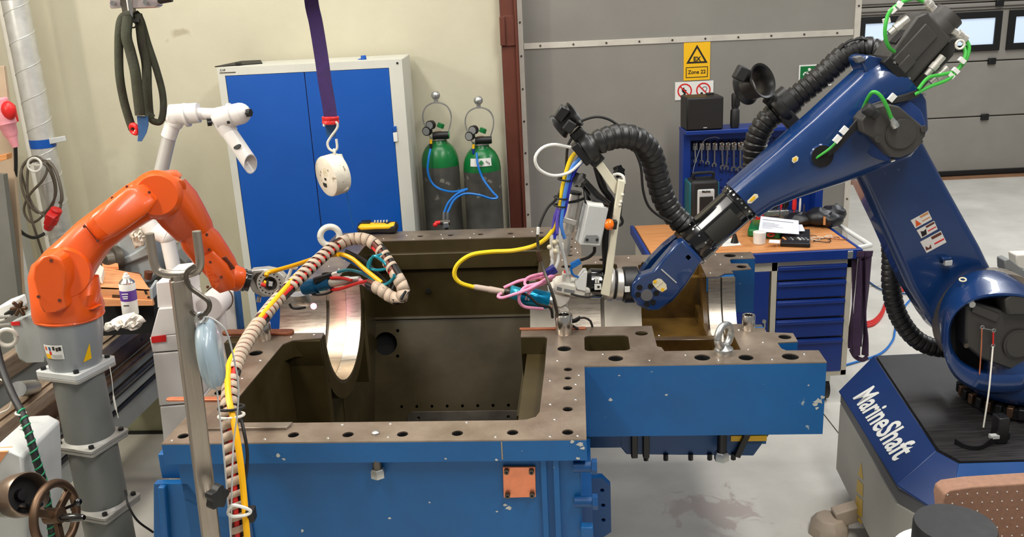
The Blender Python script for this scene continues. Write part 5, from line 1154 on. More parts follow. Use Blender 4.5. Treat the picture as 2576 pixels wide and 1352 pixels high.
for xp, yp, Y in ((213, 570, 2.895), (246, 606, 2.895), (320, 470, 3.0), (283, 498, 2.97), (254, 526, 2.94), (376, 484, 3.0), (369, 537, 3.02), (293, 580, 2.95)): q = pl(xp, yp, Y); MB().cyl(q, q+Vector((0, -.003, 0)), .005, .005, 10).build('screw', 'brownpost', RBT)
EY_ = 3.14
ec = pl(398, 490, EY_)
MB().lathe([(S(48, ec), 0), (S(60, ec), .1), (S(62, ec), .5), (S(60, ec), .9), (S(50, ec), 1)], pl(394, 492, EY_-.10), pl(402, 488, EY_+.11), 40).build('elbow_drum', OR, RBT)
MB().loft([(pl(390, 470, EY_), Vector((S(50, ec), 0, 0)), Vector((0, .08, 0))), (pl(405, 448, EY_+.02), Vector((S(48, ec), 0, 0)), Vector((0, .08, 0))), (pl(418, 434, EY_+.02), Vector((S(24, ec), 0, 0)), Vector((0, .05, 0)))], 28, 2.4).build('elbow_cap', OR, RBT, smooth=60)
MB().lathe([(S(30, ec), 0), (S(34, ec), .4), (S(30, ec), .9), (S(20, ec), 1)], pl(420, 470, EY_), pl(450, 484, EY_-.02), 24).build('elbow_boss', OR, RBT)
fa = [(412, 478, 3.16), (438, 510, 3.18), (462, 545, 3.2), (488, 580, 3.22), (498, 594, 3.23)]
pf_ = [P(x, y, Y=Y) for x, y, Y in fa]
MB().path(pf_, [S(w, ec) for w in (50, 53, 50, 44, 38)], [.085, .085, .08, .07, .06], 4.2, 40).build('forearm', OR, RBT, smooth=50)
fb = [(490, 584, 3.22), (505, 605, 3.235), (530, 640, 3.26), (552, 668, 3.28), (572, 700, 3.29), (582, 722, 3.30)]
pg = [P(x, y, Y=Y) for x, y, Y in fb]
MB().path(pg, [S(w, ec) for w in (38, 45, 44, 40, 34, 20)], [.06, .072, .07, .066, .06, .04], 3.2, 32).build('wrist_housing', OR, RBT, smooth=50)
nf = [(520, 640, 3.19), (545, 675, 3.20), (562, 712, 3.21), (572, 730, 3.215)]
pn_ = [P(x, y, Y=Y) for x, y, Y in nf]
MB().path(pn_, [S(w, ec) for w in (20, 30, 33, 22)], [.012, .024, .026, .016], 2.6, 24).build('wrist_cover', OR, RBT, smooth=50)
MB().prism([P(551, 652, Y=3.205), P(568, 645, Y=3.205), P(592, 676, Y=3.215), P(574, 684, Y=3.215), P(558, 676, Y=3.21)], (0, .006, 0)).build('wrist_recess', 'brownpost', RBT, bevel=.003)
text('KUKA', 'lettering', OR, RBT, pl(532, 700, 3.168), P(560, 738, Y=3.17)-P(520, 680, Y=3.17), Vector((0, 0, 1)), .03, lift=.0)
for xp, yp in ((527, 628), (530, 659), (557, 697), (521, 590), (523, 722)): q = pl(xp, yp, 3.182); MB().cyl(q, q+Vector((0, -.006, 0)), .005, .005, 10).build('screw', 'brownpost', RBT)
wc = pl(592, 700, 3.29)
MB().lathe([(S(30, wc), 0), (S(33, wc), .3), (S(32, wc), .8), (S(26, wc), 1)], pl(570, 694, 3.28), pl(610, 706, 3.31), 28).build('wrist', OR, RBT)
MB().lathe([(S(27, wc), 0), (S(29, wc), .15), (S(29, wc), .5), (S(26, wc), .55), (S(27, wc), 1)], pl(606, 704, 3.31), pl(628, 708, 3.32), 28).build('tool_flange', 'blackgloss', RBT)
# ================================================================== laser head held by the orange robot
HY2 = 3.34
LH = thing('cladding_tool', 'silver laser cladding head on orange robot wrist inside the left bearing', 'laser head', P(780, 770, Y=3.36))
M('silver', (196, 192, 184), .36, .55, .08, 12)
body = [(622, 690), (630, 682), (670, 678), (700, 684), (716, 700), (718, 718), (708, 738), (690, 748), (655, 748), (635, 735), (624, 715)]
MB().prism(px(body, Y=HY2), (0, .05, 0)).build('bracket', 'silver', LH, bevel=.006, seg=3)
cc = P(682, 710, Y=HY2-.012); R2 = S(33, cc)
MB().plate(circ(0, 0, R2, 36), [circ(0, 0, R2*.55, 28)], 0, .02, lambda u, v, z: cc+Vector((u, -z, v))).build('ring_plate', 'silver', LH, bevel=.001)
for k in range(18):
    w = 2*math.pi*k/18; q = cc+Vector((R2*.8*math.cos(w), -.0205, R2*.8*math.sin(w))); MB().cyl(q, q+Vector((0, -.001, 0)), .003, .003, 8).build('tapped_hole', 'ink', LH)
MB().cyl(cc+Vector((0, .012, 0)), cc+Vector((0, -.004, 0)), R2*.56, R2*.56, 28).build('socket', 'darksteel', LH)
MB().box(cc+Vector((0, -.02, 0)), (R2*.55, .03, R2*.5), Matrix.Rotation(.5, 3, 'Y')).build('sensor_cube', 'ink', LH, bevel=.003)
MB().box(cc+Vector((.008, -.038, .004)), (R2*.28, .004, R2*.34), Matrix.Rotation(.2, 3, 'Y')).build('sensor_label', 'ltgrey', LH)
MB().cyl(cc+Vector((-.03, -.03, .002)), cc+Vector((-.012, -.03, -.004)), .008, .008, 10).build('red_cap', 'red', LH); MB().cyl(cc+Vector((-.02, -.028, .01)), cc+Vector((-.005, -.028, .004)), .007, .007, 10).build('yellow_plug', 'yellow', LH)
MB().prism(px([(636, 700), (644, 688), (664, 684), (655, 705), (655, 722), (648, 728)], Y=HY2-.002), (0, .004, 0)).build('bracket_recess', 'darksteel', LH)
MB().tube(spl(pxy([(735, 672, HY2), (728, 690, HY2), (717, 715, HY2-.01), (713, 735, HY2-.01)]), 5), .0065, 8).ball(P(742, 672, Y=HY2), .012, 10).build('white_hose', 'offwhite', LH)
MB().cyl(P(652, 748, Y=HY2), P(650, 760, Y=HY2), .008, .008, 10).build('drain_cock', 'zinc', LH)
M('anodblue', (0, 84, 128), .25, .5, .05, 10); M('anodteal', (30, 140, 160), .25, .4)
lx = [(770, 722), (815, 712)]
MB().lathe([(.026, 0), (.03, .1), (.03, .5), (.024, .55), (.024, 1)], P(765, 726, Y=3.28), P(832, 712, Y=3.24), 28).build('optic_tube', 'anodblue', LH)
MB().lathe([(.027, 0), (.027, 1)], P(795, 720, Y=3.27), P(822, 714, Y=3.25), 28).build('optic_ring', 'anodteal', LH)
MB().lathe([(.018, 0), (.018, .6), (.014, .7), (.012, 1)], P(832, 712, Y=3.24), P(905, 703, Y=3.2), 20).build('fibre_connector', 'silver', LH)
MB().prism(px([(786, 702), (833, 688), (837, 700), (790, 716)], Y=3.23), (0, .02, 0)).build('cable_block', 'ink', LH, bevel=.003)
MB().prism(px([(832, 690), (848, 685), (852, 695), (838, 702)], Y=3.225), (0, .02, 0)).build('terminal', 'offwhite', LH, bevel=.003)
MB().loft([(P(752, 740, Y=3.32), Vector((.035, 0, 0)), Vector((0, .035, 0))), (P(757, 752, Y=3.33), Vector((.038, 0, 0)), Vector((0, .038, 0))), (P(763, 762, Y=3.34), Vector((.032, 0, 0)), Vector((0, .032, 0))), (P(772, 770, Y=3.36), Vector((.012, 0, 0)), Vector((0, .012, 0)))], 20, 2.2).build('nozzle', 'silver', LH)
MB().tube(spl(pxy([(728, 765, 3.28), (735, 775, 3.28), (750, 777, 3.28), (768, 774, 3.3)]), 6), .005, 8).build('shield_gas_pipe', 'ink', LH)
M('reda', (212, 38, 34), .4)
MB().tube(spl(pxy([(834, 730, 3.24), (855, 728, 3.2), (880, 720, 3.16), (905, 712, 3.12), (935, 706, 3.08)]), 6), .007, 8).build('red_hose', 'reda', LH)
MB().tube(spl(pxy([(832, 700, 3.23), (860, 700, 3.2), (885, 706, 3.18)]), 6), .006, 8).build('red_hose', 'reda', LH)
MB().tube(spl(pxy([(765, 728, 3.27), (790, 742, 3.25), (820, 740, 3.24), (838, 732, 3.23)]), 6), .004, 8).build('black_lead', 'ink', LH)
# weld spot
M('weld', (255, 120, 160), .5, 0, emit=5); M('weld_core', (255, 235, 240), .5, 0, emit=30)
ws = P(789, 771, Y=3.50)
t = thing('weld_spot', 'glowing pink weld spot on the left bearing surface', 'weld', ws)
MB().ball(ws, .013, 14).build('glow', 'weld', t); MB().ball(ws+Vector((0, -.009, .004)), .0075, 12).build('core', 'weld_core', t)
wlt = bpy.data.lights.new('weld_glow', 'POINT'); wlt.energy = .4; wlt.color = (1, .5, .6); wlt.shadow_soft_size = .01
wo = bpy.data.objects.new('weld_glow', wlt); COL.objects.link(wo); wo.location = ws+Vector((0, -.02, .01))
# ================================================================== spiral wrapped cable bundle
path = spl(pxy([(607, 1420, 2.02), (600, 1330, 2.04), (592, 1230, 2.08), (583, 1140, 2.12), (577, 1060, 2.16), (577, 1000, 2.22), (588, 930, 2.34), (618, 865, 2.50), (655, 808, 2.65), (700, 752, 2.8), (750, 702, 2.92), (800, 655, 3.03), (845, 618, 3.12), (885, 602, 3.16), (925, 604, 3.14), (955, 628, 3.10), (978, 662, 3.05), (1000, 698, 3.0), (1015, 728, 2.97), (1008, 752, 2.95), (985, 748, 2.97), (955, 728, 3.0), (925, 715, 3.05)]), 10)
path = resample(path, .01); RBN = .0225
t = thing('cable_bundle', 'thick cable bundle in beige spiral wrap arching over the left bearing', 'cable', path[0])
fr = frames(path); nn = len(path)
for k, (m_, r_) in enumerate((('reda', .0075), ('ink', .0095), ('hose_blue', .0065), ('ink', .0095), ('ink', .0085), ('brownpost', .009))):
    pts = []
    for i, p_ in enumerate(path):
        w = 2*math.pi*k/6+i*.012; x, y, _ = fr[i]; pts.append(p_+(x*math.cos(w)+y*math.sin(w))*(RBN*.58))
    MB().tube(pts[::2], r_, 7).build('inner_cable', m_, t)
M('wrapbeige', (184, 164, 144), .55, 0, .08, 12)
for s0, s1, wd_ in ((.0, .10, .6), (.1, .265, .82), (.27, .44, .86), (.445, .535, .78), (.55, .70, .62), (.70, .80, .92), (.80, .86, .45), (.86, .985, .95)):
    o = wrap(path, RBN, .029, .029*wd_, s0, s1, 18).build('spiral_wrap', 'wrapbeige', t); md = o.modifiers.new('s', 'SOLIDIFY'); md.thickness = .0022
yp = spl(pxy([(628, 1420, 2.0), (620, 1330, 2.01), (612, 1230, 2.05), (602, 1140, 2.08), (588, 1060, 2.12), (575, 1000, 2.18), (573, 945, 2.28), (580, 908, 2.36), (612, 858, 2.50), (660, 793, 2.66), (705, 740, 2.80), (750, 690, 2.93), (790, 655, 3.04), (840, 640, 3.12), (880, 648, 3.10), (920, 680, 3.06), (960, 712, 3.02)]), 8)
M('cableyellow', (246, 180, 10), .35)
MB().tube(resample(yp, .015), .0085, 9).solo('yellow_cable', 'cableyellow', 'yellow cable tied along the beige wrapped bundle', 'cable')
MB().tube(spl(pxy([(670, 695, 3.30), (672, 688, 3.31), (690, 682, 3.31), (740, 668, 3.26), (780, 655, 3.2), (815, 645, 3.14), (850, 640, 3.11)]), 7), .0085, 9).solo('yellow_cable', 'cableyellow', 'yellow cable from silver laser head to the bundle', 'cable')
MB().tube(spl(pxy([(860, 645, 3.15), (900, 668, 3.1), (935, 698, 3.06), (965, 720, 3.02)]), 7), .007, 8).solo('blue_hose', 'hose_blue', 'blue hose below the yellow cable near the bundle arch', 'hose')
MB().tube(spl(pxy([(870, 632, 3.17), (915, 655, 3.13), (950, 690, 3.08), (975, 715, 3.03)]), 7), .007, 8).solo('black_hose', 'ink', 'black cable behind the yellow one under the bundle arch', 'cable')
MB().tube(spl(pxy([(962, 640, 3.06), (935, 650, 3.07), (926, 672, 3.07), (950, 680, 3.05), (975, 672, 3.03), (940, 645, 3.05), (928, 690, 3.06), (945, 712, 3.03), (970, 716, 3.0), (990, 700, 2.98), (992, 690, 2.98)]), 7), .0055, 8).solo('teal_hose', 'anodteal', 'teal hose looped inside the arch of the bundle', 'hose')
MB().tube(spl(pxy([(850, 685, 3.21), (880, 680, 3.17), (915, 690, 3.1), (945, 712, 3.04)]), 7), .006, 8).solo('teal_hose', 'anodteal', 'teal hose from laser connector to the bundle end', 'hose')
MB().tube(spl(pxy([(905, 706, 3.2), (930, 722, 3.1), (960, 735, 3.0)]), 6), .009, 8).solo('pale_hose', 'pink', 'pale pink hose running into the bundle end', 'hose')
MB().tube(spl(pxy([(600, 1030, 2.17), (612, 1080, 2.12), (622, 1140, 2.1), (618, 1200, 2.09), (606, 1240, 2.07)]), 7), .0045, 7).solo('black_lead', 'ink', 'thin black lead bowing out beside the yellow cable', 'cable')
for k, (xp, yp_, Y, m_) in enumerate(((582, 1026, 2.16, 'ink'), (582, 1046, 2.15, 'offwhite'))):
    q = P(xp, yp_, Y=Y); MB().torus(q, (0, .2, 1), .032, .004, 28, 8).solo('cable_tie', m_, ['black', 'white'][k]+' cable tie around the bundle over the front flange', 'cable tie', 'cable ties')
q = P(985, 722, Y=3.0)
MB().torus(q, (.6, .2, -.4), .022, .005, 24, 8).solo('cable_tie', 'ink', 'black tie where hoses join the bundle end', 'cable tie', 'cable ties')
t = thing('carabiner', 'white snap ring clamped around the bundle low on the picture', 'ring', P(605, 1300, Y=2.02))
pts = spl(pxy([(576, 1280, 2.02), (586, 1272, 2.0), (608, 1276, 2.0), (628, 1284, 2.01), (628, 1292, 2.01), (612, 1298, 2.0), (586, 1300, 2.0), (574, 1293, 2.02), (576, 1280, 2.02)]), 5)
MB().tube(pts, .0042, 8).build('ring', 'white', t); MB().box(P(632, 1294, Y=2.03), (.02, .03, .035)).build('clip', 'ink', t, bevel=.003)
# ================================================================== steel post stand with U bracket
SYP = 2.05
q = P(466, 760, Y=SYP); hx = S(23, q); zt2 = P(462, 702, Y=SYP).z
q0_ = P(461, 780, Y=SYP); q1_ = P(531, 1352, Y=SYP); pd = (q0_-q1_).normalized(); pt = q1_+pd*((zt2-q1_.z)/pd.z); pb0 = q1_+pd*((.01-q1_.z)/pd.z); q = pt
t = thing('steel_stand', 'square stainless post with U shaped bar on top in front of gearbox', 'stand', (q.x+.004, SYP, 0))
M('stainless', (158, 148, 136), .34, .75, .12, 8, stretch=(20, 20, 1))
RS = Matrix.Rotation(math.radians(30), 3, 'Z')
MB().bar(pb0, pt, hx*2, hx*1.5, up=RS @ Vector((0, 1, 0))).build('post', 'stainless', t, bevel=.004)
MB().box((pb0.x, SYP, .006), (.3, .3, .012)).build('foot_plate', 'stainless', t)
us = spl(pxy([(376, 588, SYP), (382, 630, SYP), (388, 662, SYP), (398, 682, SYP), (420, 690, SYP), (455, 691, SYP), (485, 686, SYP), (500, 675, SYP), (503, 655, SYP), (499, 620, SYP), (494, 582, SYP)]), 6)
MB().tube(us, S(11, q), 16).build('u_bar', 'stainless', t); MB().box((q.x, SYP, zt2+.004), (hx*1.4, hx*1.2, .014), RS).build('top_weld', 'stainless', t)
k_ = P(538, 1247, Y=SYP-.05); kb = MB().cyl(P(520, 1249, Y=SYP-.01), k_, .012, .012, 12); kb.build('knob_stem', 'bright', t)
starknob(MB(), k_, (.85, -.5, -.05), .028, .022, 5).build('star_knob', 'black', t, bevel=.003)
MB().tube(spl(pxy([(490, 670, SYP-.03), (472, 683, SYP-.03), (468, 702, SYP-.03), (480, 725, SYP-.03), (503, 742, SYP-.03), (525, 760, SYP-.03), (525, 780, SYP-.03), (508, 795, SYP-.03), (490, 792, SYP-.03), (480, 782, SYP-.03)]), 6), .0058, 9).solo('s_hook', 'darksteel', 'dark steel S hook on the U bar of the post', 'hook')
t = thing('spring_balancer', 'grey blue spring balancer hanging on the steel post', 'balancer', P(545, 985, Y=SYP))
c = P(530, 890, Y=SYP-.01); ax = Vector((.965, .20, .05)).normalized(); R_ = S(90, c)
M('balgrey', (150, 168, 178), .3, 0, .05, 10, coat=.3)
MB().lathe([(R_*.5, 0), (R_*.78, .04), (R_*.94, .2), (R_*1.0, .42), (R_*1.0, .58), (R_*.94, .8), (R_*.78, .96), (R_*.5, 1)], c-ax*.024, c+ax*.024, 44).build('drum', 'balgrey', t)
MB().torus(c, ax, R_*.985, .0035, 44, 6).build('rim_seam', 'balgrey', t)
MB().torus(P(507, 800, Y=SYP-.03), (.3, -1, 0), .012, .004, 16, 8).build('top_eye', 'zinc', t)
MB().cyl(P(492, 888, Y=SYP-.05), P(512, 884, Y=SYP-.04), .010, .010, 12).build('adjuster', 'bright', t)
MB().prism(px([(508, 908), (530, 930), (534, 965), (512, 940)], Y=SYP-.055), (0, .004, 0)).build('side_tag', 'offwhite', t)
for k in range(3): MB().torus(P(520+k*5, 950+k*10, Y=SYP-.05), (.6, -.5, .3*k), .006, .002, 12, 6).build('chain_link', 'zinc', t)
MB().tube(spl(pxy([(508, 897, SYP-.06), (505, 915, SYP-.06), (512, 930, SYP-.06), (516, 920, SYP-.06), (509, 905, SYP-.06)]), 5), .002, 6).build('split_pin', 'zinc', t)
MB().tube(pxy([(545, 975, SYP), (562, 1130, SYP), (585, 1400, SYP-.05)]), .0022, 6).solo('balancer_cord', 'ltgrey', 'thin grey cord from the grey balancer straight down', 'cord')
MB().tube(spl(pxy([(507, 798, SYP-.03), (530, 800, SYP-.04), (560, 822, SYP-.04), (575, 850, SYP-.02), (592, 920, SYP+.0), (600, 980, SYP), (596, 1050, SYP), (588, 1110, SYP), (584, 1200, SYP-.02), (580, 1400, SYP-.03)]), 7), .0022, 6).solo('balancer_cord', 'ltgrey', 'thin grey cord looping from balancer eye beside the bundle', 'cord')
MB().tube(spl(pxy([(315, 1235, 2.85), (322, 1270, 2.8), (345, 1310, 2.8), (385, 1340, 2.85)]), 6), .004, 7).solo('floor_cable', 'ink', 'thin black cable right of the pedestal foot', 'cable')
# ================================================================== mobile base of the blue robot
def fit_text(body, name, material, parent, origin, xdir, ydir, w, h, lift=.001, bold=.0):
    o = text(body, name, material, parent, (0, 0, 0), (1, 0, 0), (0, 1, 0), 1.0, lift=0, bold=bold, thick=.5)
    org = Vector((0, 0, 0)); r = parent
    while r: org = org+Vector(r.location); r = r.parent
    xs = [v.co.x for v in o.data.vertices]; ys = [v.co.y for v in o.data.vertices]; x = Vector(xdir).normalized(); y = Vector(ydir); y = (y-x*y.dot(x)).normalized(); z = x.cross(y)
    kx, ky = w/(max(xs)-min(xs)), h/(max(ys)-min(ys)); mx, my = (max(xs)+min(xs))/2, (max(ys)+min(ys))/2
    for v in o.data.vertices: v.co = Vector(origin)+x*((v.co.x-mx)*kx)+y*((v.co.y-my)*ky)+z*(lift+v.co.z*.001)-org
    return o
def isect(x, y, p0, n):
    d = ray(x, y); n = Vector(n); return CAM+d*((Vector(p0)-CAM).dot(n)/d.dot(n))
BC = thing('robot_cart', 'navy and grey mobile base lettered Marineshaft under the blue robot', 'robot base', (2.0, 3.2, 0))
ZB, ZL = .60, .48
TP = [P(2198, 895, Z=ZB), P(2355, 1135, Z=ZB), P(2412, 1166, Z=ZB), Vector((2.62, 2.70, ZB)), Vector((2.62, 3.70, ZB))]
LP_ = [P(2109, 985, Z=ZL), P(2256, 1222, Z=ZL), Vector((1.405, 2.60, ZL)), Vector((2.70, 2.55, ZL)), Vector((2.70, 3.72, ZL))]
TP[0].z = LP_[0].z = ZL; TP[0].z = ZB
_pn = (TP[1]-TP[0]).cross(LP_[0]-TP[0]); LP_[1] = isect(2256, 1222, TP[0], _pn)
BK = P(2200, 893, Z=ZB); BL = P(2108, 962, Z=ZL+.03)
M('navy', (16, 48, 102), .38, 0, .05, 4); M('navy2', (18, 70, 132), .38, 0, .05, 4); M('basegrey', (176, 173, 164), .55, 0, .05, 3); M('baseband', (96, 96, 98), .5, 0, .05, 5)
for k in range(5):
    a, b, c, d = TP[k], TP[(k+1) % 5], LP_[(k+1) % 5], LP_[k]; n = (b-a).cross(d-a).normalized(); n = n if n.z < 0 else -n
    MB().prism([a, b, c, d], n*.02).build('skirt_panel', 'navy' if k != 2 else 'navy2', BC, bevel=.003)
LOWP = [p+(Vector((2.05, 3.15, p.z))-p)*.012 for p in LP_]
def ring_poly(zs0, zs1, name, m_): MB().prism([Vector((p.x, p.y, zs0)) for p in LOWP], (0, 0, zs1-zs0)).build(name, m_, BC, bevel=.006)
ring_poly(ZL-.055, ZL-.001, 'band', 'baseband'); ring_poly(.10, ZL-.056, 'body', 'basegrey')
MB().prism([Vector((p.x, p.y, ZB-.02)) for p in TP], (0, 0, .014)).build('deck', 'black', BC)
M('matblack', (50, 48, 48), .5, 0, .35, 7, .1, 60, stretch=(1.0, 12, 4), c2=(20, 19, 20))
mt = MB().prism([Vector((p.x, p.y, ZB-.006))+(Vector((2.05, 3.2, ZB-.006))-Vector((p.x, p.y, ZB-.006)))*.02 for p in TP], (0, 0, .008)).build('rubber_mat', 'matblack', BC)
pn3 = (TP[1]-TP[0]).cross(LP_[0]-TP[0]).normalized(); pn3 = pn3 if pn3.z > 0 else -pn3
a, b = isect(2163, 992, TP[0], pn3), isect(2278, 1140, TP[0], pn3); xd = (LP_[1]-LP_[0]).normalized(); ydv = (TP[0]-LP_[0])
hgt = abs((isect(2190, 968, TP[0], pn3)-isect(2160, 1003, TP[0], pn3)).dot((ydv-xd*ydv.dot(xd)).normalized()))
fit_text('MarineShaft', 'lettering', 'white', BC, isect(2222, 1060, TP[0], pn3), xd, ydv, abs((b-a).dot(xd))*1.02, hgt*1.42, lift=.002, bold=.022)
q = isect(2288, 1118, TP[0], pn3); MB().cyl(q, q+pn3*.003, .006, .006, 12).build('trademark_dot', 'white', BC)
fp0, fn3 = LOWP[0], (LOWP[1]-LOWP[0]).cross(Vector((0, 0, 1))).normalized(); fn3 = fn3 if fn3.x < 0 else -fn3
def onface(pts): return [isect(x, y, fp0, fn3)+fn3*.001 for x, y in pts]
M('stickery', (206, 168, 50), .5)
for nm, poly in (('warning_triangle', [(2167, 1165), (2159, 1195), (2172, 1208)]), ('warning_plate', [(2158, 1206), (2172, 1220), (2171, 1252), (2155, 1236)]), ('warning_plate', [(2155, 1245), (2171, 1260), (2169, 1305), (2151, 1288)]), ('warning_strip', [(2151, 1295), (2158, 1302), (2157, 1308), (2150, 1300)]), ('warning_strip', [(2160, 1302), (2169, 1312), (2168, 1320), (2159, 1310)])):
    MB().prism(onface(poly), fn3*.001).build(nm, 'stickery', BC)
M('footbeige', (176, 160, 142), .5, 0, .05, 6)
fc = P(2085, 1330, Z=.02)
MB().loft([(fc+Vector((0, 0, -.02)), Vector((.085, 0, 0)), Vector((0, .085, 0))), (fc+Vector((0, 0, .02)), Vector((.08, 0, 0)), Vector((0, .08, 0))), (fc+Vector((.0, 0, .055)), Vector((.055, 0, 0)), Vector((0, .055, 0))), (fc+Vector((.0, 0, .06)), Vector((.03, 0, 0)), Vector((0, .03, 0)))], 8).build('levelling_foot', 'footbeige', BC, bevel=.004)
MB().bar(fc+Vector((.02, 0, .05)), fc+Vector((.16, .0, .09)), .06, .07).build('foot_arm', 'footbeige', BC, bevel=.006)
for p in ((2.5, 2.75), (2.5, 3.55), (1.6, 3.5)): MB().cyl((p[0], p[1], 0), (p[0], p[1], .12), .06, .05, 10).build('levelling_foot', 'footbeige', BC)
# strap and connector left on the mat
q = P(2512, 1110, Z=ZB+.003)
t = thing('black_connector', 'black connector with short strap lying on the rubber mat', 'connector', q)
MB().box(q+Vector((0, 0, .05)), (.04, .05, .10)).build('housing', 'black', t, bevel=.005); MB().box(q+Vector((-.03, -.02, .03)), (.03, .02, .012)).build('latch', 'ltgrey', t)
pts = spl([P(2402, 1112, Z=ZB+.012), P(2430, 1128, Z=ZB+.006), P(2465, 1130, Z=ZB+.006), P(2495, 1110, Z=ZB+.02), P(2540, 1098, Z=ZB+.03)], 5)
MB().strip(pts, (0, 0, .012), .004).build('strap', 'black', t)
# ================================================================== blue robot
RX, RY = 1.96, 3.2
BR = thing('blue_robot', 'large blue six axis robot arm reaching over the gearbox', 'robot', (RX, RY, ZB+.004))
gr = MB().lathe([(.20, 0), (.21, .1), (.21, .9), (.20, 1)], (RX, RY, ZB+.003), (RX, RY, ZB+.05), 48).build('base_ring', 'black', BR)
for k in range(22):
    w = math.pi*(.9+k*.055); q = Vector((RX+.215*math.cos(w), RY+.215*math.sin(w), ZB+.04)); MB().box(q, (.03, .022, .04), Matrix.Rotation(w, 3, 'Z')).build('tooth', 'brownsteel' if k % 2 else 'black', BR, bevel=.003)
MB().loft([(Vector((RX, RY, z)), Vector((r, 0, 0)), Vector((0, r*.9, 0))) for z, r in ((ZB+.05, .18), (ZB+.07, .215), (ZB+.10, .235), (ZB+.15, .24), (ZB+.22, .23), (ZB+.28, .18))], 44, 2.3).build('turret', 'rblue', BR, smooth=50)
# shoulder housing (open towards the camera) with black motor
hc = P(2478, 800, Y=3.25); rh = S(131, hc)
H0, H1 = Vector((hc.x, 3.27, hc.z)), Vector((hc.x, 3.07, hc.z))
MB().lathe([(rh*.9, 0), (rh*1.0, .06), (rh*1.0, .5)], H0, H1, 56).build('joint_ring', 'steel', BR)
def sup(cx, cy, hw, hh, Y, n=56, e=2.35):
    out = []
    for k in range(n):
        w = 2*math.pi*k/n; c_, s_ = math.cos(w), math.sin(w)
        out.append(P(cx+hw*math.copysign(abs(c_)**(2/e), c_), cy+hh*math.copysign(abs(s_)**(2/e), s_), Y=Y))
    return out
def rings(lps, cap=None):
    n = len(lps[0]); vs = [v for l in lps for v in l]; fs = []
    for i in range(len(lps)-1):
        for k in range(n): fs.append((i*n+k, i*n+(k+1) % n, (i+1)*n+(k+1) % n, (i+1)*n+k))
    if cap: fs.append(tuple((len(lps)-1)*n+k for k in range(n)))
    return MB().add(vs, fs)
rings([sup(2482, 803, 121, 124, 3.20, e=2), sup(2486, 808, 126, 128, 3.17, e=2), sup(2508, 842, 140, 134, 3.08), sup(2520, 862, 146, 130, 3.02), sup(2523, 862, 143, 124, 3.0), sup(2526, 850, 141, 106, 2.998), sup(2528, 846, 139, 99, 3.01), sup(2520, 842, 128, 92, 3.10)]).build('shoulder_housing', 'rblue', BR, smooth=50)
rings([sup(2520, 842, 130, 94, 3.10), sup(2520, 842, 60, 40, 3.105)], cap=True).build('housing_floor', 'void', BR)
mq = [(2430, 770), (2450, 760), (2520, 782), (2600, 775), (2600, 935), (2540, 930), (2470, 905), (2428, 870)]
M('motorgrey', (60, 58, 55), .5, 0, .08, 20)
mo = card(mq, 3.03, .12).build('base_motor', 'motorgrey', BR, bevel=.008)
q = P(2560, 865, Y=3.028); MB().lathe([(S(38, q), 0), (S(38, q), .6), (S(33, q), .7), (S(33, q), 1)], q, q+Vector((0, -.014, 0)), 36).build('motor_cap', 'motorgrey', BR)
MB().prism(px([(2528, 755), (2545, 742), (2600, 746), (2600, 795), (2535, 795)], Y=3.0), (0, .08, 0)).build('motor_plug', 'motorgrey', BR, bevel=.008)
MB().prism([P(2448, 765, Y=3.028), P(2515, 790, Y=3.028), P(2505, 812, Y=3.028), P(2442, 785, Y=3.028)], (0, -.008, 0)).build('motor_rib', 'motorgrey', BR, bevel=.004)
for xp, yp, r_, m_ in ((2443, 765, 9, 'zinc'), (2428, 868, 7, 'darksteel')): q = P(xp, yp, Y=3.025); MB().cyl(q, q+Vector((0, -.01, 0)), S(r_, q), S(r_*.9, q), 14).build('bolt', m_, BR)
for xp, yp in ((2471, 824), (2500, 832), (2498, 870)): q = P(xp, yp, Y=3.015); MB().torus(q, (0, 1, 0), .006, .002, 14, 6).build('ring_lug', 'zinc', BR)
MB().tube(pxy([(2470, 826, 3.015), (2499, 832, 3.015)]), .002, 6).build('wire', 'zinc', BR); MB().tube(pxy([(2499, 836, 3.015), (2498, 868, 3.015)]), .003, 6).build('wire', 'reda', BR)
MB().tube(spl(pxy([(2470, 826, 3.015), (2468, 880, 3.01), (2464, 943, 3.0)]), 4), .0025, 6).build('copper_wire', 'copper', BR)
MB().tube(spl(pxy([(2498, 872, 3.015), (2493, 930, 2.98), (2487, 990, 2.95), (2474, 1076, 2.93)]), 4), .003, 6).build('lead_wire', 'offwhite', BR)
MB().cyl(P(2380, 861, Y=3.03), P(2382, 872, Y=3.02), .007, .004, 10).build('grease_nipple', 'bright', BR)
q = P(2422, 704, Y=3.11); MB().torus(q, (-.3, -.6, .8), .011, .003, 18, 6, sy=.7).build('eye_plug', 'cream', BR)
# rear bracket at the picture edge
MB().prism(px([(2527, 656), (2540, 652), (2600, 700), (2600, 735), (2528, 682)], Y=3.35), (0, .06, 0)).build('rear_bracket', 'grey', BR, bevel=.004)
MB().prism(px([(2556, 642), (2600, 640), (2600, 690), (2558, 672)], Y=3.36), (0, .06, 0)).build('rear_block', 'offwhite', BR, bevel=.005)
q = P(2532, 694, Y=3.34); MB().cyl(q, q+Vector((0, 0, .02)), .022, .018, 14).build('rear_nut', 'darksteel', BR)
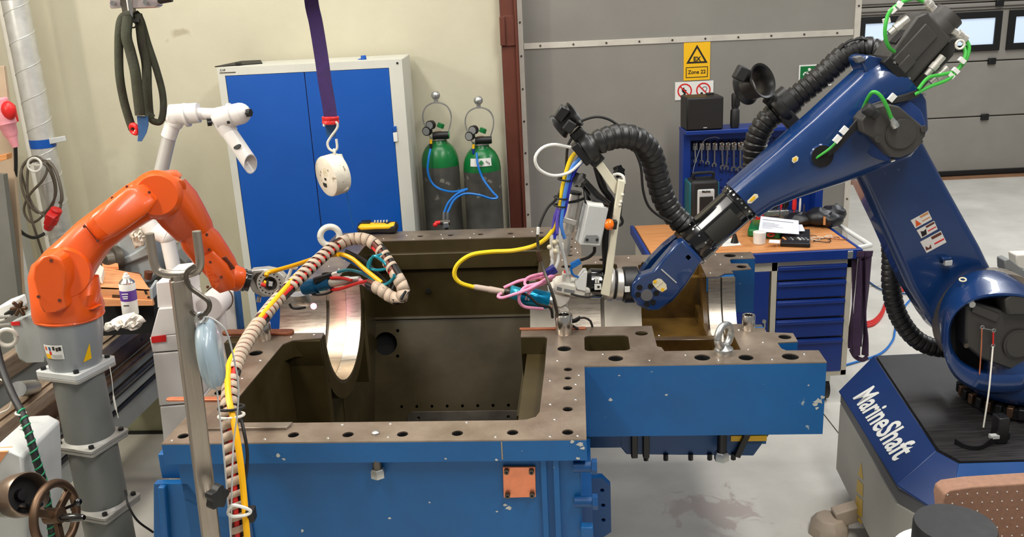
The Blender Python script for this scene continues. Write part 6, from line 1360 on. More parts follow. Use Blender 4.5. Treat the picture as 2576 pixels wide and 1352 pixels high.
# lower link
LKY = 3.25
lk = [(2152, 432), (2224, 584), (2288, 727), (2338, 806), (2370, 850), (2430, 830), (2503, 690), (2471, 624), (2387, 472), (2325, 356), (2280, 290), (2190, 300)]
card(lk, LKY, .14).build('lower_link', 'rblue', BR, bevel=.028, seg=4)
M('stk', (222, 216, 208), .5)
def decal(poly, m_, nm='sticker', Y=LKY-.0012): return MB().prism(px(poly, Y=Y), (0, .001, 0)).build(nm, m_, BR)
for quad, pic in (([(2291, 555), (2335, 531), (2345, 552), (2303, 575)], 'orange'), ([(2306, 580), (2350, 556), (2359, 577), (2318, 600)], 'ink'), ([(2315, 609), (2367, 581), (2381, 610), (2331, 637)], 'reda')):
    decal(quad, 'stk'); v = [Vector((a, b, 0)) for a, b in quad]
    def qq(s_, r_): p_ = v[0].lerp(v[1], s_).lerp(v[3].lerp(v[2], s_), r_); return (p_.x, p_.y)
    decal([qq(.5, .08), qq(.97, .08), qq(.97, .28), qq(.5, .28)], 'brownpost' if pic != 'orange' else 'wood', 'sticker_bar', LKY-.0024)
    decal([qq(.5, .62), qq(.97, .62), qq(.97, .72), qq(.5, .72)], 'red' if pic != 'orange' else 'wood', 'sticker_bar', LKY-.0024)
    if pic == 'orange': decal([qq(.08, .88), qq(.40, .88), qq(.22, .2)], 'orange', 'sticker_symbol', LKY-.0024)
    elif pic == 'ink': decal([qq(.08, .9), qq(.15, .3), qq(.28, .45), qq(.45, .35), qq(.36, .9)], 'ink', 'sticker_symbol', LKY-.0024)
    else: decal([qq(.04, .8), qq(.1, .5), qq(.2, .75), qq(.34, .55), qq(.3, .85)], 'brownpost', 'sticker_symbol', LKY-.0024)
q = P(2378, 650, Y=LKY-.012); MB().box(q, (.035, .03, .012)).build('stop_lug', 'rblue', BR, bevel=.003); MB().box(q+Vector((.008, -.006, -.016)), (.028, .02, .022)).build('stop_pad', 'ltgrey', BR, bevel=.003)
# forearm casting
FY = 3.145
st = [((1832, 466), (1902, 543), .075), ((1876, 428), (1938, 518), .080), ((1930, 381), (1992, 496), .088), ((2030, 293), (2105, 458), .095), ((2105, 224), (2195, 425), .1), ((2168, 166), (2275, 395), .1), ((2200, 148), (2318, 330), .1), ((2226, 155), (2312, 258), .096)]
secs = []
for a, b, d in st:
    pa_, pb_ = P(*a, Y=FY), P(*b, Y=FY); secs.append(((pa_+pb_)/2, (pa_-pb_)/2, Vector((0, d, 0))))
MB().loft(secs, 40, 3.4).build('forearm', 'rblue', BR, smooth=40)
MB().prism(px([(2162, 150), (2182, 138), (2226, 148), (2222, 175), (2180, 190)], Y=FY-.06), (0, .12, 0)).build('casting_boss', 'rblue', BR, bevel=.01)
MB().prism(px([(2150, 145), (2168, 140), (2180, 152), (2160, 160)], Y=FY-.07), (0, .03, 0)).build('boss_lug', 'baseband', BR, bevel=.003)
q = P(2068, 393, Y=FY-.0965); MB().lathe([(S(30, q), 0), (S(31, q), .5), (S(28, q), 1)], q+Vector((0, .01, 0)), q+Vector((0, -.003, 0)), 32).build('cable_port_rim', 'rblue', BR)
MB().cyl(q+Vector((0, .002, 0)), q+Vector((0, -.004, 0)), S(28, q), S(28, q), 32).build('cable_port', 'void', BR)
for poly in ([(1993, 398), (2004, 392), (2009, 397), (2007, 405), (1997, 411), (1992, 406)], [(1880, 506), (1898, 488), (1906, 489), (1908, 496), (1890, 512), (1881, 512)]):
    decal(poly, 'cream', 'sticker', FY-.103); c = (sum(p[0] for p in poly)/6, sum(p[1] for p in poly)/6); decal([(c[0]+(p[0]-c[0])*.5, c[1]+(p[1]-c[1])*.5) for p in poly], 'yellow', 'sticker_symbol', FY-.105)
# elbow drum and motor
ec2 = P(2240, 325, Y=FY); MB().cyl(P(2240, 325, Y=FY-.09), P(2240, 325, Y=FY-.115), S(78, ec2), S(76, ec2), 48).build('elbow_ring', 'navy', BR)
emo = card([(2168, 303), (2180, 288), (2200, 272), (2236, 262), (2262, 268), (2298, 298), (2322, 318), (2331, 328), (2328, 344), (2320, 352), (2326, 356), (2296, 385), (2268, 398), (2240, 396), (2206, 352), (2172, 334)], 2.97, .10).build('elbow_motor', 'motorgrey', BR, bevel=.008, seg=3)
q = P(2266, 337, Y=2.969); MB().lathe([(S(38, q), 0), (S(39, q), .5), (S(36, q), .6), (S(36, q), 1)], q, q+Vector((0, -.008, 0)), 44).build('motor_cap', 'motorgrey', BR)
for xp, yp in ((2208, 350), (2323, 324)): q = P(xp, yp, Y=2.968); MB().cyl(q, q+Vector((0, -.006, 0)), .011, .011, 14).cyl(q+Vector((0, -.006, 0)), q+Vector((0, -.0065, 0)), .004, .004, 8).build('motor_lug', 'motorgrey', BR)
MB().lathe([(.016, 0), (.02, .1), (.02, .55), (.016, .6), (.016, 1)], P(2176, 270, Y=2.95), P(2206, 292, Y=2.95), 18).build('power_plug', 'rubber', BR)
MB().lathe([(.012, 0), (.013, .4), (.010, .6), (.008, 1)], P(2254, 320, Y=2.95), P(2242, 298, Y=2.95), 14).build('signal_plug', 'zinc', BR)
M('cablegreen', (60, 170, 60), .4)
MB().tube(spl(pxy([(2242, 297, 2.95), (2228, 262, 2.94), (2212, 238, 2.94), (2196, 232, 2.95), (2184, 246, 2.97), (2172, 272, 3.0)]), 6), .0062, 9).build('green_cable', 'cablegreen', BR)
for k, o_ in enumerate((0, 5, 10)):
    MB().tube(spl(pxy([(2315-k*3, 228+o_, 3.03), (2280, 240+o_, 3.02), (2235, 252+o_, 3.02), (2190, 270+o_*1.4, 3.02), (2160, 300+o_*1.4, 3.02), (2130, 335+o_, 3.03), (2095, 372+o_, 3.045), (2066, 396+o_*.4, 3.06)]), 6), .007, 8).build('black_cable', 'black', BR)
MB().tube(spl(pxy([(2110, 352, 3.03), (2085, 376, 3.03), (2050, 400, 3.05)]), 5), .0045, 8).build('green_cable', 'cablegreen', BR)
for xp, yp in ((2123, 328), (2106, 350), (2244, 246)): q = P(xp, yp, Y=3.012); MB().box(q, (.018, .012, .026), Matrix.Rotation(.7, 3, 'Y')).build('cable_marker', 'white', BR)
MB().cyl(P(2240, 404, Y=3.0), P(2250, 402, Y=3.0), .008, .006, 8).build('grease_nipple', 'bright', BR)
# rear motors
def pbox(quad, Y, d, nm, m_='motorgrey', bv=.008): return card(quad, Y, d).build(nm, m_, BR, bevel=bv, seg=3)
pbox([(2222, 158), (2290, 232), (2308, 216), (2238, 142)], 3.05, .19, 'motor_flange', 'black', .004)
pbox([(2232, 150), (2288, 214), (2395, 98), (2335, 30), (2306, 42)], 3.07, .14, 'rear_motor')
pbox([(2246, 150), (2276, 184), (2360, 92), (2330, 58)], 3.063, .02, 'motor_panel', 'motorgrey', .004)
pbox([(2258, 168), (2276, 188), (2306, 156), (2288, 136)], 3.058, .01, 'motor_panel', 'motorgrey', .003)
MB().lathe([(S(42, hc), 0), (S(42, hc), .5), (S(34, hc), .55), (S(34, hc), 1)], P(2348, 78, Y=3.14), P(2388, 36, Y=3.14), 32).build('encoder_cap', 'motorgrey', BR)
pbox([(2288, 218), (2308, 240), (2400, 140), (2414, 92), (2392, 100)], 3.17, .12, 'second_motor', 'motorgrey')
for xp, yp in ((2248, 158), (2285, 198), (2324, 238)): q = P(xp, yp, Y=3.056); MB().cyl(q, q+Vector((0, -.006, 0)), .006, .006, 8).build('bolt', 'bright', BR)
pbox([(2250, 108), (2312, 40), (2322, 50), (2262, 118)], 3.08, .05, 'motor_rail', 'black', .004)
def conn(a, b, Y, r=.014, m_='silver'): MB().lathe([(r*.7, 0), (r*.75, .3), (r, .32), (r, .6), (r*.85, .62), (r*.9, 1)], P(*a, Y=Y), P(*b, Y=Y), 14).build('connector', m_, BR)
conn((2236, 84), (2284, 46), 3.03); conn((2328, 2), (2348, 24), 3.08, .016); conn((2398, 78), (2430, 100), 3.08, .016)
conn((2330, 190), (2372, 142), 3.06); conn((2340, 208), (2382, 170), 3.08)
MB().tube(spl(pxy([(2322, 4, 3.08), (2300, -4, 3.07), (2265, 8, 3.05), (2238, 30, 3.04), (2228, 60, 3.03), (2227, 92, 3.03), (2236, 118, 3.04), (2250, 130, 3.06)]), 6), .0062, 9).build('green_cable', 'cablegreen', BR)
for xp, yp, an in ((2262, 12, .6), (2245, 26, .9), (2230, 52, 1.3)): q = P(xp, yp, Y=3.045); MB().box(q, (.016, .016, .02), Matrix.Rotation(an, 3, 'Y')).build('cable_marker', 'white', BR)
MB().tube(spl(pxy([(2430, 100, 3.08), (2438, 120, 3.07), (2430, 150, 3.06), (2405, 178, 3.05), (2370, 188, 3.04), (2335, 196, 3.03), (2310, 225, 3.02)]), 6), .0062, 9).build('green_cable', 'cablegreen', BR)
MB().tube(spl(pxy([(2424, 112, 3.08), (2428, 140, 3.06), (2412, 172, 3.05), (2385, 200, 3.04), (2340, 218, 3.03), (2300, 238, 3.02)]), 6), .0062, 9).build('green_cable', 'cablegreen', BR)
for xp, yp in ((2404, 178), (2392, 190), (2420, 152)): q = P(xp, yp, Y=3.045); MB().box(q, (.022, .014, .014), Matrix.Rotation(.7, 3, 'Y')).build('cable_marker', 'white', BR)
MB().torus(P(2415, 112, Y=3.06), (0, 1, 0), .014, .004, 18, 6).build('white_tie', 'offwhite', BR)
# wrist tube
w0, w1 = P(1868, 504, Y=FY), P(1738, 620, Y=FY); rw = S(51, w0)
MB().lathe([(rw*1.02, 0), (rw*1.05, .02), (rw*1.05, .12), (rw*.97, .13), (rw*.97, .72), (rw*1.0, .73), (rw*1.0, .97), (rw*.96, 1)], w0, w1, 48).build('wrist_tube', 'blackgloss', BR)
MB().lathe([(rw*1.02, 0), (rw*1.05, .4), (rw*1.05, .7), (rw*1.0, 1)], w1, w1+(w1-w0)*.06, 48).build('wrist_seal', 'brownsteel', BR)
xw, yw, aw = basis(w1-w0)
for k in range(24):
    an = 2*math.pi*k/24; q = w0.lerp(w1, .05)+(xw*math.cos(an)+yw*math.sin(an))*rw*1.05; MB().cyl(q, q+(xw*math.cos(an)+yw*math.sin(an))*.004, .004, .004, 8).build('bolt', 'bright', BR)
for k in range(14):
    an = 2*math.pi*k/14; q = w0.lerp(w1, .80)+(xw*math.cos(an)+yw*math.sin(an))*rw; MB().cyl(q, q+(xw*math.cos(an)+yw*math.sin(an))*.003, .0035, .0035, 8).build('bolt', 'bright', BR)
M('meshdark', (40, 39, 34), .7)
vs = []; fs = []
for i in range(9):
    an = -.55+1.0*i/8
    dv = (Vector((0, -1, 0))*math.cos(an)+aw.cross(Vector((0, -1, 0))).normalized()*math.sin(an))*rw*1.0
    vs += [w0.lerp(w1, .22)+dv, w0.lerp(w1, .70)+dv]
fs = [(2*i, 2*i+2, 2*i+3, 2*i+1) for i in range(8)]
MB().add(vs, fs).build('hatch_cover', 'meshdark', BR)
# wrist fork
root = [(1702, 600), (1716, 590), (1772, 652), (1748, 690), (1690, 660), (1680, 630)]
MB().loft([(P(1738, 622, Y=FY), (w0-w1).normalized().cross(Vector((0, 1, 0)))*rw*.97, Vector((0, .075, 0))), (P(1700, 662, Y=FY), Vector((.055, 0, .035)), Vector((0, .085, 0)))], 32, 2.8).build('fork_root', 'rblue', BR)
near = [(1722, 605), (1768, 655), (1728, 718), (1695, 758), (1664, 781), (1632, 783), (1604, 770), (1588, 745), (1590, 716), (1606, 698), (1640, 686), (1668, 652), (1700, 615)]
card(near, FY-.10, .055).build('fork_prong', 'rblue', BR, bevel=.012, seg=3)
far = [(1708, 592), (1690, 604), (1668, 622), (1636, 655), (1610, 690), (1608, 722), (1640, 730), (1690, 690), (1725, 640)]
card(far, FY+.05, .045).build('fork_prong', 'rblue', BR, bevel=.01, seg=3)
q = P(1627, 743, Y=FY-.1005); MB().cyl(q+Vector((0, .01, 0)), q+Vector((0, -.003, 0)), S(15, q), S(15, q), 28).build('pivot_cap', 'baseband', BR)
for xp, yp in ((1609, 724), (1605, 742), (1637, 721), (1651, 738), (1627, 766), (1643, 761)): q = P(xp, yp, Y=FY-.1005); MB().lathe([(S(7.5, q), 0), (S(7.5, q), 1)], q+Vector((0, .004, 0)), q+Vector((0, -.001, 0)), 16).build('bolt_pocket', 'void', BR)
decal([(1642, 708), (1656, 701), (1664, 703), (1676, 716), (1678, 728), (1666, 736), (1652, 728), (1642, 716)], 'cream', 'sticker', FY-.1025)
for xp, yp in ((1648, 709), (1667, 729)): q = P(xp, yp, Y=FY-.1035); MB().cyl(q, q+Vector((0, -.001, 0)), S(4.5, q), S(4.5, q), 14).build('sticker_symbol', 'yellow', BR)
for k in range(5): q = P(1651+k*4, 725-k*3.4, Y=FY-.1035); MB().cyl(q, q+Vector((0, -.001, 0)), .0012, .0012, 6).build('sticker_symbol', 'ink', BR)
MB().bar(P(1664, 678, Y=FY-.103), P(1702, 712, Y=FY-.103), .004, .002, up=(0, 1, 0)).build('paint_scratch', 'ltgrey', BR)
q = P(1730, 646, Y=FY-.09); MB().box(q, (.022, .02, .02), Matrix.Rotation(.8, 3, 'Y')).build('stop_block', 'silver', BR, bevel=.003)
MB().cyl(P(1600, 730, Y=FY-.05), P(1600, 730, Y=FY+.05), S(26, hc), S(26, hc), 28).build('wrist_body', 'black', BR)
# hoses of the blue robot: real corrugation
def corr(pts, r, ribs, name, m_='rubber', k=.09, par=None):
    p_ = spl(pts, 10); L = sum((b-a).length for a, b in zip(p_, p_[1:])); p_ = resample(p_, L/(ribs*8)); rad = []
    for i in range(len(p_)): f = (i % 8)/8; rad.append(r*(1-k*(1-f)) if f > .15 else r*(1-k*1.6))
    return MB().tube(p_, rad, 20).build(name, m_, par, smooth=70)
M('hoseblack', (30, 29, 28), .38, 0, .15, 20)
HS = thing('corrugated_hose', 'black corrugated hose curving from tool bracket into the robot wrist', 'hose', P(1720, 565, Y=3.2))
corr(pxy([(1478, 372, 3.08), (1510, 356, 3.08), (1555, 343, 3.1), (1600, 350, 3.12), (1636, 385, 3.15), (1652, 440, 3.17), (1668, 495, 3.18), (1695, 540, 3.18), (1730, 574, 3.17)]), S(29, hc), 21, 'hose', 'hoseblack', .1, HS)
HS2 = thing('corrugated_hose', 'black corrugated hose lying along the top of the blue forearm', 'hose', P(1895, 420, Y=3.3))
corr(pxy([(1902, 440, 3.32), (1897, 400, 3.32), (1904, 350, 3.31), (1928, 306, 3.30), (1970, 270, 3.29), (2022, 230, 3.28), (2074, 186, 3.27), (2118, 146, 3.27), (2155, 125, 3.27), (2190, 124, 3.26), (2222, 140, 3.25)]), S(29, hc), 28, 'hose', 'hoseblack', .1, HS2)
HS3 = thing('corrugated_hose', 'black corrugated hose hanging below the lower link to the base', 'hose', P(2300, 860, Y=3.45))
corr(pxy([(2235, 560, 3.48), (2242, 640, 3.48), (2242, 720, 3.46), (2258, 790, 3.44), (2295, 845, 3.42), (2340, 872, 3.40), (2400, 880, 3.38)]), S(25, hc), 27, 'hose', 'hoseblack', .06, HS3)
# hose clamps
def spool(c, ax, r, L, par, nm='clamp_ring'):
    ax = Vector(ax).normalized()
    MB().lathe([(r*1.12, 0), (r*1.12, .06), (r*.92, .22), (r*.92, .78), (r*1.12, .94), (r*1.12, 1), (r*.98, .97), (r*.80, .75), (r*.80, .25), (r*.98, .03), (r*1.12, 0)], Vector(c)-ax*L/2, Vector(c)+ax*L/2, 36, cap=False).build(nm, 'hoseblack', par)
t = thing('hose_clamp', 'empty black hose clamp standing above the forearm hose', 'clamp', P(1960, 290, Y=3.28))
c = P(1897, 212, Y=3.24); spool(c, (.55, -.75, .35), S(40, c), .085, t)
MB().box(P(1864, 185, Y=3.2), (.04, .05, .05), Matrix.Rotation(.5, 3, 'Y')).build('latch', 'rubber', t, bevel=.006)
MB().bar(P(1930, 245, Y=3.26), P(1962, 268, Y=3.28), .04, .04).build('stem', 'rubber', t, bevel=.006)
q = P(1968, 268, Y=3.285); MB().lathe([(S(40, q), 0), (S(48, q), .2), (S(48, q), .4), (S(40, q), .5), (S(40, q), 1)], P(1948, 282, Y=3.285), P(1990, 248, Y=3.285), 36).build('hose_collar', 'hoseblack', t)
MB().box(P(1985, 300, Y=3.25), (.05, .04, .07), Matrix.Rotation(-.7, 3, 'Y')).build('foot', 'rubber', t, bevel=.005)
MB().lathe([(S(30, q), 0), (S(31, q), 1)], P(2212, 128, Y=3.25), P(2224, 140, Y=3.25), 28).solo('hose_ring', 'white', 'white ring clamping the forearm hose to rear motor', 'ring')
MB().tube(spl(pxy([(2110, 130, 3.26), (2130, 108, 3.24), (2165, 98, 3.24), (2200, 108, 3.24)]), 6), .004, 7).solo('thin_hose_lead', 'ink', 'thin black lead arching over the forearm hose', 'cable')
# ================================================================== laser tool carried by the blue robot
QY = 3.12
LT = thing('cladding_tool', 'laser cladding tool with blue optic tube on the blue robot wrist', 'laser head', P(1410, 800, Y=QY))
def ax_cyl(a, b, r, nm, m_, par=LT, Y=QY, n=32, prof=None):
    A, B_ = P(a[0], a[1], Y=Y), P(b[0], b[1], Y=Y); R_ = S(r, A)
    MB().lathe([(R_*f_, t_) for f_, t_ in (prof or ((.94, 0), (1, .08), (1, .92), (.94, 1)))], A, B_, n).build(nm, m_, par)
ax_cyl((1604, 716), (1566, 717), 46, 'flange_adapter', 'black'); ax_cyl((1566, 717), (1548, 716), 41, 'flange_ring', 'silver'); ax_cyl((1548, 716), (1540, 716), 37, 'flange_groove', 'ink')
ax_cyl((1540, 716), (1524, 715), 40, 'flange_ring', 'bright'); ax_cyl((1515, 714), (1470, 712), 38, 'tool_changer', 'blackgloss', prof=((.9, 0), (1, .05), (1, .7), (.85, .8), (.7, 1)))
for k, (xp, yp) in enumerate(((1499, 705), (1505, 705))): q = P(xp, yp, Y=QY-.056); MB().box(q, (.006, .003, .022)).build('mark', 'white', LT)
q = P(1504, 722, Y=QY-.056); MB().box(q, (.024, .003, .022)).build('label', 'white', LT); MB().box(q+Vector((.002, -.002, 0)), (.008, .002, .008)).build('label_print', 'ink', LT)
q = P(1578, 728, Y=QY-.066); MB().box(q, (.018, .006, .02)).build('label', 'white', LT)
# clamp strip and white mast
M('mastwhite', (226, 220, 196), .42, 0, .04, 8)
MB().prism(px([(1512, 742), (1534, 748), (1540, 700), (1552, 600), (1573, 456), (1556, 452), (1536, 590), (1523, 690)], Y=QY-.075), (0, .02, 0)).build('mast', 'mastwhite', LT, bevel=.003)
ax_cyl((1541, 716), (1524, 715), 42, 'mast_clamp', 'silver', prof=((1, 0), (1.03, .1), (1.03, .9), (1, 1)))
MB().prism(px([(1494, 414), (1512, 402), (1562, 470), (1554, 490), (1544, 487)], Y=QY-.05), (0, .03, 0)).build('mast_arm', 'mastwhite', LT, bevel=.003)
for a, b in (((1566, 462), (1563, 488)), ((1560, 500), (1557, 540))): MB().cyl(P(*a, Y=QY-.06), P(*b, Y=QY-.06), .009, .009, 12).build('sensor_sleeve', 'black', LT)
for xp, yp in ((1566, 490), (1562, 508), (1560, 516)): MB().ball(P(xp, yp, Y=QY-.075), .006, 10).build('sensor_led', 'offwhite', LT)
MB().tube(spl(pxy([(1543, 440, QY-.04), (1556, 438, QY-.05), (1568, 445, QY-.06), (1571, 462, QY-.06)]), 5), .005, 8).build('white_lead', 'white', LT)
MB().tube(spl(pxy([(1558, 540, QY-.06), (1566, 556, QY-.06), (1562, 566, QY-.06), (1550, 568, QY-.06)]), 5), .005, 8).build('black_lead', 'ink', LT)
# orange beacon
q = P(1546, 565, Y=QY-.085); MB().box(q, (.014, .03, .03), Matrix.Rotation(.15, 3, 'Y')).build('beacon_base', 'ink', LT, bevel=.003)
MB().ball(P(1532, 565, Y=QY-.09), (.019, .019, .020), 20).build('beacon', 'orange_lamp', LT)
# grey control box
f4 = px([(1480, 519), (1531, 525), (1511, 620), (1460, 617)], Y=QY-.10); bk = P(1464, 508, Y=QY+.02)-P(1480, 519, Y=QY-.10)
MB().prism(f4, bk).build('control_box', 'ltgrey', LT, bevel=.003)
MB().prism([f4[0].lerp(f4[1], .04)+Vector((0, -.002, .002)), f4[1].lerp(f4[0], .04)+Vector((0, -.002, .002)), f4[2].lerp(f4[3], .04)+Vector((0, -.002, .002)), f4[3].lerp(f4[2], .04)+Vector((0, -.002, .002))], (0, .002, 0)).build('box_cover', 'ltgrey', LT, bevel=.001)
MB().prism(px([(1470, 600), (1474, 592), (1502, 592), (1507, 598), (1506, 612), (1468, 610)], Y=QY-.104), (0, .002, 0)).build('box_recess', 'grey', LT, bevel=.001)
for xp in (1477, 1502): q = P(xp, 604, Y=QY-.106); MB().cyl(q, q+Vector((0, .003, 0)), .005, .005, 10).build('box_screw', 'ink', LT)
MB().prism(px([(1478, 514), (1520, 518), (1518, 525), (1480, 521)], Y=QY-.09), (0, .09, 0)).build('box_lid', 'white', LT, bevel=.002)
ax_cyl((1446, 486), (1426, 582), 17, 'filter_cylinder', 'silver', Y=QY+.02); ax_cyl((1447, 482), (1446, 488), 18, 'filter_cap', 'black', Y=QY+.02)
ax_cyl((1424, 590), (1420, 640), 14, 'filter_foot', 'silver', Y=QY+.03)
MB().bar(P(1416, 552, Y=QY-.02), P(1450, 562, Y=QY-.02), .012, .02).build('hinge_bracket', 'silver', LT, bevel=.003)
MB().tube(spl(pxy([(1496, 622, QY-.02), (1494, 636, QY-.02), (1480, 648, QY-.02), (1460, 655, QY-.02)]), 5), .006, 8).build('black_lead', 'ink', LT)
# articulated black camera arm
MB().tube(pxy([(1465, 455, QY-.03), (1500, 498, QY-.03), (1532, 515, QY-.03)]), [.016, .02, .012], 12).build('camera_arm', 'blackgloss', LT)
starknob(MB(), P(1462, 455, Y=QY-.06), (-.6, -.7, .35), .024, .02, 6).build('arm_knob', 'black', LT, bevel=.003); starknob(MB(), P(1552, 434, Y=QY), (.6, -.6, .4), .02, .02, 6).build('arm_knob', 'black', LT, bevel=.003)
MB().tube(pxy([(1475, 470, QY+.01), (1480, 515, QY-.02)]), .013, 10).build('camera_arm', 'black', LT)
MB().tube(spl(pxy([(1500, 420, QY), (1515, 470, QY), (1540, 510, QY+.01), (1528, 560, QY+.01), (1522, 620, QY+.01), (1526, 690, QY+.02)]), 5), .012, 10).build('cable_sleeve', 'black', LT)
MB().tube(spl(pxy([(1498, 428, QY+.01), (1520, 465, QY+.01), (1530, 505, QY+.01)]), 5), .007, 8).build('black_lead', 'ink', LT)
MB().tube(spl(pxy([(1430, 510, QY-.02), (1455, 505, QY), (1485, 492, QY), (1500, 480, QY)]), 5), .005, 8).build('black_lead', 'ink', LT)
# hose holder: empty clamp, collar and cable plate
c = P(1425, 303, Y=QY-.03); axv = Vector((.80, -.16, .58)).normalized(); spool(c, axv, S(31, c), .075, LT, 'clamp_ring')
MB().box(P(1412, 285, Y=QY-.07), (.035, .04, .05), Matrix.Rotation(.65, 3, 'Y')).build('clamp_latch', 'hoseblack', LT, bevel=.006)
MB().box(P(1432, 318, Y=QY-.08), (.035, .03, .04), Matrix.Rotation(.65, 3, 'Y')).build('clamp_latch', 'rubber', LT, bevel=.005)
MB().bar(P(1445, 328, Y=QY-.03), P(1470, 355, Y=QY-.03), .035, .05).build('clamp_stem', 'hoseblack', LT, bevel=.006)
q = P(1485, 373, Y=QY-.035); MB().lathe([(S(40, q), 0), (S(41, q), .2), (S(41, q), .8), (S(38, q), 1)], P(1472, 380, Y=QY-.035), P(1494, 365, Y=QY-.035), 36).build('hose_collar', 'hoseblack', LT)
MB().bar(P(1490, 392, Y=QY-.04), P(1508, 410, Y=QY-.04), .035, .05).build('collar_foot', 'hoseblack', LT, bevel=.004)
MB().box(P(1463, 385, Y=QY-.05), (.03, .06, .085), Matrix.Rotation(-.65, 3, 'Y')).build('gland_plate', 'black', LT, bevel=.004)
# head castings
MB().prism(px([(1392, 728), (1398, 716), (1420, 712), (1492, 728), (1490, 742), (1440, 748), (1396, 738)], Y=QY-.05), (0, .10, 0)).build('head_plate', 'offwhite', LT, bevel=.006)
MB().lathe([(.036, 0), (.04, .15), (.04, .85), (.034, 1)], P(1408, 738, Y=QY), P(1404, 712, Y=QY), 28).build('head_ring', 'offwhite', LT)
MB().prism(px([(1447, 716), (1470, 684), (1478, 684), (1474, 735), (1452, 730)], Y=QY-.055), (0, .05, 0)).build('mount_wedge', 'white', LT, bevel=.003)
MB().prism(px([(1470, 730), (1490, 732), (1492, 745), (1468, 745)], Y=QY-.05), (0, .05, 0)).build('mount_foot', 'silver', LT, bevel=.003)
for poly in ([(1402, 722), (1414, 725), (1413, 732), (1401, 729)], [(1420, 727), (1446, 732), (1445, 738), (1419, 734)], [(1450, 724), (1459, 726), (1458, 731), (1449, 729)]): MB().prism(px(poly, Y=QY-.0525), (0, .002, 0)).build('plate_window', 'grey', LT)
MB().prism(px([(1416, 690), (1437, 691), (1435, 718), (1414, 715)], Y=QY-.04), (0, .04, 0)).build('valve_block', 'offwhite', LT, bevel=.003)
ax_cyl((1424, 692), (1424, 682), 6, 'red_button', 'red', Y=QY-.02)
MB().prism(px([(1396, 742), (1436, 748), (1428, 765), (1412, 775), (1400, 772)], Y=QY-.04), (0, .07, 0)).build('head_cone', 'offwhite', LT, bevel=.004)
MB().prism(px([(1402, 774), (1420, 770), (1432, 782), (1428, 796), (1408, 790)], Y=QY-.035), (0, .06, 0)).build('nozzle_block', 'offwhite', LT, bevel=.004)
ax_cyl((1412, 788), (1412, 816), 16, 'nozzle', 'silver', Y=QY, prof=((1, 0), (1, .6), (.5, 1)))
ax_cyl((1379, 757), (1392, 760), 20, 'collimator_nut', 'bright', Y=QY-.02)
ax_cyl((1310, 742), (1380, 757), 23, 'optic_tube', 'anodblue2' if 'anodblue2' in MATS else M('anodblue2', (0, 130, 176), .2, .6).name, Y=QY-.02)
ax_cyl((1282, 734), (1314, 743), 17, 'optic_tail', 'anodteal2' if 'anodteal2' in MATS else M('anodteal2', (60, 176, 206), .25, .5).name, Y=QY-.02)
ax_cyl((1190, 722), (1274, 736), 7.5, 'fibre_sleeve', M('sleeve', (206, 184, 168), .5).name, Y=QY-.03, prof=((.8, 0), (1, .1), (1, .45), (1.15, .5), (1, .95), (.8, 1)))
ax_cyl((1268, 733), (1282, 736), 9, 'fibre_plug', 'darksteel', Y=QY-.03)
MB().cyl(P(1329, 728, Y=QY-.06), P(1322, 755, Y=QY-.06), .004, .004, 8).build('hose_barb', 'bright', LT); MB().ball(P(1329, 754, Y=QY-.06), .005, 8).build('barb_tip', 'bright', LT)
# quick couplings cluster
for k, (a, b, m_) in enumerate((((1387, 590), (1389, 650), 'offwhite'), ((1400, 588), (1403, 640), 'offwhite'), ((1410, 586), (1414, 632), 'offwhite'))): ax_cyl(a, b, 5.5, 'coupling', m_, Y=QY-.05, prof=((.8, 0), (1, .1), (1, .4), (.7, .45), (.7, .55), (1.1, .6), (1.1, .85), (.7, 1)))
for xp, yp in ((1382, 622), (1394, 610), (1407, 606), (1397, 632)): MB().ball(P(xp, yp, Y=QY-.055), .009, 10).build('coupling_ring', 'cream', LT)
# cables and hoses of the tool (each its own thing)
def hose(pts, r, nm, m_, lab, cat='hose', grp=None, n=8, seg=8): return MB().tube(resample(spl(pxy(pts), seg), .012), r, n).solo(nm, m_, lab, cat, grp)
Z_ = QY-.05
M('yellow2', (244, 206, 30), .35)
hose([(1450, 382, Z_), (1436, 400, Z_), (1424, 435, Z_), (1414, 480, Z_), (1407, 530, Z_), (1396, 570, Z_), (1372, 602, Z_), (1340, 620, Z_), (1290, 631, Z_-.02), (1235, 634, Z_-.03), (1185, 642, Z_-.03), (1152, 665, Z_-.03), (1143, 692, Z_-.03), (1158, 712, Z_-.03), (1192, 723, Z_-.03)], .0078, 'yellow_cable', 'yellow2', 'bright yellow cable looping out over the dark pit', 'cable')
hose([(1448, 374, Z_), (1420, 368, Z_-.02), (1390, 364, Z_-.04), (1362, 374, Z_-.05), (1346, 398, Z_-.06), (1356, 426, Z_-.05), (1390, 442, Z_-.03), (1430, 435, Z_-.02), (1458, 412, Z_-.02), (1470, 398, Z_)], .0055, 'white_hose', 'white', 'white hose making a round loop left of the tool')
M('cornblue', (70, 130, 214), .4); M('royal', (40, 52, 190), .4); M('violet', (96, 80, 180), .4)
hose([(1462, 398, Z_), (1440, 420, Z_-.01), (1425, 470, Z_-.01), (1415, 530, Z_-.01), (1412, 570, Z_-.01), (1420, 600, Z_)], .007, 'blue_hose', 'cornblue', 'light blue hose hanging beside the yellow cable')
hose([(1468, 402, Z_+.01), (1448, 425, Z_), (1432, 470, Z_), (1420, 530, Z_+.01), (1402, 575, Z_), (1396, 600, Z_)], .008, 'blue_hose', 'royal', 'royal blue hose behind the light blue one')
hose([(1456, 395, Z_+.01), (1434, 430, Z_+.01), (1420, 490, Z_+.01), (1412, 540, Z_), (1408, 600, Z_-.01), (1420, 650, Z_), (1428, 690, Z_)], .006, 'white_hose', 'ltgrey', 'pale hose running down to the red button block')
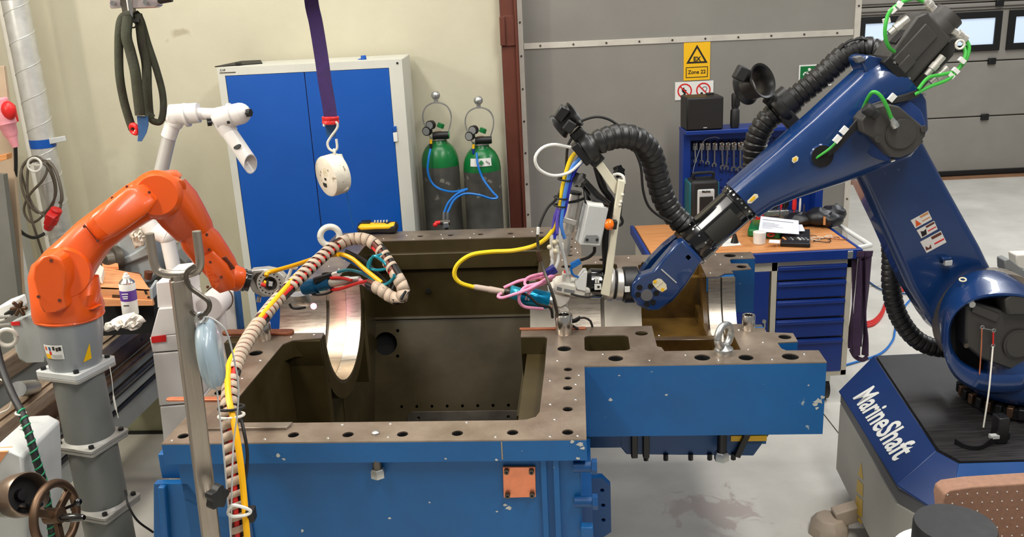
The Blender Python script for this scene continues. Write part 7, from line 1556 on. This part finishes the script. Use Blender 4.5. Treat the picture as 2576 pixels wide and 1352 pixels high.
hose([(1405, 520, Z_), (1396, 545, Z_), (1388, 590, Z_)], .006, 'violet_hose', 'violet', 'short violet hose entering left coupling', 'hose', 'violet hoses')
hose([(1408, 525, Z_-.01), (1402, 550, Z_-.01), (1402, 588, Z_-.01)], .006, 'violet_hose', 'violet', 'short violet hose entering middle coupling', 'hose', 'violet hoses')
M('pinkhose', (240, 156, 190), .4)
hose([(1390, 688, Z_), (1350, 700, Z_-.01), (1310, 706, Z_-.02), (1285, 716, Z_-.03), (1268, 724, Z_-.03)], .0058, 'pink_hose', 'pinkhose', 'upper pink hose running to the fibre plug', 'hose', 'pink cooling hoses')
hose([(1392, 690, Z_-.02), (1365, 708, Z_-.05), (1330, 728, Z_-.07), (1290, 742, Z_-.08), (1262, 750, Z_-.06), (1252, 745, Z_-.04), (1262, 738, Z_-.03)], .0058, 'pink_hose', 'pinkhose', 'pink hose crossing in front of blue optic tube to its left end', 'hose', 'pink cooling hoses')
hose([(1394, 692, Z_-.02), (1358, 712, Z_-.05), (1322, 722, Z_-.06), (1308, 740, Z_-.07), (1306, 758, Z_-.07), (1318, 772, Z_-.06), (1345, 776, Z_-.05), (1366, 778, Z_-.04)], .0058, 'pink_hose', 'pinkhose', 'pink hose dipping below the blue optic tube', 'hose', 'pink cooling hoses')
hose([(1396, 694, Z_-.01), (1370, 712, Z_-.03), (1340, 726, Z_-.05), (1328, 742, Z_-.06)], .0058, 'pink_hose', 'pinkhose', 'short pink hose ending on middle of blue optic tube', 'hose', 'pink cooling hoses')
hose([(1372, 688, Z_), (1340, 694, Z_-.02), (1324, 702, Z_-.02), (1320, 715, Z_-.03), (1330, 722, Z_-.05)], .0055, 'pink_hose', 'pinkhose', 'pink hose curled in a small loop above the optic tube', 'hose', 'pink cooling hoses')
for k, (a, b) in enumerate((((1388, 650, Z_), (1384, 674, Z_)), ((1404, 640, Z_), (1398, 672, Z_)))): hose([a, ((a[0]+b[0])/2+3, (a[1]+b[1])/2, Z_), b, (b[0]-4, b[1]+10, Z_)], .0058, 'white_hose', 'white', ['white tail hose under left coupling', 'white tail hose under middle coupling'][k], 'hose')
M('navytape', (34, 34, 120), .4)
MB().tube(pxy([(1372, 688, Z_-.02), (1395, 672, Z_-.02)]), .012, 10).tube(pxy([(1375, 695, Z_-.02), (1400, 680, Z_-.02)]), .010, 10).solo('hose_splitter', 'navytape', 'dark blue hose splitter joining white and pink hoses', 'splitter')
hose([(1462, 305, Z_+.02), (1480, 298, Z_+.02), (1505, 294, Z_+.02), (1535, 302, Z_+.03), (1562, 320, Z_+.03)], .0045, 'black_lead', 'ink', 'thin black lead arching from clamp over the hose', 'cable')
hose([(1598, 380, Z_+.02), (1612, 420, Z_+.02), (1618, 480, Z_+.03), (1632, 520, Z_+.04), (1660, 545, Z_+.05), (1690, 560, Z_+.05)], .0045, 'black_lead', 'ink', 'thin black lead hanging under the corrugated hose', 'cable')
hose([(1440, 345, Z_), (1428, 370, Z_), (1424, 420, Z_+.01), (1418, 460, Z_+.01), (1400, 500, Z_), (1380, 520, Z_), (1366, 545, Z_-.01), (1354, 578, Z_-.02)], .0048, 'black_lead', 'ink', 'thin black lead hanging left of the yellow cable', 'cable')
hose([(1352, 580, Z_-.02), (1353, 610, Z_-.02), (1356, 640, Z_-.03), (1368, 680, Z_-.05), (1388, 735, Z_-.09), (1402, 790, Z_-.09), (1404, 815, Z_-.05)], .0055, 'grey_lead', 'darksteel', 'dark grey lead running in front of the head down to the flange', 'cable')
ax_cyl((1354, 572), (1353, 590), 4, 'lead_sleeve', 'white', Y=Z_-.025); ax_cyl((1354, 632), (1360, 658), 6, 'lead_connector', 'brownsteel', Y=Z_-.035)
hose([(1404, 810, Z_-.03), (1412, 790, Z_-.05), (1440, 806, Z_-.05), (1458, 798, Z_-.04), (1452, 808, Z_-.04), (1425, 812, Z_-.05), (1418, 800, Z_-.05), (1440, 820, Z_-.04), (1455, 828, Z_-.04)], .0045, 'black_lead', 'ink', 'tangled black lead at foot of the white laser head', 'cable')
hose([(1450, 802, Z_-.02), (1470, 800, Z_-.02), (1485, 808, Z_-.02), (1491, 826, Z_-.02)], .0042, 'black_lead', 'ink', 'black lead end bent down right of the laser head', 'cable')
hose([(1436, 740, Z_-.03), (1460, 746, Z_-.04), (1485, 748, Z_-.04), (1498, 740, Z_-.03)], .004, 'black_lead', 'ink', 'black lead sagging under the head plate', 'cable')
hose([(1300, 735, Z_-.06), (1330, 745, Z_-.07), (1352, 765, Z_-.07), (1384, 775, Z_-.06), (1390, 800, Z_-.05)], .005, 'black_lead', 'ink', 'black lead wound around the blue optic tube', 'cable')
MB().prism(px([(1434, 664), (1458, 652), (1463, 664), (1440, 678)], Y=Z_-.01), (0, .012, 0)).solo('blue_tag', 'hose_blue', 'bright blue cable tag right of the couplings', 'tag', bevel=.002)
hose([(1436, 672, Z_), (1440, 690, Z_), (1455, 698, Z_+.02)], .0045, 'blue_hose', 'hose_blue', 'thin blue hose under the blue cable tag')
for k, (xp, yp, r_) in enumerate(((1420, 452, .022), (1410, 498, .022), (1408, 518, .02))): MB().torus(P(xp, yp, Y=Z_), (.2, 0, 1), r_, .0035, 22, 6).solo('cable_tie', 'ink', ['upper black tie around the yellow and blue lines', 'second black tie around the yellow and blue lines', 'lowest black tie around the yellow and blue lines'][k], 'cable tie', 'ties on tool cables')
# ================================================================== floor clutter right and chair
for k in range(3):
    hose2 = [P(2180, 812+k*5, Z=.012), P(2200, 805+k*5, Z=.012), P(2218, 785+k*5, Z=.012), P(2235, 750+k*3, Z=.012), P(2270, 724+k*4, Z=.012), P(2310, 718+k*4, Z=.012)]
    MB().tube(spl(hose2, 8), .009, 8).solo('red_hose', 'reda', ['red floor hose, rear one of three behind the sling', 'red floor hose, middle one of three behind the sling', 'red floor hose, front one of three behind the sling'][k], 'hose', 'red hoses on the floor')
MB().tube(spl([P(2100, 925, Z=.01), P(2150, 912, Z=.01), P(2215, 890, Z=.01), P(2245, 858, Z=.01), P(2252, 830, Z=.01), P(2262, 790, Z=.01), P(2300, 745, Z=.01), P(2320, 740, Z=.01)], 8), .007, 8).solo('blue_floor_hose', 'hose_blue', 'thin blue hose curving over the floor behind robot cart', 'hose')
MB().tube(spl([P(2180, 705, Z=.01), P(2215, 728, Z=.01), P(2260, 738, Z=.01), P(2320, 741, Z=.01)], 6), .006, 8).solo('blue_floor_hose', 'tagblue', 'darker blue hose on the floor right of the purple sling', 'hose')
CY_ = 2.2
M('chairbrown', (146, 110, 90), .85, 0, .12, 60, .1, 200)
t = thing('office_chair', 'brown chair back with small white dots at lower right', 'chair', P(2500, 1340, Y=CY_)-Vector((0, 0, 0)))
cb = px([(2372, 1262), (2376, 1245), (2392, 1234), (2450, 1226), (2640, 1214), (2660, 1500), (2400, 1500), (2385, 1400)], Y=CY_)
MB().prism(cb, (0, .06, 0)).build('backrest', 'chairbrown', t, bevel=.02, seg=4)
dots = MB()
for j in range(6):
    for i in range(12):
        xp, yp = 2384+i*25+(j % 2)*12, 1246+j*22-i*1.2
        if xp < 2600: q = P(xp, yp, Y=CY_-.0012); dots.cyl(q, q+Vector((0, .001, 0)), .0022, .0022, 6)
o = dots.build('dot_pattern', 'white', t); o['kind'] = 'stuff'
q = P(2520, 1400, Y=CY_); MB().bar((q.x+.06, CY_+.075, .40), (q.x+.06, CY_+.075, q.z), .05, .02).build('back_stem', 'black', t)
MB().box((q.x+.06, CY_-.26, .46), (.40, .40, .07)).build('seat', 'chairbrown', t, bevel=.03); MB().cyl((q.x+.06, CY_-.26, .1), (q.x+.06, CY_-.26, .43), .025, .025, 16).build('gas_lift', 'black', t)
for k in range(5): w = k*2*math.pi/5; MB().bar((q.x+.06, CY_-.26, .08), (q.x+.06+.24*math.cos(w), CY_-.26+.24*math.sin(w), .06), .04, .03).build('leg', 'black', t)
c = P(2402, 1330, Y=1.98); r_ = S(98, c)
t = thing('black_cylinder', 'black round topped drum standing before the brown chair', 'drum', (c.x, c.y, 0))
MB().lathe([(r_*1.0, 0), (r_, .985), (r_*.97, 1)], (c.x, c.y, .25), (c.x, c.y, c.z+.012), 48).build('drum', 'rubber', t)
MB().lathe([(r_*1.25, 0), (r_*1.25, 1)], (c.x-.02, c.y, c.z-.085), (c.x-.02, c.y, c.z-.075), 40).build('flange', 'white', t)
MB().cyl((c.x-r_*1.12, c.y-.02, c.z-.075), (c.x-r_*1.12, c.y-.02, c.z-.0745), .012, .012, 14).build('bolt_hole', 'ink', t)
MB().cyl((c.x, c.y, 0), (c.x, c.y, .26), r_*1.0, r_*1.0, 32).build('foot', 'basegrey', t)
